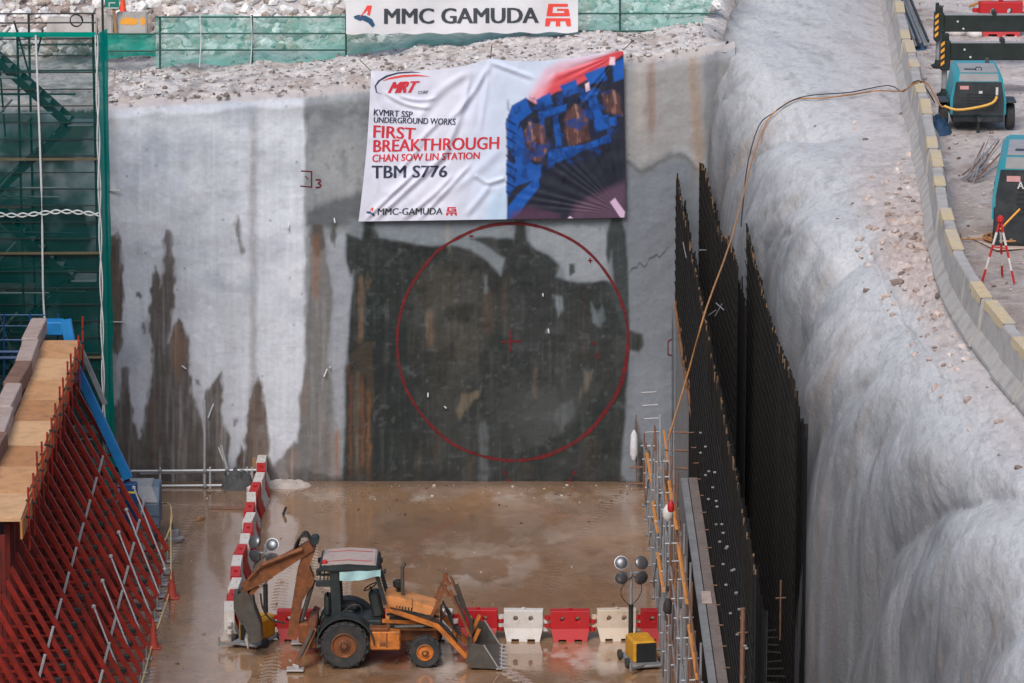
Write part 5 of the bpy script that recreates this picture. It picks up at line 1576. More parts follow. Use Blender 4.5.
def build_col(mb, name, m, cols, parent):
    off = wloc(parent)
    me = bpy.data.meshes.new(name)
    me.from_pydata([(v[0] - off.x, v[1] - off.y, v[2] - off.z) for v in mb.v], [], mb.f)
    ca = me.color_attributes.new('Col', 'FLOAT_COLOR', 'POINT')
    c4 = np.ones((len(mb.v), 4), np.float32); c4[:, :3] = np.array(cols)[:len(mb.v)]
    ca.data.foreach_set('color', c4.ravel())
    me.materials.append(m)
    return link_mesh(name, me, parent)

c1 = curtain('rebar_curtain', 'nearest dark rebar curtain rising beside the walkway with pale couplers on its face', [(4.16, -.15), (4.16, -44)],
             lambda t: 8.7 + .7 * t + .05 * math.sin(t * 40), lambda t: 4.7 if t < .25 else .0, seed=1)
# pale couplers on the face of the curtain, in ragged rows
rr = random.Random(4)
for (x0, y0, n, dx, dy) in [(702, 456, 11, 4.3, 22), (700, 430, 12, 4.4, 20), (714, 476, 8, 4.6, 24)]:
    for k in range(n):
        px, py = x0 + dx * k + rr.uniform(-2, 2), y0 + dy * k + rr.uniform(-4, 4)
        if px > 748 or py > 683: continue
        p = at(px, py, X=4.10)
        m_ = MB(); m_.lathe([(.018, -.02), (.026, 0), (.018, .04)], p, (-1, 0, 0), 7); build(m_, 'coupler', M['coupler'], c1)
c2 = curtain('rebar_curtain', 'middle dark rebar curtain standing in the slot between the cast wall and the bank', [(4.80, -.2), (4.98, -8), (5.16, -15)],
             lambda t: 9.0 + .25 * math.sin(t * 9), -.2, seed=2, jag=.05)
c3 = curtain('rebar_curtain', 'farthest right rebar curtain pressed against the foot of the shotcrete bank', [(5.60, -9.6), (5.62, -14), (5.74, -20), (5.80, -28.8)],
             lambda t: 9.0 + .2 * math.sin(t * 7 + 1), -.2, seed=3, jag=.06)

M_dummy = None
def slot():
    # cast wall at the far end of the slot
    mb = MB(); mb.cbox((4.34, -6.6, 2.45), (.34, 13, 4.9), .02)
    o = build(mb, 'cast_wall', M['grey_conc'], base=(4.34, -6.6, 0)); tagp(o, 'short pale grey cast wall under the nearest rebar curtain at the far end', 'wall')
    mb = MB(); cols = []
    rr = random.Random(9)
    for i in range(90):
        y = -.4 - i * .135; mb.bar((4.16, y, 4.7 + .1 * rr.random()), (4.10 + .06 * rr.random(), y, 5.05 + .5 * rr.random()), .014, 4); cols += [lin((150, 112, 84)) * (.5 + .6 * rr.random())] * 8
    root = thing('starter_bars', 'row of short rusty starter bars on top of the pale cast wall', 'rebar', (4.16, -6, 4.8))
    build_col(mb, 'bars', M['rebar'], cols, root)
    # struts and rails across the slot
    spec = [(705, 318, 716, 310, 'short pale'), (716, 303, 724, 310, 'stubby grey'), (715, 316, 722, 304, 'slanting pale'), (706, 250, 700, 250, 'small level'), (683, 242, 693, 290, 'long slanting pale')]
    for k, (x0, y0, x1, y1, d) in enumerate(spec):
        a = at(x0, y0, X=4.05 if k > 2 else 4.5); b = at(x1, y1, Y=a.y - .3)
        m_ = MB(); m_.bar(a, b, .013, 6); o = build(m_, 'prop_tube', M['galv'], base=tuple(a)); tagp(o, '%s tube sticking out of the rebar curtains' % d, 'tube')
    for k in range(16):
        y = -23 - k * .62; z = 3.2 - (k % 3) * .05
        m_ = MB(); m_.bar((4.5, y, 2.2 + .08 * (k % 4)), (5.75, y + .05, 2.3), .02, 5)
        o = build(m_, 'cross_bar', M['rebar_plain'], base=(5.1, y, 2.2)); tagp(o, 'dark cross bar laid over the slot between the curtains, %s from the far end' % ORD[k], 'bar', 'dark cross bars in the slot')
    mb = MB(); mb.add([(4.3, -60, .02), (6.6, -60, .02), (6.6, 0, .02), (4.3, 0, .02)], [(0, 1, 2, 3)])
    o = build(mb, 'slot_floor', M['dark_mud']); tagp(o, None, None, None, 'structure')
    # tall rusty post in front of the near curtain, and two scaffold tubes in the slot
    for (x, y0, y1, m, lab) in [(742, 608, 690, 'rust_tube', 'rusty brown post beside the near curtain at the bottom of the picture'), (780, 580, 640, 'rust_tube', 'thin grey tube standing low in the slot between the curtains')]:
        a = at(x, y1, X=4.06 if x < 760 else 5.2); b = Vector((a.x, a.y, at(x, y0, Y=a.y).z))
        root = thing('standing_post', lab, 'post', tuple(a))
        m_ = MB(); m_.bar(a, b, .045 if x < 760 else .018, 7); build(m_, 'post_tube', M[m], root)
        m_ = MB(); m_.bar(a.lerp(b, .7) - Vector((.1, .02, 0)), a.lerp(b, .7) + Vector((.1, .02, 0)), .018, 6); build(m_, 'cross_tube', M[m], root)
slot()

# ================================================================ WALKWAY SCAFFOLD ON THE RIGHT
def walkway():
    zt = 4.5
    root = thing('walkway_scaffold', 'tube scaffold with orange guard rails and a boarded walkway along the right side', 'scaffold', (3.8, -18, 0))
    y0, y1 = -17.6, -40
    Y_START = y0
    for (xa, xb, m, nm, dz) in [(3.72, 3.90, 'grey_conc', 'kerb_board', 0), (3.91, 4.13, 'plank', 'walk_board', .01)]:
        k = 0; y = y0
        while y > y1:
            mb = MB(); L = 3.6
            mb.cbox(((xa + xb) / 2, y - L / 2, zt + dz + .01 * (k % 2)), (xb - xa - .01, L - .02, .06), .006)
            build(mb, nm, M[m], root); y -= L; k += 1
    mb = MB(); mb.cbox((3.93, -28.3, zt + .06), (.22, .9, .04), .01); build(mb, 'loose_sheet', M['block_pale'], root)
    i = 0; rr = random.Random(12)
    y = -1.2
    while y > -40:
        for x in (3.28, 3.52):
            z1 = (5.0 if y < -15 else 1.3 + .19 * -y) + rr.uniform(-.3, .6); z1 = max(z1, 1.2)
            if abs(y + 19.8) < .8 and x > 3.4: z1 = 6.3
            mb = MB(); mb.bar((x, y, 0), (x + rr.uniform(-.04, .04), y, z1), .026, 6)
            build(mb, 'standard', M['galv'] if rr.random() < .6 else M['rust_tube'], root)
            mb = MB(); mb.cbox((x, y, .03), (.15, .15, .03), .005); build(mb, 'base_plate', M['galv'], root)
        for z in (1.3, 2.8, 4.3):
            if z < 4.0 or y < -15:
                mb = MB(); mb.bar((3.2, y + .06, z), (3.62, y + .06, z + .02), .022, 6); build(mb, 'transom', M['galv'], root)
        if y < -15:
            mb = MB(); mb.bar((4.0, y, 5.05), (4.5, y, 5.06), .014, 6); build(mb, 'transom', M['rust_tube'], root)
        y -= 1.55; i += 1
    for (x, z, ya, yb, m, r) in [(3.28, 1.35, -.8, -40, 'galv', .024), (3.28, 2.85, -8, -40, 'galv', .024), (3.52, 1.35, -.8, -40, 'galv', .024), (3.52, 4.2, -15, -40, 'rust_tube', .024), (3.28, 4.2, -15, -40, 'galv', .024), (3.50, 4.9, -17, -40, 'rust_tube', .024)]:
        mb = MB(); mb.bar((x, ya, z), (x, yb, z), r, 6); build(mb, 'ledger', M[m], root)
    for (x, z, ya, yb) in [(3.22, 2.5, -7.0, -10.0), (3.22, 2.6, -12.5, -15.5), (3.40, 3.6, -13, -16.6), (3.22, 2.5, -17, -20.5), (3.46, 4.4, -17.5, -22), (3.4, 3.4, -22, -26), (3.46, 4.6, -24.0, -29), (3.3, 2.1, -8, -10.6), (3.5, 4.4, -30, -34)]:
        mb = MB(); mb.bar((x, ya, z), (x + .03, yb, z + .05), .05, 7); build(mb, 'orange_rail', M['orange_tube'], root)
    for k in range(9):
        y = -4 - k * 4; mb = MB(); mb.bar((3.26, y, .3), (3.26, y - 2.8, 4.0 if y < -12 else 1.8), .022, 6); build(mb, 'brace', M['galv'], root)
    # ladder bars at the far end
    for (ya, xa, xb) in [(432, 668, 697), (450, 665, 697), (468, 668, 700)]:
        mb = MB(); mb.bar(at(xa, ya, Y=-10), at(xb, ya + 1, Y=-10), .03, 6); build(mb, 'end_rail', M['rust_tube'], root)
    for (xa, ya, xb, yb, m) in [(655, 428, 659, 520, 'rust_tube'), (660, 415, 660, 470, 'galv'), (669, 440, 676, 530, 'rust_tube'), (664, 430, 672, 500, 'orange_tube')]:
        mb = MB(); mb.bar(at(xa, ya, Y=-9), at(xb, yb, Y=-9.4), .028, 6); build(mb, 'standard', M[m], root)
    for k in range(14):
        y = -5 - k * 2.3; x = rr.choice((3.28, 3.52)); z = rr.uniform(.8, 1.4 + .15 * -y if y > -18 else 4.4)
        mb = MB(); mb.cbox((x, y, z), (.12, .1, .12), .02); build(mb, 'clamp', M['rust_tube'] if k % 2 else M['dark_steel'], root)
    # small things hanging in it
    for (px, py, s, m, nm, lab) in [(668, 512, (.16, .3, .34), 'plas_white', 'hanging_sack', 'small white sack hanging on the walkway scaffold'), (671, 506, (.1, .1, .26), 'plas_red', 'red_canister', 'small red canister hung on the walkway scaffold'),
                                    (668, 606, (.14, .2, .34), 'black', 'dark_sack', 'dark sack slung low on the walkway scaffold')]:
        p = at(px, py, X=3.2); mb = MB(); mb.lathe([(s[0] * .5, -s[2] / 2), (s[0] * .8, -s[2] * .3), (s[0] * .75, s[2] * .15), (s[0] * .3, s[2] / 2)], p, seg=9)
        o = build(mb, nm, M[m], base=tuple(p), smooth=True); tagp(o, lab, 'sack' if 'sack' in nm else 'canister')
walkway()

# ================================================================ AT THE FOOT OF THE WALL
def wall_foot():
    root = thing('tube_railing', 'silver scaffold tube railing at the foot of the wall left of the striped barriers', 'railing', tuple(at(195, 500, Y=-.7)))
    def tb(a, b, Y=-.7, r=.026, m='galv', nm='rail', Y2=None):
        mb = MB(); mb.bar(at(a[0], a[1], Y=Y), at(b[0], b[1], Y=Y if Y2 is None else Y2), r, 6); build(mb, nm, M[m], root)
    tb((131, 471), (256, 470), r=.034, m='pale_galv'); tb((140, 473.5), (258, 470.5), Y=-.62, r=.03, m='pale_galv'); tb((130, 486), (256, 485), r=.034, m='pale_galv')
    for x in (160, 204.5, 210, 247, 252):
        tb((x, 400 if x == 204.5 else 467), (x, 503), nm='post', m='pale_galv', r=.03)
    tb((221, 445), (231, 484), nm='prop', m='pale_galv', r=.034); tb((223, 446), (226, 484), Y=-.5, nm='prop'); tb((231, 484), (243, 468), nm='prop'); tb((248, 500), (251, 470), nm='prop')
    for (x, y) in ((160, 471), (205, 471), (227, 469), (242, 471), (205, 486), (160, 486)):
        p = at(x, y, Y=-.76); mb = MB(); mb.cbox(p, (.1, .08, .1), .02); build(mb, 'clamp', M['galv'], root)
    p = at(235, 502, Z=0); heap('rubble_sack', 'dark crumpled sack of spoil slumped under the silver railing', 'sack', (p.x, -.75, 0), .5, .35, .46, M['bag'], 8, 30, .55)
    p = at(254, 506, Z=0); mb = MB(); mb.cbox((p.x - .12, -1.3, .1), (.3, .24, .2), .05, Matrix.Rotation(.4, 3, 'Z')); o = build(mb, 'pale_stone', M['sandbag'], base=(p.x, -1.3, 0)); tagp(o, 'pale squarish stone beside the dark sack', 'stone')
    a = at(256, 500, Y=-.6); mb = MB(); mb.beam(at(257, 500, Y=-.6), at(254, 458, Y=-.55), .1, .09, up=(0, 1, 0)); o = build(mb, 'timber_post', M['timber'], base=tuple(a)); tagp(o, 'yellowish timber post leaning on the wall behind the striped barriers', 'post')
    mb = MB(); mb.beam(at(210, 507, Z=.05), at(249, 508, Z=.05), .09, .07); o = build(mb, 'ground_plank', M['block_brown'], base=tuple(at(230, 508, Z=0))); tagp(o, 'brown plank lying on the mud below the silver railing', 'plank')
    mb = MB(); mb.beam(at(198, 519, Z=.05), at(204, 517, Z=.05), .12, .08); o = build(mb, 'wood_offcut', M['timber'], base=tuple(at(200, 518, Z=0))); tagp(o, 'short pale wood offcut lying on the mud', 'offcut')
    mb = MB(); mb.cbox(at(284.5, 511, Z=.1), (.06, .2, .22), .02, Matrix.Rotation(.4, 3, 'Y')); o = build(mb, 'dark_scrap', M['black'], base=tuple(at(285, 513, Z=0))); tagp(o, 'small dark scrap standing in the mud right of the striped barriers', 'scrap')
    # weighted stand with yellow line
    p = at(175, 540, Z=0)
    root2 = thing('weighted_stand', 'thin dark post in a round concrete foot near the blue girder', 'post stand', tuple(p))
    mb = MB(); mb.lathe([(.24, 0), (.25, .07), (.2, .1), (.14, .12), (.13, .27), (.1, .29)], p, seg=14); build(mb, 'concrete_foot', M['grey_conc'], root2, smooth=True)
    mb = MB(); mb.bar(p + Vector((-.06, 0, .1)), p + Vector((-.1, 0, .95)), .018, 6); build(mb, 'post', M['dark_steel'], root2)
    q = p + Vector((-.1, 0, .95))
    mb = MB(); pts = [at(160, 503, Y=-4.5), q, q + Vector((0, -.1, -.4)), at(171, 570, Z=.75), at(170, 590, Z=.05), at(160, 620, Z=.65), at(152, 645, Z=.05), at(140, 690, Z=.5)]
    mb.tube(pts, .02, 5); mb2 = MB(); mb2.tube([q, at(171, 525, Z=.5), at(158, 555, Z=.2)], .018, 5)
    root3 = thing('yellow_line', 'pale yellow rope running along the feet of the red frames', 'rope', tuple(at(160, 620, Z=0)))
    build(mb, 'rope_run', M['rope_yellow'], root3, smooth=True); build(mb2, 'rope_tail', M['rope_yellow'], root3, smooth=True)
    a = at(172, 598, Z=0); cone('traffic_cone', 'dirty red traffic cone on the mud nearer the wall, beside the yellow rope', tuple(a), M['cone_dirty'], .72, 'dirty cones beside the red frames')
    a = at(153.5, 648, Z=0); cone('traffic_cone', 'dirty red traffic cone on the mud nearer the viewer, beside the yellow rope', tuple(a), M['cone_dirty'], .72, 'dirty cones beside the red frames')
    # right corner
    root = thing('corner_rail', 'short rusty rail with a white cloth in the right corner of the pit', 'railing', tuple(at(637, 485, Y=-.6)))
    def tb(a, b, r=.028, m='rust_tube', nm='rail', Y=-.6):
        mb = MB(); mb.bar(at(a[0], a[1], Y=Y), at(b[0], b[1], Y=Y), r, 6); build(mb, nm, M[m], root)
    tb((636.5, 487), (636, 415), .02, nm='post'); tb((629, 467.5), (662, 466.5)); tb((629, 484), (652, 483))
    p = at(634, 445, Y=-.7); mb = MB(); mb.lathe([(.03, .42), (.09, .3), (.11, 0), (.12, -.25), (.05, -.42)], p, seg=9); build(mb, 'white_cloth', M['cloth_white'], root, smooth=True)
    p = at(655, 497, Z=.1); mb = MB(); mb.lathe([(.19, 0), (.23, .1), (.22, .5), (.18, .78), (.1, .82)], (p.x, p.y - .3, 0), (.1, 0, 1), 12); o = build(mb, 'wrapped_roll', M['sandbag_grey'], base=(p.x, p.y - .3, 0), smooth=True); tagp(o, 'grey wrapped roll standing in the corner beside the scaffold', 'roll')
    p = at(656, 522, Z=0); mb = MB(); mb.lathe([(.2, 0), (.23, .1), (.2, .5), (.12, .62)], (p.x, p.y, 0), (-.1, 0, 1), 12); o = build(mb, 'wrapped_roll', M['sandbag_grey'], base=tuple(p), smooth=True); tagp(o, 'lower grey wrapped bundle leaning on the scaffold in front of the roll', 'bundle')
    mb = MB(); mb.beam(at(656, 528, Z=0.05), at(662, 500, Y=-4.2), .16, .08, up=(0, 1, 0)); o = build(mb, 'timber_piece', M['timber'], base=tuple(at(656, 528, Z=0))); tagp(o, 'pale timber piece leaning beside the grey bundle', 'timber')
M['sandbag_grey'] = mat('grey_wrap', L4(146, 146, 150), .85, var=.12, vscale=5, bump=.01)
wall_foot()

# ================================================================ WATER BARRIERS
def barrier_proto(m, label, group, loc, rz, feet='plas_white'):
    root = thing('water_barrier', label, 'water barrier', (0, 0, 0), group)
    # body: flared lower half, upright upper half with two through holes
    cu = bpy.data.curves.new('b', 'CURVE'); cu.dimensions = '2D'; cu.fill_mode = 'BOTH'; cu.extrude = .11; cu.bevel_depth = .018; cu.bevel_resolution = 1; cu.resolution_u = 6
    def poly(pts):
        s = cu.splines.new('POLY'); s.points.add(len(pts) - 1)
        for q, p in zip(s.points, pts): q.co = (p[0], p[1], 0, 1)
        s.use_cyclic_u = True
    poly([(-.46, .30), (.46, .30), (.46, .74), (-.46, .74)])
    for cx in (-.185, .185):
        poly([(cx + .075 * math.cos(2 * math.pi * k / 18), .55 + .085 * math.sin(2 * math.pi * k / 18)) for k in range(18)])
    o = bpy.data.objects.new('b', cu); COL.objects.link(o); bpy.context.view_layer.update()
    me = bpy.data.meshes.new_from_object(o.evaluated_get(bpy.context.evaluated_depsgraph_get()))
    bpy.data.objects.remove(o); bpy.data.curves.remove(cu)
    mb = MB()
    mb.add([(v.co.x, -v.co.z, v.co.y) for v in me.vertices], [tuple(p.vertices) for p in me.polygons]); bpy.data.meshes.remove(me)
    # lower flare with fork pockets
    b0, b1 = .24, .125
    def seg(x0, x1, z0):
        t0 = (z0 / .33); yb = b0 + (b1 - b0) * t0
        bx0, bx1 = (x0 + .07 if x0 < -.4 else x0), (x1 - .07 if x1 > .4 else x1)
        mb.add([(bx0, -yb, z0), (bx1, -yb, z0), (bx1, yb, z0), (bx0, yb, z0), (x0, -b1, .315), (x1, -b1, .315), (x1, b1, .315), (x0, b1, .315)],
               [(0, 3, 2, 1), (4, 5, 6, 7), (0, 1, 5, 4), (1, 2, 6, 5), (2, 3, 7, 6), (3, 0, 4, 7)])
    for (x0, x1, z0) in [(-.47, -.29, 0), (-.29, -.10, .06), (-.10, .10, 0), (.10, .29, .06), (.29, .47, 0)]: seg(x0, x1, z0)
    build(mb, 'barrier_body', M[m], root, smooth=False)
    for z in (.22, .42):
        mb = MB(); mb.lathe([(.075, 0), (.075, .1)], (.55, 0, z), seg=10); mb.box((.505, 0, z + .05), (.09, .1, .09)); build(mb, 'lug', M[m], root)
        mb = MB(); mb.lathe([(.075, 0), (.075, .09)], (-.55, 0, z + .1), seg=10); mb.box((-.505, 0, z + .145), (.09, .1, .08)); build(mb, 'lug', M[m], root)
    mb = MB(); mb.lathe([(.04, 0), (.05, .02), (.05, .04)], (0, 0, .755), seg=10); build(mb, 'filler_cap', M[m], root)
    root.location = loc; root.rotation_euler = (0, 0, rz)
    return root
def barriers():
    pr = {}
    def put(kind, label, group, loc, rz):
        if kind not in pr: pr[kind] = barrier_proto({'r': 'plas_red', 'w': 'plas_white', 'c': 'plas_cream'}[kind], label, group, loc, rz)
        else: dup(pr[kind], loc, rz, label, group)
    Y = -15.75
    names = {'r': 'red', 'w': 'white', 'c': 'cream white'}
    row = [('r', 660), ('c', 616.5), ('r', 570), ('w', 523.5), ('r', 478), ('w', 433), ('r', 388), ('w', 342), ('r', 297)]
    for i, (k, px) in enumerate(row):
        X = at(px, 620, Y=Y).x
        put(k, '%s water barrier in the cross row, %s from the right' % (names[k], ORD[i]), 'water barriers across the pit floor', (X, Y + .05 * math.sin(i * 2.1), 0), .05 * math.sin(i * 1.3))
    pts = [(261, 482), (228, 634)]
    a = at(262, 484, Z=0); b = at(229, 636, Z=0)
    d = Vector(b) - Vector(a); n = int(round(d.length / 1.12))
    ang = math.atan2(d.y, d.x)
    for i in range(n + 1):
        p = Vector(a) + d * (i / n)
        k = 'w' if i % 2 == 0 else 'r'
        put(k, '%s water barrier in the left row running from the wall, %s from the wall' % (names[k], ORD[i]), 'water barriers in the left row', (p.x + .05 * math.sin(i * 1.1), p.y, 0), ang + .06 * math.sin(i * 1.9))
    p = at(1000, 34, Z=11.5)
    dup(pr['r'], (p.x, p.y, 11.46), .05, 'red water barrier behind the crane legs at the top right', 'water barriers on the yard', 1.3)
barriers()
# ================================================================ BACKHOE LOADER
def wheel(root, x, y, r, w_, side, lugs, rim_r):
    """axis along y"""
    hub = build_wheel_mesh(r, w_, lugs)
    mb = MB(); c = (x, y, r)
    mb.lathe([(rim_r, -w_ / 2 + .02), (r * .9, -w_ / 2), (r * .97, -w_ * .38), (r * .97, w_ * .38), (r * .9, w_ / 2), (rim_r, w_ / 2 - .02), (rim_r * .96, 0)], c, (0, 1, 0), 32, cap=False)
    for k in range(lugs):
        a = 2 * math.pi * k / lugs
        for s in (-1, 1):
            aa = a + (math.pi / lugs if s > 0 else 0)
            ca, sa = math.cos(aa), math.sin(aa)
            a2 = aa + .32; ca2, sa2 = math.cos(a2), math.sin(a2)
            p0 = Vector((x + ca * r * .965, y + s * w_ * .49, r + sa * r * .965)); p1 = Vector((x + ca2 * r * .99, y + s * w_ * .03, r + sa2 * r * .99))
            mb.beam(p0, p1, r * .085, r * .07, up=(ca, 0, sa))
    t = build(mb, 'tyre', M['tyre'], root)
    mb = MB(); sgn = side
    mb.lathe([(rim_r * 1.02, -.03), (rim_r * 1.02, .012), (rim_r * .95, .02), (rim_r * .88, .0), (rim_r * .80, -.05), (rim_r * .5, -.045), (rim_r * .46, .02), (rim_r * .24, .04), (rim_r * .2, .07)], (x, y + sgn * (w_ / 2 - .02), r), (0, sgn, 0), 24)
    build(mb, 'rim', M['jcb_rust'] if lugs > 14 else M['jcb'], t, smooth=False)
    mb = MB()
    for k in range(8):
        a = 2 * math.pi * k / 8; mb.lathe([(.018, 0), (.018, .03)], (x + math.cos(a) * rim_r * .3, y + sgn * (w_ / 2 + .02), r + math.sin(a) * rim_r * .3), (0, sgn, 0), 6)
    build(mb, 'wheel_bolts', M['dark_steel'], t)
def build_wheel_mesh(*a): return None

def backhoe():
    X0, Y0 = -4.3, -17.4
    R = thing('backhoe_loader', 'weathered orange backhoe loader with open cab, bucket facing right, on the wet mud', 'backhoe loader', (0, 0, 0))
    P = lambda name, mb, m, parent=R, **k: build(mb, name, M[m], parent, **k)
    px = lambda x, y, yl=-.9: (  # photo -> local x,z for something at lateral yl
        (x - 345) / 41.85, (669 - (yl + .9) * 11.9 - y) / 40.1)
    # wheels
    wheel(R, 0, -.78, .585, .40, -1, 18, .30); wheel(R, 0, .78, .585, .40, 1, 18, .30)
    wheel(R, 1.93, -.74, .385, .28, -1, 14, .20); wheel(R, 1.93, .74, .385, .28, 1, 14, .20)
    # chassis and axles
    mb = MB(); mb.cbox((.95, 0, .66), (2.6, .62, .34), .04); P('chassis', mb, 'jcb_rust')
    mb = MB(); mb.bar((0, -.6, .585), (0, .6, .585), .11, 8); P('rear_axle', mb, 'cab_dark')
    mb = MB(); mb.bar((1.93, -.6, .385), (1.93, .6, .385), .08, 8); mb2 = mb; P('front_axle', mb, 'cab_dark')
    # bonnet
    mb = MB(); mb.prism([(.98, .8), (.98, 1.66), (1.3, 1.63), (2.2, 1.36), (2.28, 1.24), (2.28, .8)], -.43, .43, 'y'); P('bonnet', mb, 'jcb_pale', bevel=.035)
    mb = MB(); mb.box((2.30, 0, 1.03), (.05, .74, .42)); P('radiator_grille', mb, 'gen_black')
    mb = MB(); mb.cbox((1.62, -.445, 1.02), (1.1, .03, .3), .01); P('engine_panel', mb, 'gen_black')
    mb = MB(); mb.beam((.9, -.46, 1.06), (2.25, -.46, 1.0), .05, .09); P('side_rail', mb, 'jcb')
    # exhaust and pre-cleaner
    mb = MB(); mb.bar((1.38, -.12, 1.5), (1.38, -.12, 2.32), .045, 10); mb.bar((1.38, -.12, 2.30), (1.44, -.12, 2.40), .05, 10); P('exhaust', mb, 'steel_worn')
    mb = MB(); mb.lathe([(.06, 0), (.13, .05), (.14, .18), (.06, .22)], (1.28, .08, 1.72), seg=12); mb.bar((1.28, .08, 1.45), (1.28, .08, 1.75), .05, 8); P('air_cleaner', mb, 'black')
    # seams, vents, decal stripe and lamps
    mb = MB()
    for k in range(6): mb.box((1.25 + .07 * k, -.437, 1.36 - .01 * k), (.03, .012, .14))
    P('bonnet_vents', mb, 'gen_black')
    mb = MB(); mb.beam((1.0, -.437, 1.22), (2.26, -.437, 1.16), .012, .06); P('bonnet_stripe', mb, 'gen_black')
    mb = MB(); mb.box((1.62, -.436, 1.48), (.012, .012, .3)); P('bonnet_seam', mb, 'gen_black')
    for y in (-.5, .5):
        mb = MB(); mb.cbox((.84, y, 2.30), (.1, .16, .12), .02); P('work_lamp', mb, 'black')
        mb = MB(); mb.cbox((-.62, y, 2.30), (.1, .16, .12), .02); P('work_lamp', mb, 'black')
    mb = MB(); mb.tube([(.42, -.98, 1.26), (.42, -1.0, 1.55), (.2, -1.0, 1.6), (-.1, -.98, 1.34)], .018, 6); P('grab_rail', mb, 'dark_steel')
    mb = MB(); mb.box((-.62, -.78, .78), (.03, .4, .4)); P('mud_flap', mb, 'black')
    for k in range(3):
        mb = MB(); mb.tube([(1.1, -.70 - .02 * k, 1.46), (1.7, -.72, 1.28 + .03 * k), (2.2, -.72, 1.10 + .04 * k), (2.5, -.72, .86 + .03 * k), (2.7, -.72, .62)], .016, 5); P('hose', mb, 'black')
    mb = MB(); mb.cbox((.55, -.5, .86), (.3, .2, .3), .03); P('battery_box', mb, 'cab_dark')
    # tool box and step at the side
    mb = MB(); mb.cbox((.98, -.72, .68), (.72, .34, .46), .03); P('fuel_tank', mb, 'jcb')
    mb = MB(); mb.box((1.02, -.893, .7), (.03, .012, .36)); mb.box((.92, -.893, .6), (.14, .012, .10)); P('tank_trim', mb, 'jcb_rust')
    mb = MB(); mb.cbox((.82, -.74, .96), (.5, .3, .06), .01); P('step', mb, 'jcb_rust')
    # fenders
    for s in (-1, 1):
        mb = MB(); n = 12; vs = []
        for k in range(n + 1):
            a = math.radians(172 - 170 * k / n)
            for (rr, yy) in ((.70, .52), (.70, 1.0), (.66, 1.0), (.66, .52)):
                vs.append((.03 + rr * 1.02 * math.cos(a), s * yy, .58 + rr * math.sin(a) * 1.02))
        fs = []
        for k in range(n):
            for j in range(4):
                j2 = (j + 1) % 4; fs.append((k * 4 + j, k * 4 + j2, k * 4 + 4 + j2, k * 4 + 4 + j))
        fs += [(0, 1, 2, 3), (n * 4 + 3, n * 4 + 2, n * 4 + 1, n * 4)]
        mb.add(vs, fs); P('fender', mb, 'cab_dark', smooth=True)
        mb = MB(); pts = [(.03 + .66 * math.cos(math.radians(175 - 170 * k / 12)), .58 + .66 * math.sin(math.radians(175 - 170 * k / 12))) for k in range(13)]
        pts2 = [(.03 + .45 * math.cos(math.radians(175 - 170 * k / 12)), .75 + .45 * math.sin(math.radians(175 - 170 * k / 12))) for k in range(13)]
        mb.prism(pts + [(.66, 1.34), (.4, 1.42), (-.3, 1.4), (-.62, 1.2)][:0] , s * .54, s * .58, 'y'); P('inner_fender', mb, 'cab_dark')
    # cab floor, seats, consoles
    mb = MB(); mb.cbox((.25, 0, 1.0), (1.3, 1.0, .16), .03); P('cab_floor', mb, 'cab_dark')
    mb = MB(); mb.cbox((.05, 0, 1.32), (.5, .5, .16), .05); mb.cbox((-.16, 0, 1.55), (.12, .48, .46), .05, Matrix.Rotation(-.15, 3, 'Y')); P('seat', mb, 'black')
    mb = MB(); mb.cbox((.02, -.05, 1.15), (.4, .4, .25), .04); P('seat_base', mb, 'cab_dark')
    mb = MB(); mb.cbox((.74, 0, 1.38), (.26, .5, .62), .05, Matrix.Rotation(-.2, 3, 'Y')); P('dashboard', mb, 'cab_dark')
    mb = MB(); mb.bar((.72, 0, 1.5), (.60, 0, 1.78), .025, 6)
    pts = [Vector((.60, 0, 1.78)) + Vector((.17 * math.cos(t) * .87, .18 * math.sin(t), .17 * math.cos(t) * .5)) for t in [2 * math.pi * k / 20 for k in range(21)]]
    mb.tube(pts, .016, 6, smooth=0); P('steering_wheel', mb, 'black')
    mb = MB(); mb.cbox((-.42, -.1, 1.38), (.16, .5, .5), .05); P('rear_console', mb, 'cab_dark')
    for k, (lx, ly) in enumerate([(-.36, -.25), (-.36, -.1), (-.36, .1)]):
        mb = MB(); mb.bar((lx, ly, 1.6), (lx + .05, ly, 1.88), .012, 5); mb.lathe([(.02, 0), (.028, .02), (.01, .05)], (lx + .05, ly, 1.86), seg=8); P('lever', mb, 'black')
    # canopy
    mb = MB(); mb.prism([(-.6, 2.36), (-.58, 2.49), (.1, 2.54), (.78, 2.50), (.86, 2.36)], -.78, .78, 'y'); P('roof', mb, 'cab_dark', bevel=.03)
    mb = MB(); mb.prism([(-.54, 2.493), (-.5, 2.52), (.1, 2.565), (.72, 2.53), (.78, 2.49)], -.72, .72, 'y'); P('roof_top', mb, 'roof', bevel=.015)
    for (y, zz) in ((-.45, .0), (.42, 0)):
        mb = MB(); mb.add([(-.40, y - .035, 2.532), (.1, y - .035, 2.571), (.1, y + .035, 2.571), (-.40, y + .035, 2.532)], [(0, 1, 2, 3)]); mb.add([(.1, y - .035, 2.571), (.66, y - .035, 2.538), (.66, y + .035, 2.538), (.1, y + .035, 2.571)], [(0, 1, 2, 3)]); P('roof_stripe', mb, 'roof_red')
    mb = MB(); mb.lathe([(.07, 0), (.07, .07), (.05, .1)], (-.46, -.6, 2.5), seg=12); P('beacon', mb, 'plas_red')
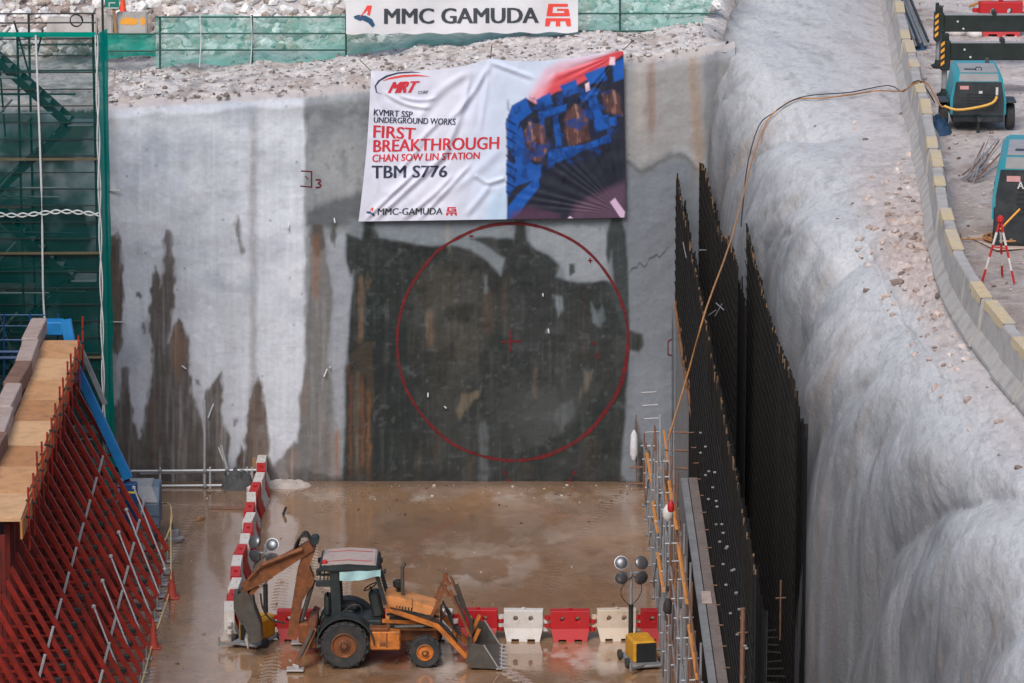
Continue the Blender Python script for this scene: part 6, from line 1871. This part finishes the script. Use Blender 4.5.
    for s in (-1, 1):
        mb = MB(); mb.beam((-.18, s * .6, 1.2), (-.24, s * .62, 2.38), .1, .22, up=(1, 0, 0)); P('rear_post', mb, 'cab_dark')
        mb = MB(); mb.beam((.98, s * .58, 1.5), (.74, s * .64, 2.38), .07, .09, up=(1, 0, 0)); P('front_post', mb, 'cab_dark')
    mb = MB(); mb.cbox((-.42, -.56, 2.02), (.52, .08, .16), .02); mb.cbox((-.42, -.52, 2.22), (.5, .06, .05), .01)
    for k in range(5): mb.bar((-.58 + k * .09, -.56, 2.08), (-.55 + k * .09, -.56, 2.36), .016, 5)
    P('rear_guard', mb, 'cab_dark')
    mb = MB(); mb.bar((.86, -.7, 2.42), (.98, -.82, 2.36), .02, 5); mb.cbox((.98, -.82, 2.38), (.05, .14, .1), .02); P('mirror', mb, 'black')
    # pale cloth hung under the near roof edge
    mb = MB(); vs = []; nU, nV = 18, 5
    for i in range(nU + 1):
        for j in range(nV + 1):
            u, v = i / nU, j / nV
            vs.append((-.1 + .98 * u, -.80 - .03 * math.sin(u * 11 + v), 2.36 - (.20 + .04 * math.sin(u * 5)) * v + .05 * u))
    mb.add(vs, [(i * 6 + j, (i + 1) * 6 + j, (i + 1) * 6 + j + 1, i * 6 + j + 1) for i in range(nU) for j in range(nV)]); P('sun_cloth', mb, 'cloth_cyan', smooth=True)
    # loader arms
    for s in (-1, 1):
        y = s * .62
        mb = MB(); mb.beam((1.05, y, 1.42), (2.28, y, .98), .12, .2, up=(0, 1, 0)); P('loader_arm', mb, 'jcb')
        mb = MB(); mb.beam((2.18, y, 1.06), (2.92, y, .22), .12, .22, up=(0, 1, 0), w1=.1, h1=.16); P('loader_arm_nose', mb, 'jcb')
        mb = MB(); mb.beam((2.02, y - s * .1, 1.06), (2.44, y - s * .1, 1.96), .07, .13, up=(0, 1, 0)); P('link_arm', mb, 'jcb_rust')
        mb = MB(); mb.beam((2.36, y - s * .1, 1.95), (2.50, y - s * .1, 1.68), .07, .12, up=(0, 1, 0)); P('bell_crank', mb, 'jcb_rust')
        mb = MB(); mb.beam((2.52, y, 1.86), (3.02, y, .72), .06, .12, up=(0, 1, 0)); P('tilt_link', mb, 'jcb_rust')
        mb = MB(); mb.bar((2.66, y - s * .12, 1.7), (2.86, y - s * .12, 1.1), .05, 8); mb.bar((2.86, y - s * .12, 1.1), (3.04, y - s * .12, .62), .028, 8); P('tilt_ram', mb, 'steel_worn')
        mb = MB(); mb.beam((2.92, y, .22), (3.22, y, .9), .08, .1, up=(0, 1, 0)); P('bucket_bracket', mb, 'jcb')
        mb = MB(); mb.bar((1.2, y, .95), (1.9, y, .98), .05, 8); mb.bar((1.9, y, .98), (2.2, y, 1.0), .028, 8); P('lift_ram', mb, 'steel_worn')
        mb = MB(); mb.bar((2.38, s * .3, .3 + .9), (2.42, s * .3, 1.2), .08, 12); P('headlight', mb, 'lamp_glass')
    mb = MB(); mb.bar((2.62, -.62, .56), (2.62, .62, .56), .06, 8); P('cross_tube', mb, 'jcb')
    # hoses on the loader
    for k in range(4):
        mb = MB(); y = -.5 + .08 * k; mb.tube([(2.35, y, 1.5), (2.55, y, 1.25 - .1 * k), (2.6, y, .9), (2.8, y, .7 + .05 * k)], .022, 6); P('hose', mb, 'black')
    # loader bucket
    prof = [(3.02, .70), (2.94, .44), (2.93, .22), (3.02, .07), (3.70, .03)]
    mb = MB()
    inner = [(a + .035, b + .035) for a, b in prof]
    mb.prism(prof + inner[::-1], -1.06, 1.06, 'y'); P('bucket_shell', mb, 'steel_worn')
    for s in (-1, 1):
        mb = MB(); mb.prism([(3.05, .68), (2.97, .44), (2.96, .22), (3.05, .09), (3.68, .06), (3.34, .62)], s * 1.062, s * 1.03, 'y'); P('bucket_side', mb, 'steel_worn')
        mb = MB(); mb.beam((3.34, s * 1.075, .64), (3.70, s * 1.075, .05), .02, .1, up=(0, 1, 0)); P('side_edge', mb, 'pale_edge')
    mb = MB(); mb.box((3.70, 0, .045), (.14, 2.16, .03)); P('cutting_edge', mb, 'pale_edge')
    for k in range(7):
        mb = MB(); y = -.96 + .32 * k; mb.beam((3.7, y, .05), (3.9, y, .035), .09, .04, w1=.05, h1=.015); P('tooth', mb, 'pale_edge')
    # rear frame and stabilisers
    mb = MB(); mb.cbox((-.78, 0, .72), (.22, 1.7, .5), .03); P('rear_frame', mb, 'jcb_rust')
    for s in (-1, 1):
        mb = MB(); mb.beam((-.72, s * .86, 1.0), (-1.12, s * 1.12, .16), .15, .15, up=(0, 1, 0)); P('stabiliser_leg', mb, 'jcb_rust')
        mb = MB(); mb.bar((-.74, s * .98, 1.0), (-1.02, s * 1.12, .42), .045, 8); mb.bar((-1.0, s * 1.12, .44), (-1.13, s * 1.15, .16), .028, 8); P('stabiliser_ram', mb, 'steel_worn')
        mb = MB(); mb.cbox((-1.16, s * 1.15, .06), (.42, .34, .05), .015); mb.cbox((-1.14, s * 1.13, .13), (.16, .12, .12), .02); P('stabiliser_pad', mb, 'pale_edge')
    # swing post, boom, dipper, bucket (slewed to the rear left)
    mb = MB(); mb.cbox((-1.0, .1, .62), (.26, .34, .5), .04); P('swing_post', mb, 'jcb_rust')
    bp = lambda x, y: ((x - 345) / 41.85, (669 - 11.9 - y) / 40.1)     # lateral .1
    b0, b1, b2, b3 = bp(291, 640), bp(298, 595), bp(304, 570), bp(314, 540)
    poly = [bp(286, 636), bp(292, 600), bp(297, 570), bp(306, 546), bp(313, 541), bp(316, 548), bp(309, 566), bp(314, 578), bp(313, 583), bp(302, 600), bp(295, 640)]
    for (ya, yb) in ((.0, .05), (.21, .26)):
        mb = MB(); mb.prism(poly, ya, yb, 'y'); P('boom_plate', mb, 'jcb_rust')
    mb = MB(); pin = [bp(289, 634), bp(294, 600), bp(299, 571), bp(307, 550), bp(311, 552), bp(306, 568), bp(308, 580), bp(300, 600), bp(293, 637)]; mb.prism(pin, .05, .21, 'y'); P('boom_core', mb, 'jcb_rust')
    mb = MB(); mb.lathe([(.1, 0), (.1, .36)], (bp(315, 540)[0], -.05, bp(315, 540)[1]), (0, 1, 0), 14); P('boom_pin', mb, 'cab_dark')
    q0 = bp(312, 545); q1 = bp(238, 590)
    mb = MB(); mb.beam((q0[0], .1, q0[1]), (q1[0] + .5, .1, q1[1] + .34), .22, .3, up=(0, 1, 0), h1=.26, w1=.34); P('dipper_arm', mb, 'jcb_rust')
    mb = MB(); mb.beam((q1[0] + .75, .1, q1[1] + .46), (q1[0] + .12, .1, q1[1] + .06), .30, .26, up=(0, 1, 0), w1=.2, h1=.2); P('dipper_nose', mb, 'jcb_rust')
    mb = MB(); a = bp(303, 549); b = bp(262, 571); mb.bar((a[0], -.1, a[1] + .05), (b[0], -.1, b[1] + .2), .06, 8); mb.bar((b[0], -.1, b[1] + .2), (bp(248, 582)[0], -.1, bp(248, 582)[1] + .12), .032, 8); P('dipper_ram', mb, 'jcb_rust')
    mb = MB(); a = bp(300, 590); mb.bar((bp(292, 630)[0] + .2, .1, .9), (bp(309, 580)[0] + .1, .1, bp(309, 580)[1]), .055, 8); P('boom_ram', mb, 'steel_worn')
    for k in range(4):
        mb = MB(); mb.tube([Vector((bp(292 + k, 556)[0], -.02 + .05 * k, bp(292, 556)[1])), Vector((bp(298 + k * 1.2, 540 - k)[0], -.06 + .05 * k, bp(298, 538 - k)[1])), Vector((bp(308, 536 - k)[0], -.02 + .05 * k, bp(308, 536 - k)[1])), Vector((bp(314, 550)[0], -.02 + .05 * k, bp(314, 548)[1]))], .02, 6); P('hose', mb, 'black')
    mb = MB(); mb.tube([(bp(260, 590)[0], -.05, bp(260, 592)[1]), (bp(262, 606)[0], -.08, bp(262, 606)[1]), (bp(270, 616)[0], -.05, bp(270, 618)[1]), (bp(284, 620)[0], 0, bp(284, 622)[1])], .025, 6); P('hose', mb, 'black')
    # digging bucket hanging from the dipper nose
    prof = [bp(236, 592), bp(236, 606), bp(242, 620), bp(247, 632), bp(250, 640), bp(260, 638), bp(259, 622), bp(253, 606), bp(250, 594), bp(246, 588)]
    for (ya, yb) in ((-.2, -.17), (.37, .40)):
        mb = MB(); mb.prism(prof, ya, yb, 'y'); P('dig_bucket_side', mb, 'steel_worn')
    mb = MB(); bk = [bp(252, 594), bp(254, 606), bp(260, 622), bp(261, 638)]; bk2 = [(x - .04, z) for x, z in bk]; mb.prism(bk + bk2[::-1], -.17, .37, 'y'); P('dig_bucket_shell', mb, 'steel_worn')
    mb = MB(); mb.prism([bp(233, 592), bp(233, 606), bp(240, 622), (bp(240, 622)[0] + .05, bp(240, 622)[1]), bp(236, 604), bp(237, 592)], -.17, .37, 'y'); P('dig_bucket_lip', mb, 'steel_worn')
    for k in range(4):
        mb = MB(); y = -.14 + .16 * k; mb.beam((bp(245, 636)[0], y, bp(245, 636)[1]), (bp(247, 645)[0], y, bp(247, 646)[1]), .07, .07, up=(0, 1, 0), w1=.03, h1=.03); P('dig_tooth', mb, 'pale_edge')
    mb = MB(); mb.beam((q1[0] + .45, .1, q1[1] + .1), (q1[0] + .2, .1, q1[1] - .2), .1, .1, up=(0, 1, 0)); mb.lathe([(.07, 0), (.07, .4)], (q1[0] + .15, -.1, q1[1] - .02), (0, 1, 0), 10); P('bucket_link', mb, 'jcb_rust')
    R.location = (X0, Y0, 0)
    return R
backhoe()

# ================================================================ LIGHT TOWERS
def light_tower(label, loc, rz):
    R = thing('light_tower', label, 'light tower', (0, 0, 0), 'mobile light towers on the pit floor')
    P = lambda name, mb, m, parent=R, **k: build(mb, name, M[m], parent, **k)
    mb = MB(); mb.cbox((0, 0, .38), (.58, .86, .54), .05); P('generator_body', mb, 'gen_yellow')
    mb = MB(); mb.box((.02, -.436, .38), (.48, .02, .46)); P('front_grille', mb, 'gen_black')
    for k in range(7):
        mb = MB(); mb.box((.02, -.45, .2 + .06 * k), (.44, .012, .02)); P('grille_slat', mb, 'dark_steel')
    mb = MB(); mb.cbox((0, .1, .66), (.3, .36, .04), .01); P('lid', mb, 'gen_yellow')
    mb = MB(); mb.cbox((0, -.05, .1), (.72, 1.25, .07), .02); P('trailer_frame', mb, 'galv')
    for (sx, sy) in ((-1, -.35), (1, -.35), (-1, .4), (1, .4)):
        mb = MB(); mb.lathe([(.05, -.04), (.11, -.045), (.125, -.02), (.125, .02), (.11, .045), (.05, .04)], (sx * .42, sy, .125), (1, 0, 0), 16); P('wheel', mb, 'tyre')
    mb = MB(); mb.beam((-.05, -.6, .12), (-.5, -1.0, .16), .06, .06); mb.bar((-.5, -1.0, .1), (-.5, -1.0, .32), .03, 7); P('draw_bar', mb, 'galv')
    mb = MB(); mb.bar((-.1, .62, .1), (-.1, .62, 1.3), .06, 8); P('mast_lower', mb, 'dark_steel')
    mb = MB(); mb.bar((-.1, .62, 1.3), (-.1, .62, 2.14), .04, 8); P('mast_upper', mb, 'galv')
    mb = MB(); mb.bar((-.45, .62, 2.08), (.25, .62, 2.08), .025, 8); P('cross_arm', mb, 'galv')
    mb = MB(); mb.bar((-.1, .62, 2.0), (-.1, .62, 2.3), .025, 8); P('head_tube', mb, 'galv')
    mb = MB(); mb.tube([(-.1, .56, 2.0), (-.36, .52, 1.75), (-.34, .5, 1.5), (-.12, .54, 1.25)], .012, 5); P('cable', mb, 'black')
    mb = MB(); mb.tube([(-.1, .56, 2.05), (.12, .52, 1.8), (.1, .5, 1.55), (-.08, .54, 1.3)], .012, 5); P('cable', mb, 'black')
    for (dx, z, up) in ((-.36, 2.36, .5), (.14, 2.33, .5), (-.36, 1.98, -.25), (.14, 1.95, -.25)):
        ax = Vector((.25 if dx > 0 else -.25, -1, up)).normalized()
        mb = MB(); mb.lathe([(.03, -.2), (.07, -.17), (.13, -.1), (.168, -.02), (.172, .01), (.16, .012)], (dx, .55, z), ax, 18)
        l = P('lamp_head', mb, 'lamp_metal', smooth=True)
        mb = MB(); mb.lathe([(.16, .008), (.13, .03), (.07, .045), (.01, .05)], (dx, .55, z), ax, 18); P('lamp_glass', mb, 'lamp_refl' if up > 0 else 'lamp_glass', l, smooth=True)
    R.location = loc; R.rotation_euler = (0, 0, rz)
    return R
M['lamp_refl'] = mat('bright_reflector', L4(104, 106, 110), .3, .5, var=.15)
p = at(641, 664, Z=0)
lt = light_tower('yellow mobile light tower with four round lamps at the right beside the scaffold', (p.x, p.y + .1, 0), .22)
p = at(268, 646, Z=0)
dup(lt, (p.x - .28, p.y + .35, 0), -.45, 'yellow mobile light tower half hidden behind the digging arm at the left')

# ================================================================ MACHINES ON THE YARD
def compressor(label, loc, rz, sc, lettering):
    R = thing('air_compressor', label, 'compressor', (0, 0, 0), 'teal air compressors on the yard')
    P = lambda name, mb, m, parent=R, **k: build(mb, name, M[m], parent, **k)
    # front faces -y; body 1.4 wide, 2.1 long
    hw = .70
    mb = MB(); mb.prism([(-hw, .42), (hw, .42), (hw, .82), (hw - .10, 1.38), (hw - .18, 1.52), (-hw + .18, 1.52), (-hw + .10, 1.38), (-hw, .82)], -1.0, 1.0, 'y'); P('canopy_body', mb, 'teal', bevel=.03)
    mb = MB(); mb.prism([(-hw + .06, .44), (hw - .06, .44), (hw - .06, .84), (hw - .13, 1.28), (-hw + .13, 1.28), (-hw + .06, .84)], -1.03, -.98, 'y'); P('front_panel', mb, 'mach_black')
    mb = MB(); mb.add([(-.50, -1.006, 1.30), (.50, -1.006, 1.30), (.48, -1.006, 1.49), (-.48, -1.006, 1.49)], [(0, 1, 2, 3)]); mb.box((0, -.3, 1.53), (.94, 1.36, .025)); P('top_panel', mb, 'grey_panel')
    mb = MB(); mb.tube([(-.07, -.8, 1.54), (-.06, -.8, 1.62), (.06, -.8, 1.62), (.07, -.8, 1.54)], .014, 6); P('lifting_eye', mb, 'black')
    for k in range(6):
        mb = MB(); mb.box((.05, -1.04, .58 + .08 * k), (.7, .02, .025)); P('louvre', mb, 'dark_steel')
    mb = MB(); mb.box((-.36, -1.036, 1.14), (.22, .012, .09)); P('warning_plate', mb, 'pink_plate')
    mb = MB(); mb.box((.05, -1.036, 1.02), (.09, .02, .07)); P('gauge', mb, 'white_bit')
    mb = MB(); mb.box((.46, -1.036, 1.05), (.06, .012, .2)); P('side_label', mb, 'white_bit')
    mb = MB(); mb.cbox((0, 0, .34), (1.3, 1.95, .2), .03); P('chassis', mb, 'mach_black')
    for s in ((-1, 1) if not lettering else ()):
        mb = MB(); c = (s * .84, -.45, .33); mb.lathe([(.16, -.1), (.3, -.11), (.33, -.07), (.33, .07), (.3, .11), (.16, .1)], c, (1, 0, 0), 22); t = P('wheel', mb, 'tyre')
        mb = MB(); mb.lathe([(.16, 0), (.1, -.03), (.05, .03)], (s * .84 + s * .09, -.45, .33), (s, 0, 0), 14); P('rim', mb, 'grey_panel', t)
        mb = MB(); mb.cbox((s * .84, -.45, .74), (.26, .8, .05), .02); P('mudguard', mb, 'mach_black')
    for s in (-1, 1):
        for yy in (-.35, .3):
            mb = MB(); mb.box((s * (hw + .004), yy, .64), (.012, .014, .40)); P('door_seam', mb, 'mach_black')
        mb = MB(); mb.box((s * (hw + .004), -.02, .62), (.02, .08, .05)); P('door_latch', mb, 'mach_black')
        for k in range(5):
            mb = MB(); mb.box((s * (hw + .004), .62, .52 + .06 * k), (.014, .4, .022)); P('side_louvre', mb, 'mach_black')
    mb = MB(); mb.bar((.3, .5, 1.5), (.3, .5, 1.66), .05, 10); P('exhaust_stub', mb, 'steel_worn')
    mb = MB(); mb.box((-.2, -.62, 1.546), (.3, .2, .006)); P('top_vent', mb, 'mach_black')
    mb = MB(); mb.beam((0, -.9, .36), (0, -1.5, .4), .1, .1); P('draw_bar', mb, 'mach_black')
    mb = MB(); mb.bar((0, -1.1, 0), (0, -1.1, .4), .04, 8); P('jack_leg', mb, 'mach_black')
    if lettering:
        mb = MB(); mb.cbox((0, -.99, .36), (1.34, .06, .62), .02); P('lower_grille', mb, 'mach_black')
        mb = MB(); mb.cbox((0, 0, .14), (1.36, 2.0, .28), .02); P('skid', mb, 'mach_black')
        def mf(x, y): return (x, -1.052, y)
        place_text(R, 'lettering', lettering, [(-.3, .98), (.28, .98), (.28, 1.10), (-.3, 1.10)], lambda x, y: Vector((x, -1.05, y)), M['white_bit'], .02)
    R.location = loc; R.rotation_euler = (0, 0, rz); R.scale = (sc, sc, sc)
    return R
M['pink_plate'] = mat('faded_plate', L4(190, 140, 140), .6, var=.1)
p = at(977, 128, Z=11.5)
compressor('teal and black wheeled air compressor beside the crane leg', (p.x, p.y + .5, 11.48), -.03, 1.0, None)
p = at(1028, 246, Z=11.5)
compressor('bigger teal air compressor cut off by the right edge of the picture', (p.x + .30, p.y + 1.2, 11.48), -.13, 1.36, 'AIRMAN')

def outrigger(label, px_leg, py_foot, zb, L):
    p = at(px_leg, py_foot, Z=11.5)
    R = thing('crane_outrigger', label, 'crane outrigger', (p.x, p.y, 11.48), 'crane outriggers at top right')
    x, y, z = p.x, p.y, 11.48
    P = lambda name, mb, m, **k: build(mb, name, M[m], R, **k)
    mb = MB(); mb.cbox((x + L / 2 - .1, y, z + zb), (L, .34, .46), .02); P('outrigger_beam', mb, 'crane_black')
    mb = MB(); mb.box((x + L / 2 - .1, y - .02, z + zb + .235), (L - .2, .3, .012)); P('beam_top_plate', mb, 'grey_panel')
    mb = MB(); mb.cbox((x, y - .02, z + zb - .1), (.26, .42, .78), .02); P('leg_housing', mb, 'crane_black')
    for k in range(4):
        m_ = MB(); zz = z + zb - .38 + .17 * k
        m_.add([(x - .127, y - .236, zz), (x - .03, y - .236, zz + .08), (x - .03, y - .236, zz + .17), (x - .127, y - .236, zz + .09)], [(0, 1, 2, 3)]); P('hazard_stripe', m_, 'stripe_or')
    mb = MB(); mb.bar((x, y, z + .1), (x, y, z + zb - .4), .075, 12); P('jack_ram', mb, 'galv')
    mb = MB(); mb.lathe([(.2, 0), (.2, .05), (.1, .1), (.08, .2)], (x, y, z), seg=14); P('foot_pad', mb, 'crane_black')
    mb = MB(); mb.cbox((x, y, z + zb + .36), (.2, .2, .22), .03); mb.bar((x - .05, y, z + zb + .45), (x - .05, y, z + zb + .55), .05, 8); P('leg_cap', mb, 'crane_black')
    for dx, dz in ((.5, .06), (.66, -.14)):
        mb = MB(); mb.lathe([(.03, 0), (.03, .012)], (x + dx, y - .172, z + zb + dz), (0, -1, 0), 8); P('bolt', mb, 'white_bit')
    mb = MB(); mb.cbox((x + 1.5, y, z + zb + .27), (.12, .36, .16), .02); P('hose_bracket', mb, 'crane_black')
    mb = MB(); mb.tube([(x + .1, y - .12, z + zb - .4), (x + .25, y - .2, z + zb - .52), (x + .36, y - .16, z + zb - .7)], .03, 6); P('hose', mb, 'black')
outrigger('nearer dark crane outrigger with orange striped leg behind the teal compressor', 944, 95, 1.20, 9)
outrigger('farther dark crane outrigger with orange striped leg in front of the red barrier', 938, 66, 1.22, 9)

def yard():
    # bundle of steel pipes lying along the barriers
    a = at(922, 46, Z=11.55); b = at(899, -10, Z=11.55)
    R = thing('pipe_bundle', 'bundle of grey steel pipes lying along the barriers at the top right', 'pipe bundle', (a.x, a.y, 11.48))
    rr = random.Random(3)
    for i in range(11):
        dx = (i % 5) * .09 - .25 + (.04 if i >= 5 else 0); dz = .06 + (.09 if i >= 5 else 0) + (.09 if i >= 9 else 0)
        m_ = MB(); m_.bar((a.x + dx, a.y + rr.uniform(-.4, .3), 11.48 + dz), (b.x + dx, b.y, 11.5 + dz), .042, 7); build(m_, 'pipe', M['galv'] if i % 3 else M['dark_steel'], R)
    # crumpled blue sheet by the barriers
    p = at(937, 130, Z=11.5)
    heap('blue_tarp', 'crumpled dark blue sheet on the gravel beside the barriers', 'tarpaulin', (p.x, p.y, 11.46), .38, .8, .36, M['tarp_blue'], 5, 24)
    p = at(919, 47, Z=11.5); heap('blue_tarp', 'small blue scrap at the near end of the pipe bundle', 'tarpaulin', (p.x, p.y - .2, 11.47), .22, .3, .14, M['tarp_blue'], 9, 14)
    # heap of rods
    R = thing('rod_heap', 'untidy heap of thin steel rods beside the bigger compressor', 'rod heap', tuple(at(970, 176, Z=11.5)))
    for i in range(16):
        p = at(962 + rr.uniform(-2, 14), 178 + rr.uniform(-6, 4), Z=11.52); q = Vector((p.x + rr.uniform(.3, .9), p.y + rr.uniform(.3, 1.6), 11.55 + rr.uniform(.2, .75)))
        m_ = MB(); m_.bar(p, q, .02, 5); build(m_, 'rod', M['galv'] if i % 3 else M['rust_tube'], R)
    # striped tripod
    p = at(999, 280, Z=11.5)
    R = thing('tripod', 'red and white striped tripod standing on the gravel yard', 'tripod', (p.x, p.y, 11.48))
    top = Vector((p.x, p.y, 11.48 + 1.32))
    for k, (dx, dy) in enumerate([(-.36, -.05), (.30, -.25), (.12, .5)]):
        foot = Vector((p.x + dx, p.y + dy, 11.48)); leg = MB()
        lg = thing_part(R, 'leg', top, foot, k)
    m_ = MB(); m_.lathe([(.05, 0), (.08, .04), (.07, .12), (.03, .16)], top - Vector((0, 0, .06)), seg=10); build(m_, 'head', M['plas_red'], R)
    m_ = MB(); m_.bar(top - Vector((.18, .12, .55)), top + Vector((.16, -.12, -.6)), .016, 5); build(m_, 'spreader', M['plas_red'], R)
    m_ = MB(); m_.bar(top + Vector((0, 0, -.2)), top + Vector((.42, .1, .22)), .022, 6); build(m_, 'orange_rod', M['stripe_or'], R)
    # coil of hose on a pale sheet
    p = at(1005, 243, Z=11.5)
    m_ = MB(); m_.cbox((p.x + .1, p.y + .2, 11.50), (1.3, 1.7, .03), .01, Matrix.Rotation(.3, 3, 'Z')); o = build(m_, 'pale_board', M['ply_pale'], base=(p.x, p.y, 11.5)); tagp(o, 'pale board lying under the coiled hose behind the tripod', 'board')
    m_ = MB(); pts = []
    for t in range(60):
        a_ = t * .42; r = .45 + .12 * math.sin(t * .35); pts.append((p.x + .1 + r * math.cos(a_), p.y + .2 + r * 1.2 * math.sin(a_), 11.53 + t * .0025))
    m_.tube(pts + [(p.x - 1.0, p.y + .3, 11.52), (p.x - .9, p.y + .9, 11.52)], .022, 6, smooth=0); o = build(m_, 'coiled_hose', M['hose'], base=(p.x, p.y, 11.5), smooth=True); tagp(o, 'coil of tan hose on a pale board behind the tripod', 'hose')
    # sacks and pieces
    for (x, y, s, lab) in [(956, 34, .36, 'white sack lying under the farther crane outrigger'), (975, 36, .26, 'smaller white sack beside the red barrier at top right')]:
        p = at(x, y, Z=11.5); m_ = MB(); n = 10
        m_.lathe([(.02, -.5), (.6, -.42), (.95, -.2), (1, .1), (.7, .42), (.1, .5)], (0, 0, 0), (1, 0, .05), 12)
        m_.v = [(p.x + v[0] * s * 1.6, p.y + v[1] * s * .8, 11.48 + .3 * s + v[2] * s * .55) for v in m_.v]
        o = build(m_, 'woven_sack', M['sandbag'], base=(p.x, p.y, 11.48), smooth=True); tagp(o, lab, 'sack', 'white sacks on the yard')
    p = at(1006, 8, Z=11.5)
    m_ = MB(); m_.tube([(p.x - 1.1, p.y, 11.55), (p.x - .6, p.y - .2, 11.75), (p.x - .1, p.y, 11.6), (p.x + .5, p.y + .2, 11.7)], .05, 6); o = build(m_, 'tan_hose', M['hose'], base=(p.x, p.y, 11.5), smooth=True); tagp(o, 'loose tan hose beyond the red barrier at top right', 'hose')
    # yellow hose on the front of the compressor, over the barrier and down the bank
    h1 = [on_bank(880, 95, .12), on_bank(850, 99, .12), on_bank(820, 101, .07), on_bank(800, 101, .07), on_bank(786, 107, .08), on_bank(772, 120, .1), on_bank(764, 138, .12), on_bank(757, 165, .16)]
    jx = at(917, 81, X=float(jersey_x(-4.0))); jt = at(917, 82, Z=12.47)
    cpos = at(977, 128, Z=11.5)
    f = Vector((cpos.x, cpos.y + .5 - 1.1, 11.48))
    start = [f + Vector((.42, -.02, .92)), f + Vector((.3, -.12, .78)), f + Vector((-.1, -.2, .68)), f + Vector((-.6, -.2, .62)), f + Vector((-.9, -.1, .7)), at(934, 95, Y=f.y - .2)]
    end = [at(731, 240, Y=-14.5), at(706, 309, Y=-20.2), at(690, 366, Y=-20.4), at(668, 440, Y=-20.6)]
    m_ = MB(); m_.tube(start[:5], .035, 6); o = build(m_, 'yellow_hose', M['hose_bright'], base=tuple(f), smooth=True); tagp(o, 'bright yellow hose looped across the front of the teal compressor', 'hose')
    m_ = MB(); m_.tube([f + Vector((-.9, -.1, .7)), at(940, 105, Y=f.y + .1), jt + Vector((.3, .3, -.1)), jt, jt + Vector((-.4, -.2, -.2))] + h1, .021, 6)
    m_.tube([h1[-1]] + end, .021, 6); o = build(m_, 'air_hose', M['hose'], base=tuple(jt), smooth=True); tagp(o, 'long tan hose running over the barriers down the bank to the scaffold', 'hose')
    h2 = [on_bank(888, 89, .1), on_bank(850, 96, .1), on_bank(815, 98.5, .1), on_bank(795, 103, .1), on_bank(776, 116, .12), on_bank(763, 128, .14), on_bank(753, 165, .16), on_bank(749, 200, .16), on_bank(747, 228, .16)]
    m_ = MB(); m_.tube([jt + Vector((.5, .4, -.6)), jt + Vector((.05, .1, .03)), jt + Vector((-.35, 0, -.25))] + h2, .015, 6); o = build(m_, 'black_cable', M['black'], base=tuple(jt), smooth=True); tagp(o, 'black cable running down the bank beside the tan hose', 'cable')
def thing_part(R, name, top, foot, k):
    n = 5; parent = None
    for s in range(n):
        a = top.lerp(foot, s / n); b = top.lerp(foot, (s + 1) / n)
        m_ = MB(); m_.bar(a, b, .026, 7)
        if s == 0: parent = build(m_, name, M['plas_red'], R)
        else: build(m_, 'leg_band', M['plas_white'] if s % 2 else M['plas_red'], parent)
M['ply_pale'] = mat('pale_board', L4(186, 168, 154), .8, var=.12)
yard()

def place_crust():
    y = random.gauss(-24, 7); x = float(jersey_x(y)) - .35 - abs(random.gauss(0, .9))
    h = BANK_BVH.ray_cast(Vector((x, y, 16)), Vector((0, 0, -1)))
    if h[0] is None or h[0].z < 10.8: return None
    return (x, y, h[0].z - .02)
rock_field('crust_rubble', 'broken pinkish crust lumps along the foot of the concrete barriers', 420, place_crust, .02, .13, [(186, 168, 160), (168, 150, 142), (196, 186, 182), (130, 116, 110)])
def place_yard():
    y = random.uniform(-45, 14); x = float(jersey_x(y)) + .4 + 6 * random.random()
    return (x, y, 11.47)
rock_field('yard_gravel', 'scattered stones over the gravel yard', 900, place_yard, .02, .09, [(176, 164, 158), (150, 134, 126), (196, 190, 186)])

def place_floor():
    x = random.uniform(-8.8, 3.2); y = -19.4 + 19 * random.random()
    if random.random() < .5: y = -.3 - abs(random.gauss(0, 1.0))
    return (x, y, -.005)
rock_field('mud_debris', 'small stones and clods scattered over the wet mud floor', 380, place_floor, .012, .055, [(150, 128, 112), (118, 96, 82), (180, 168, 160), (92, 76, 66)])
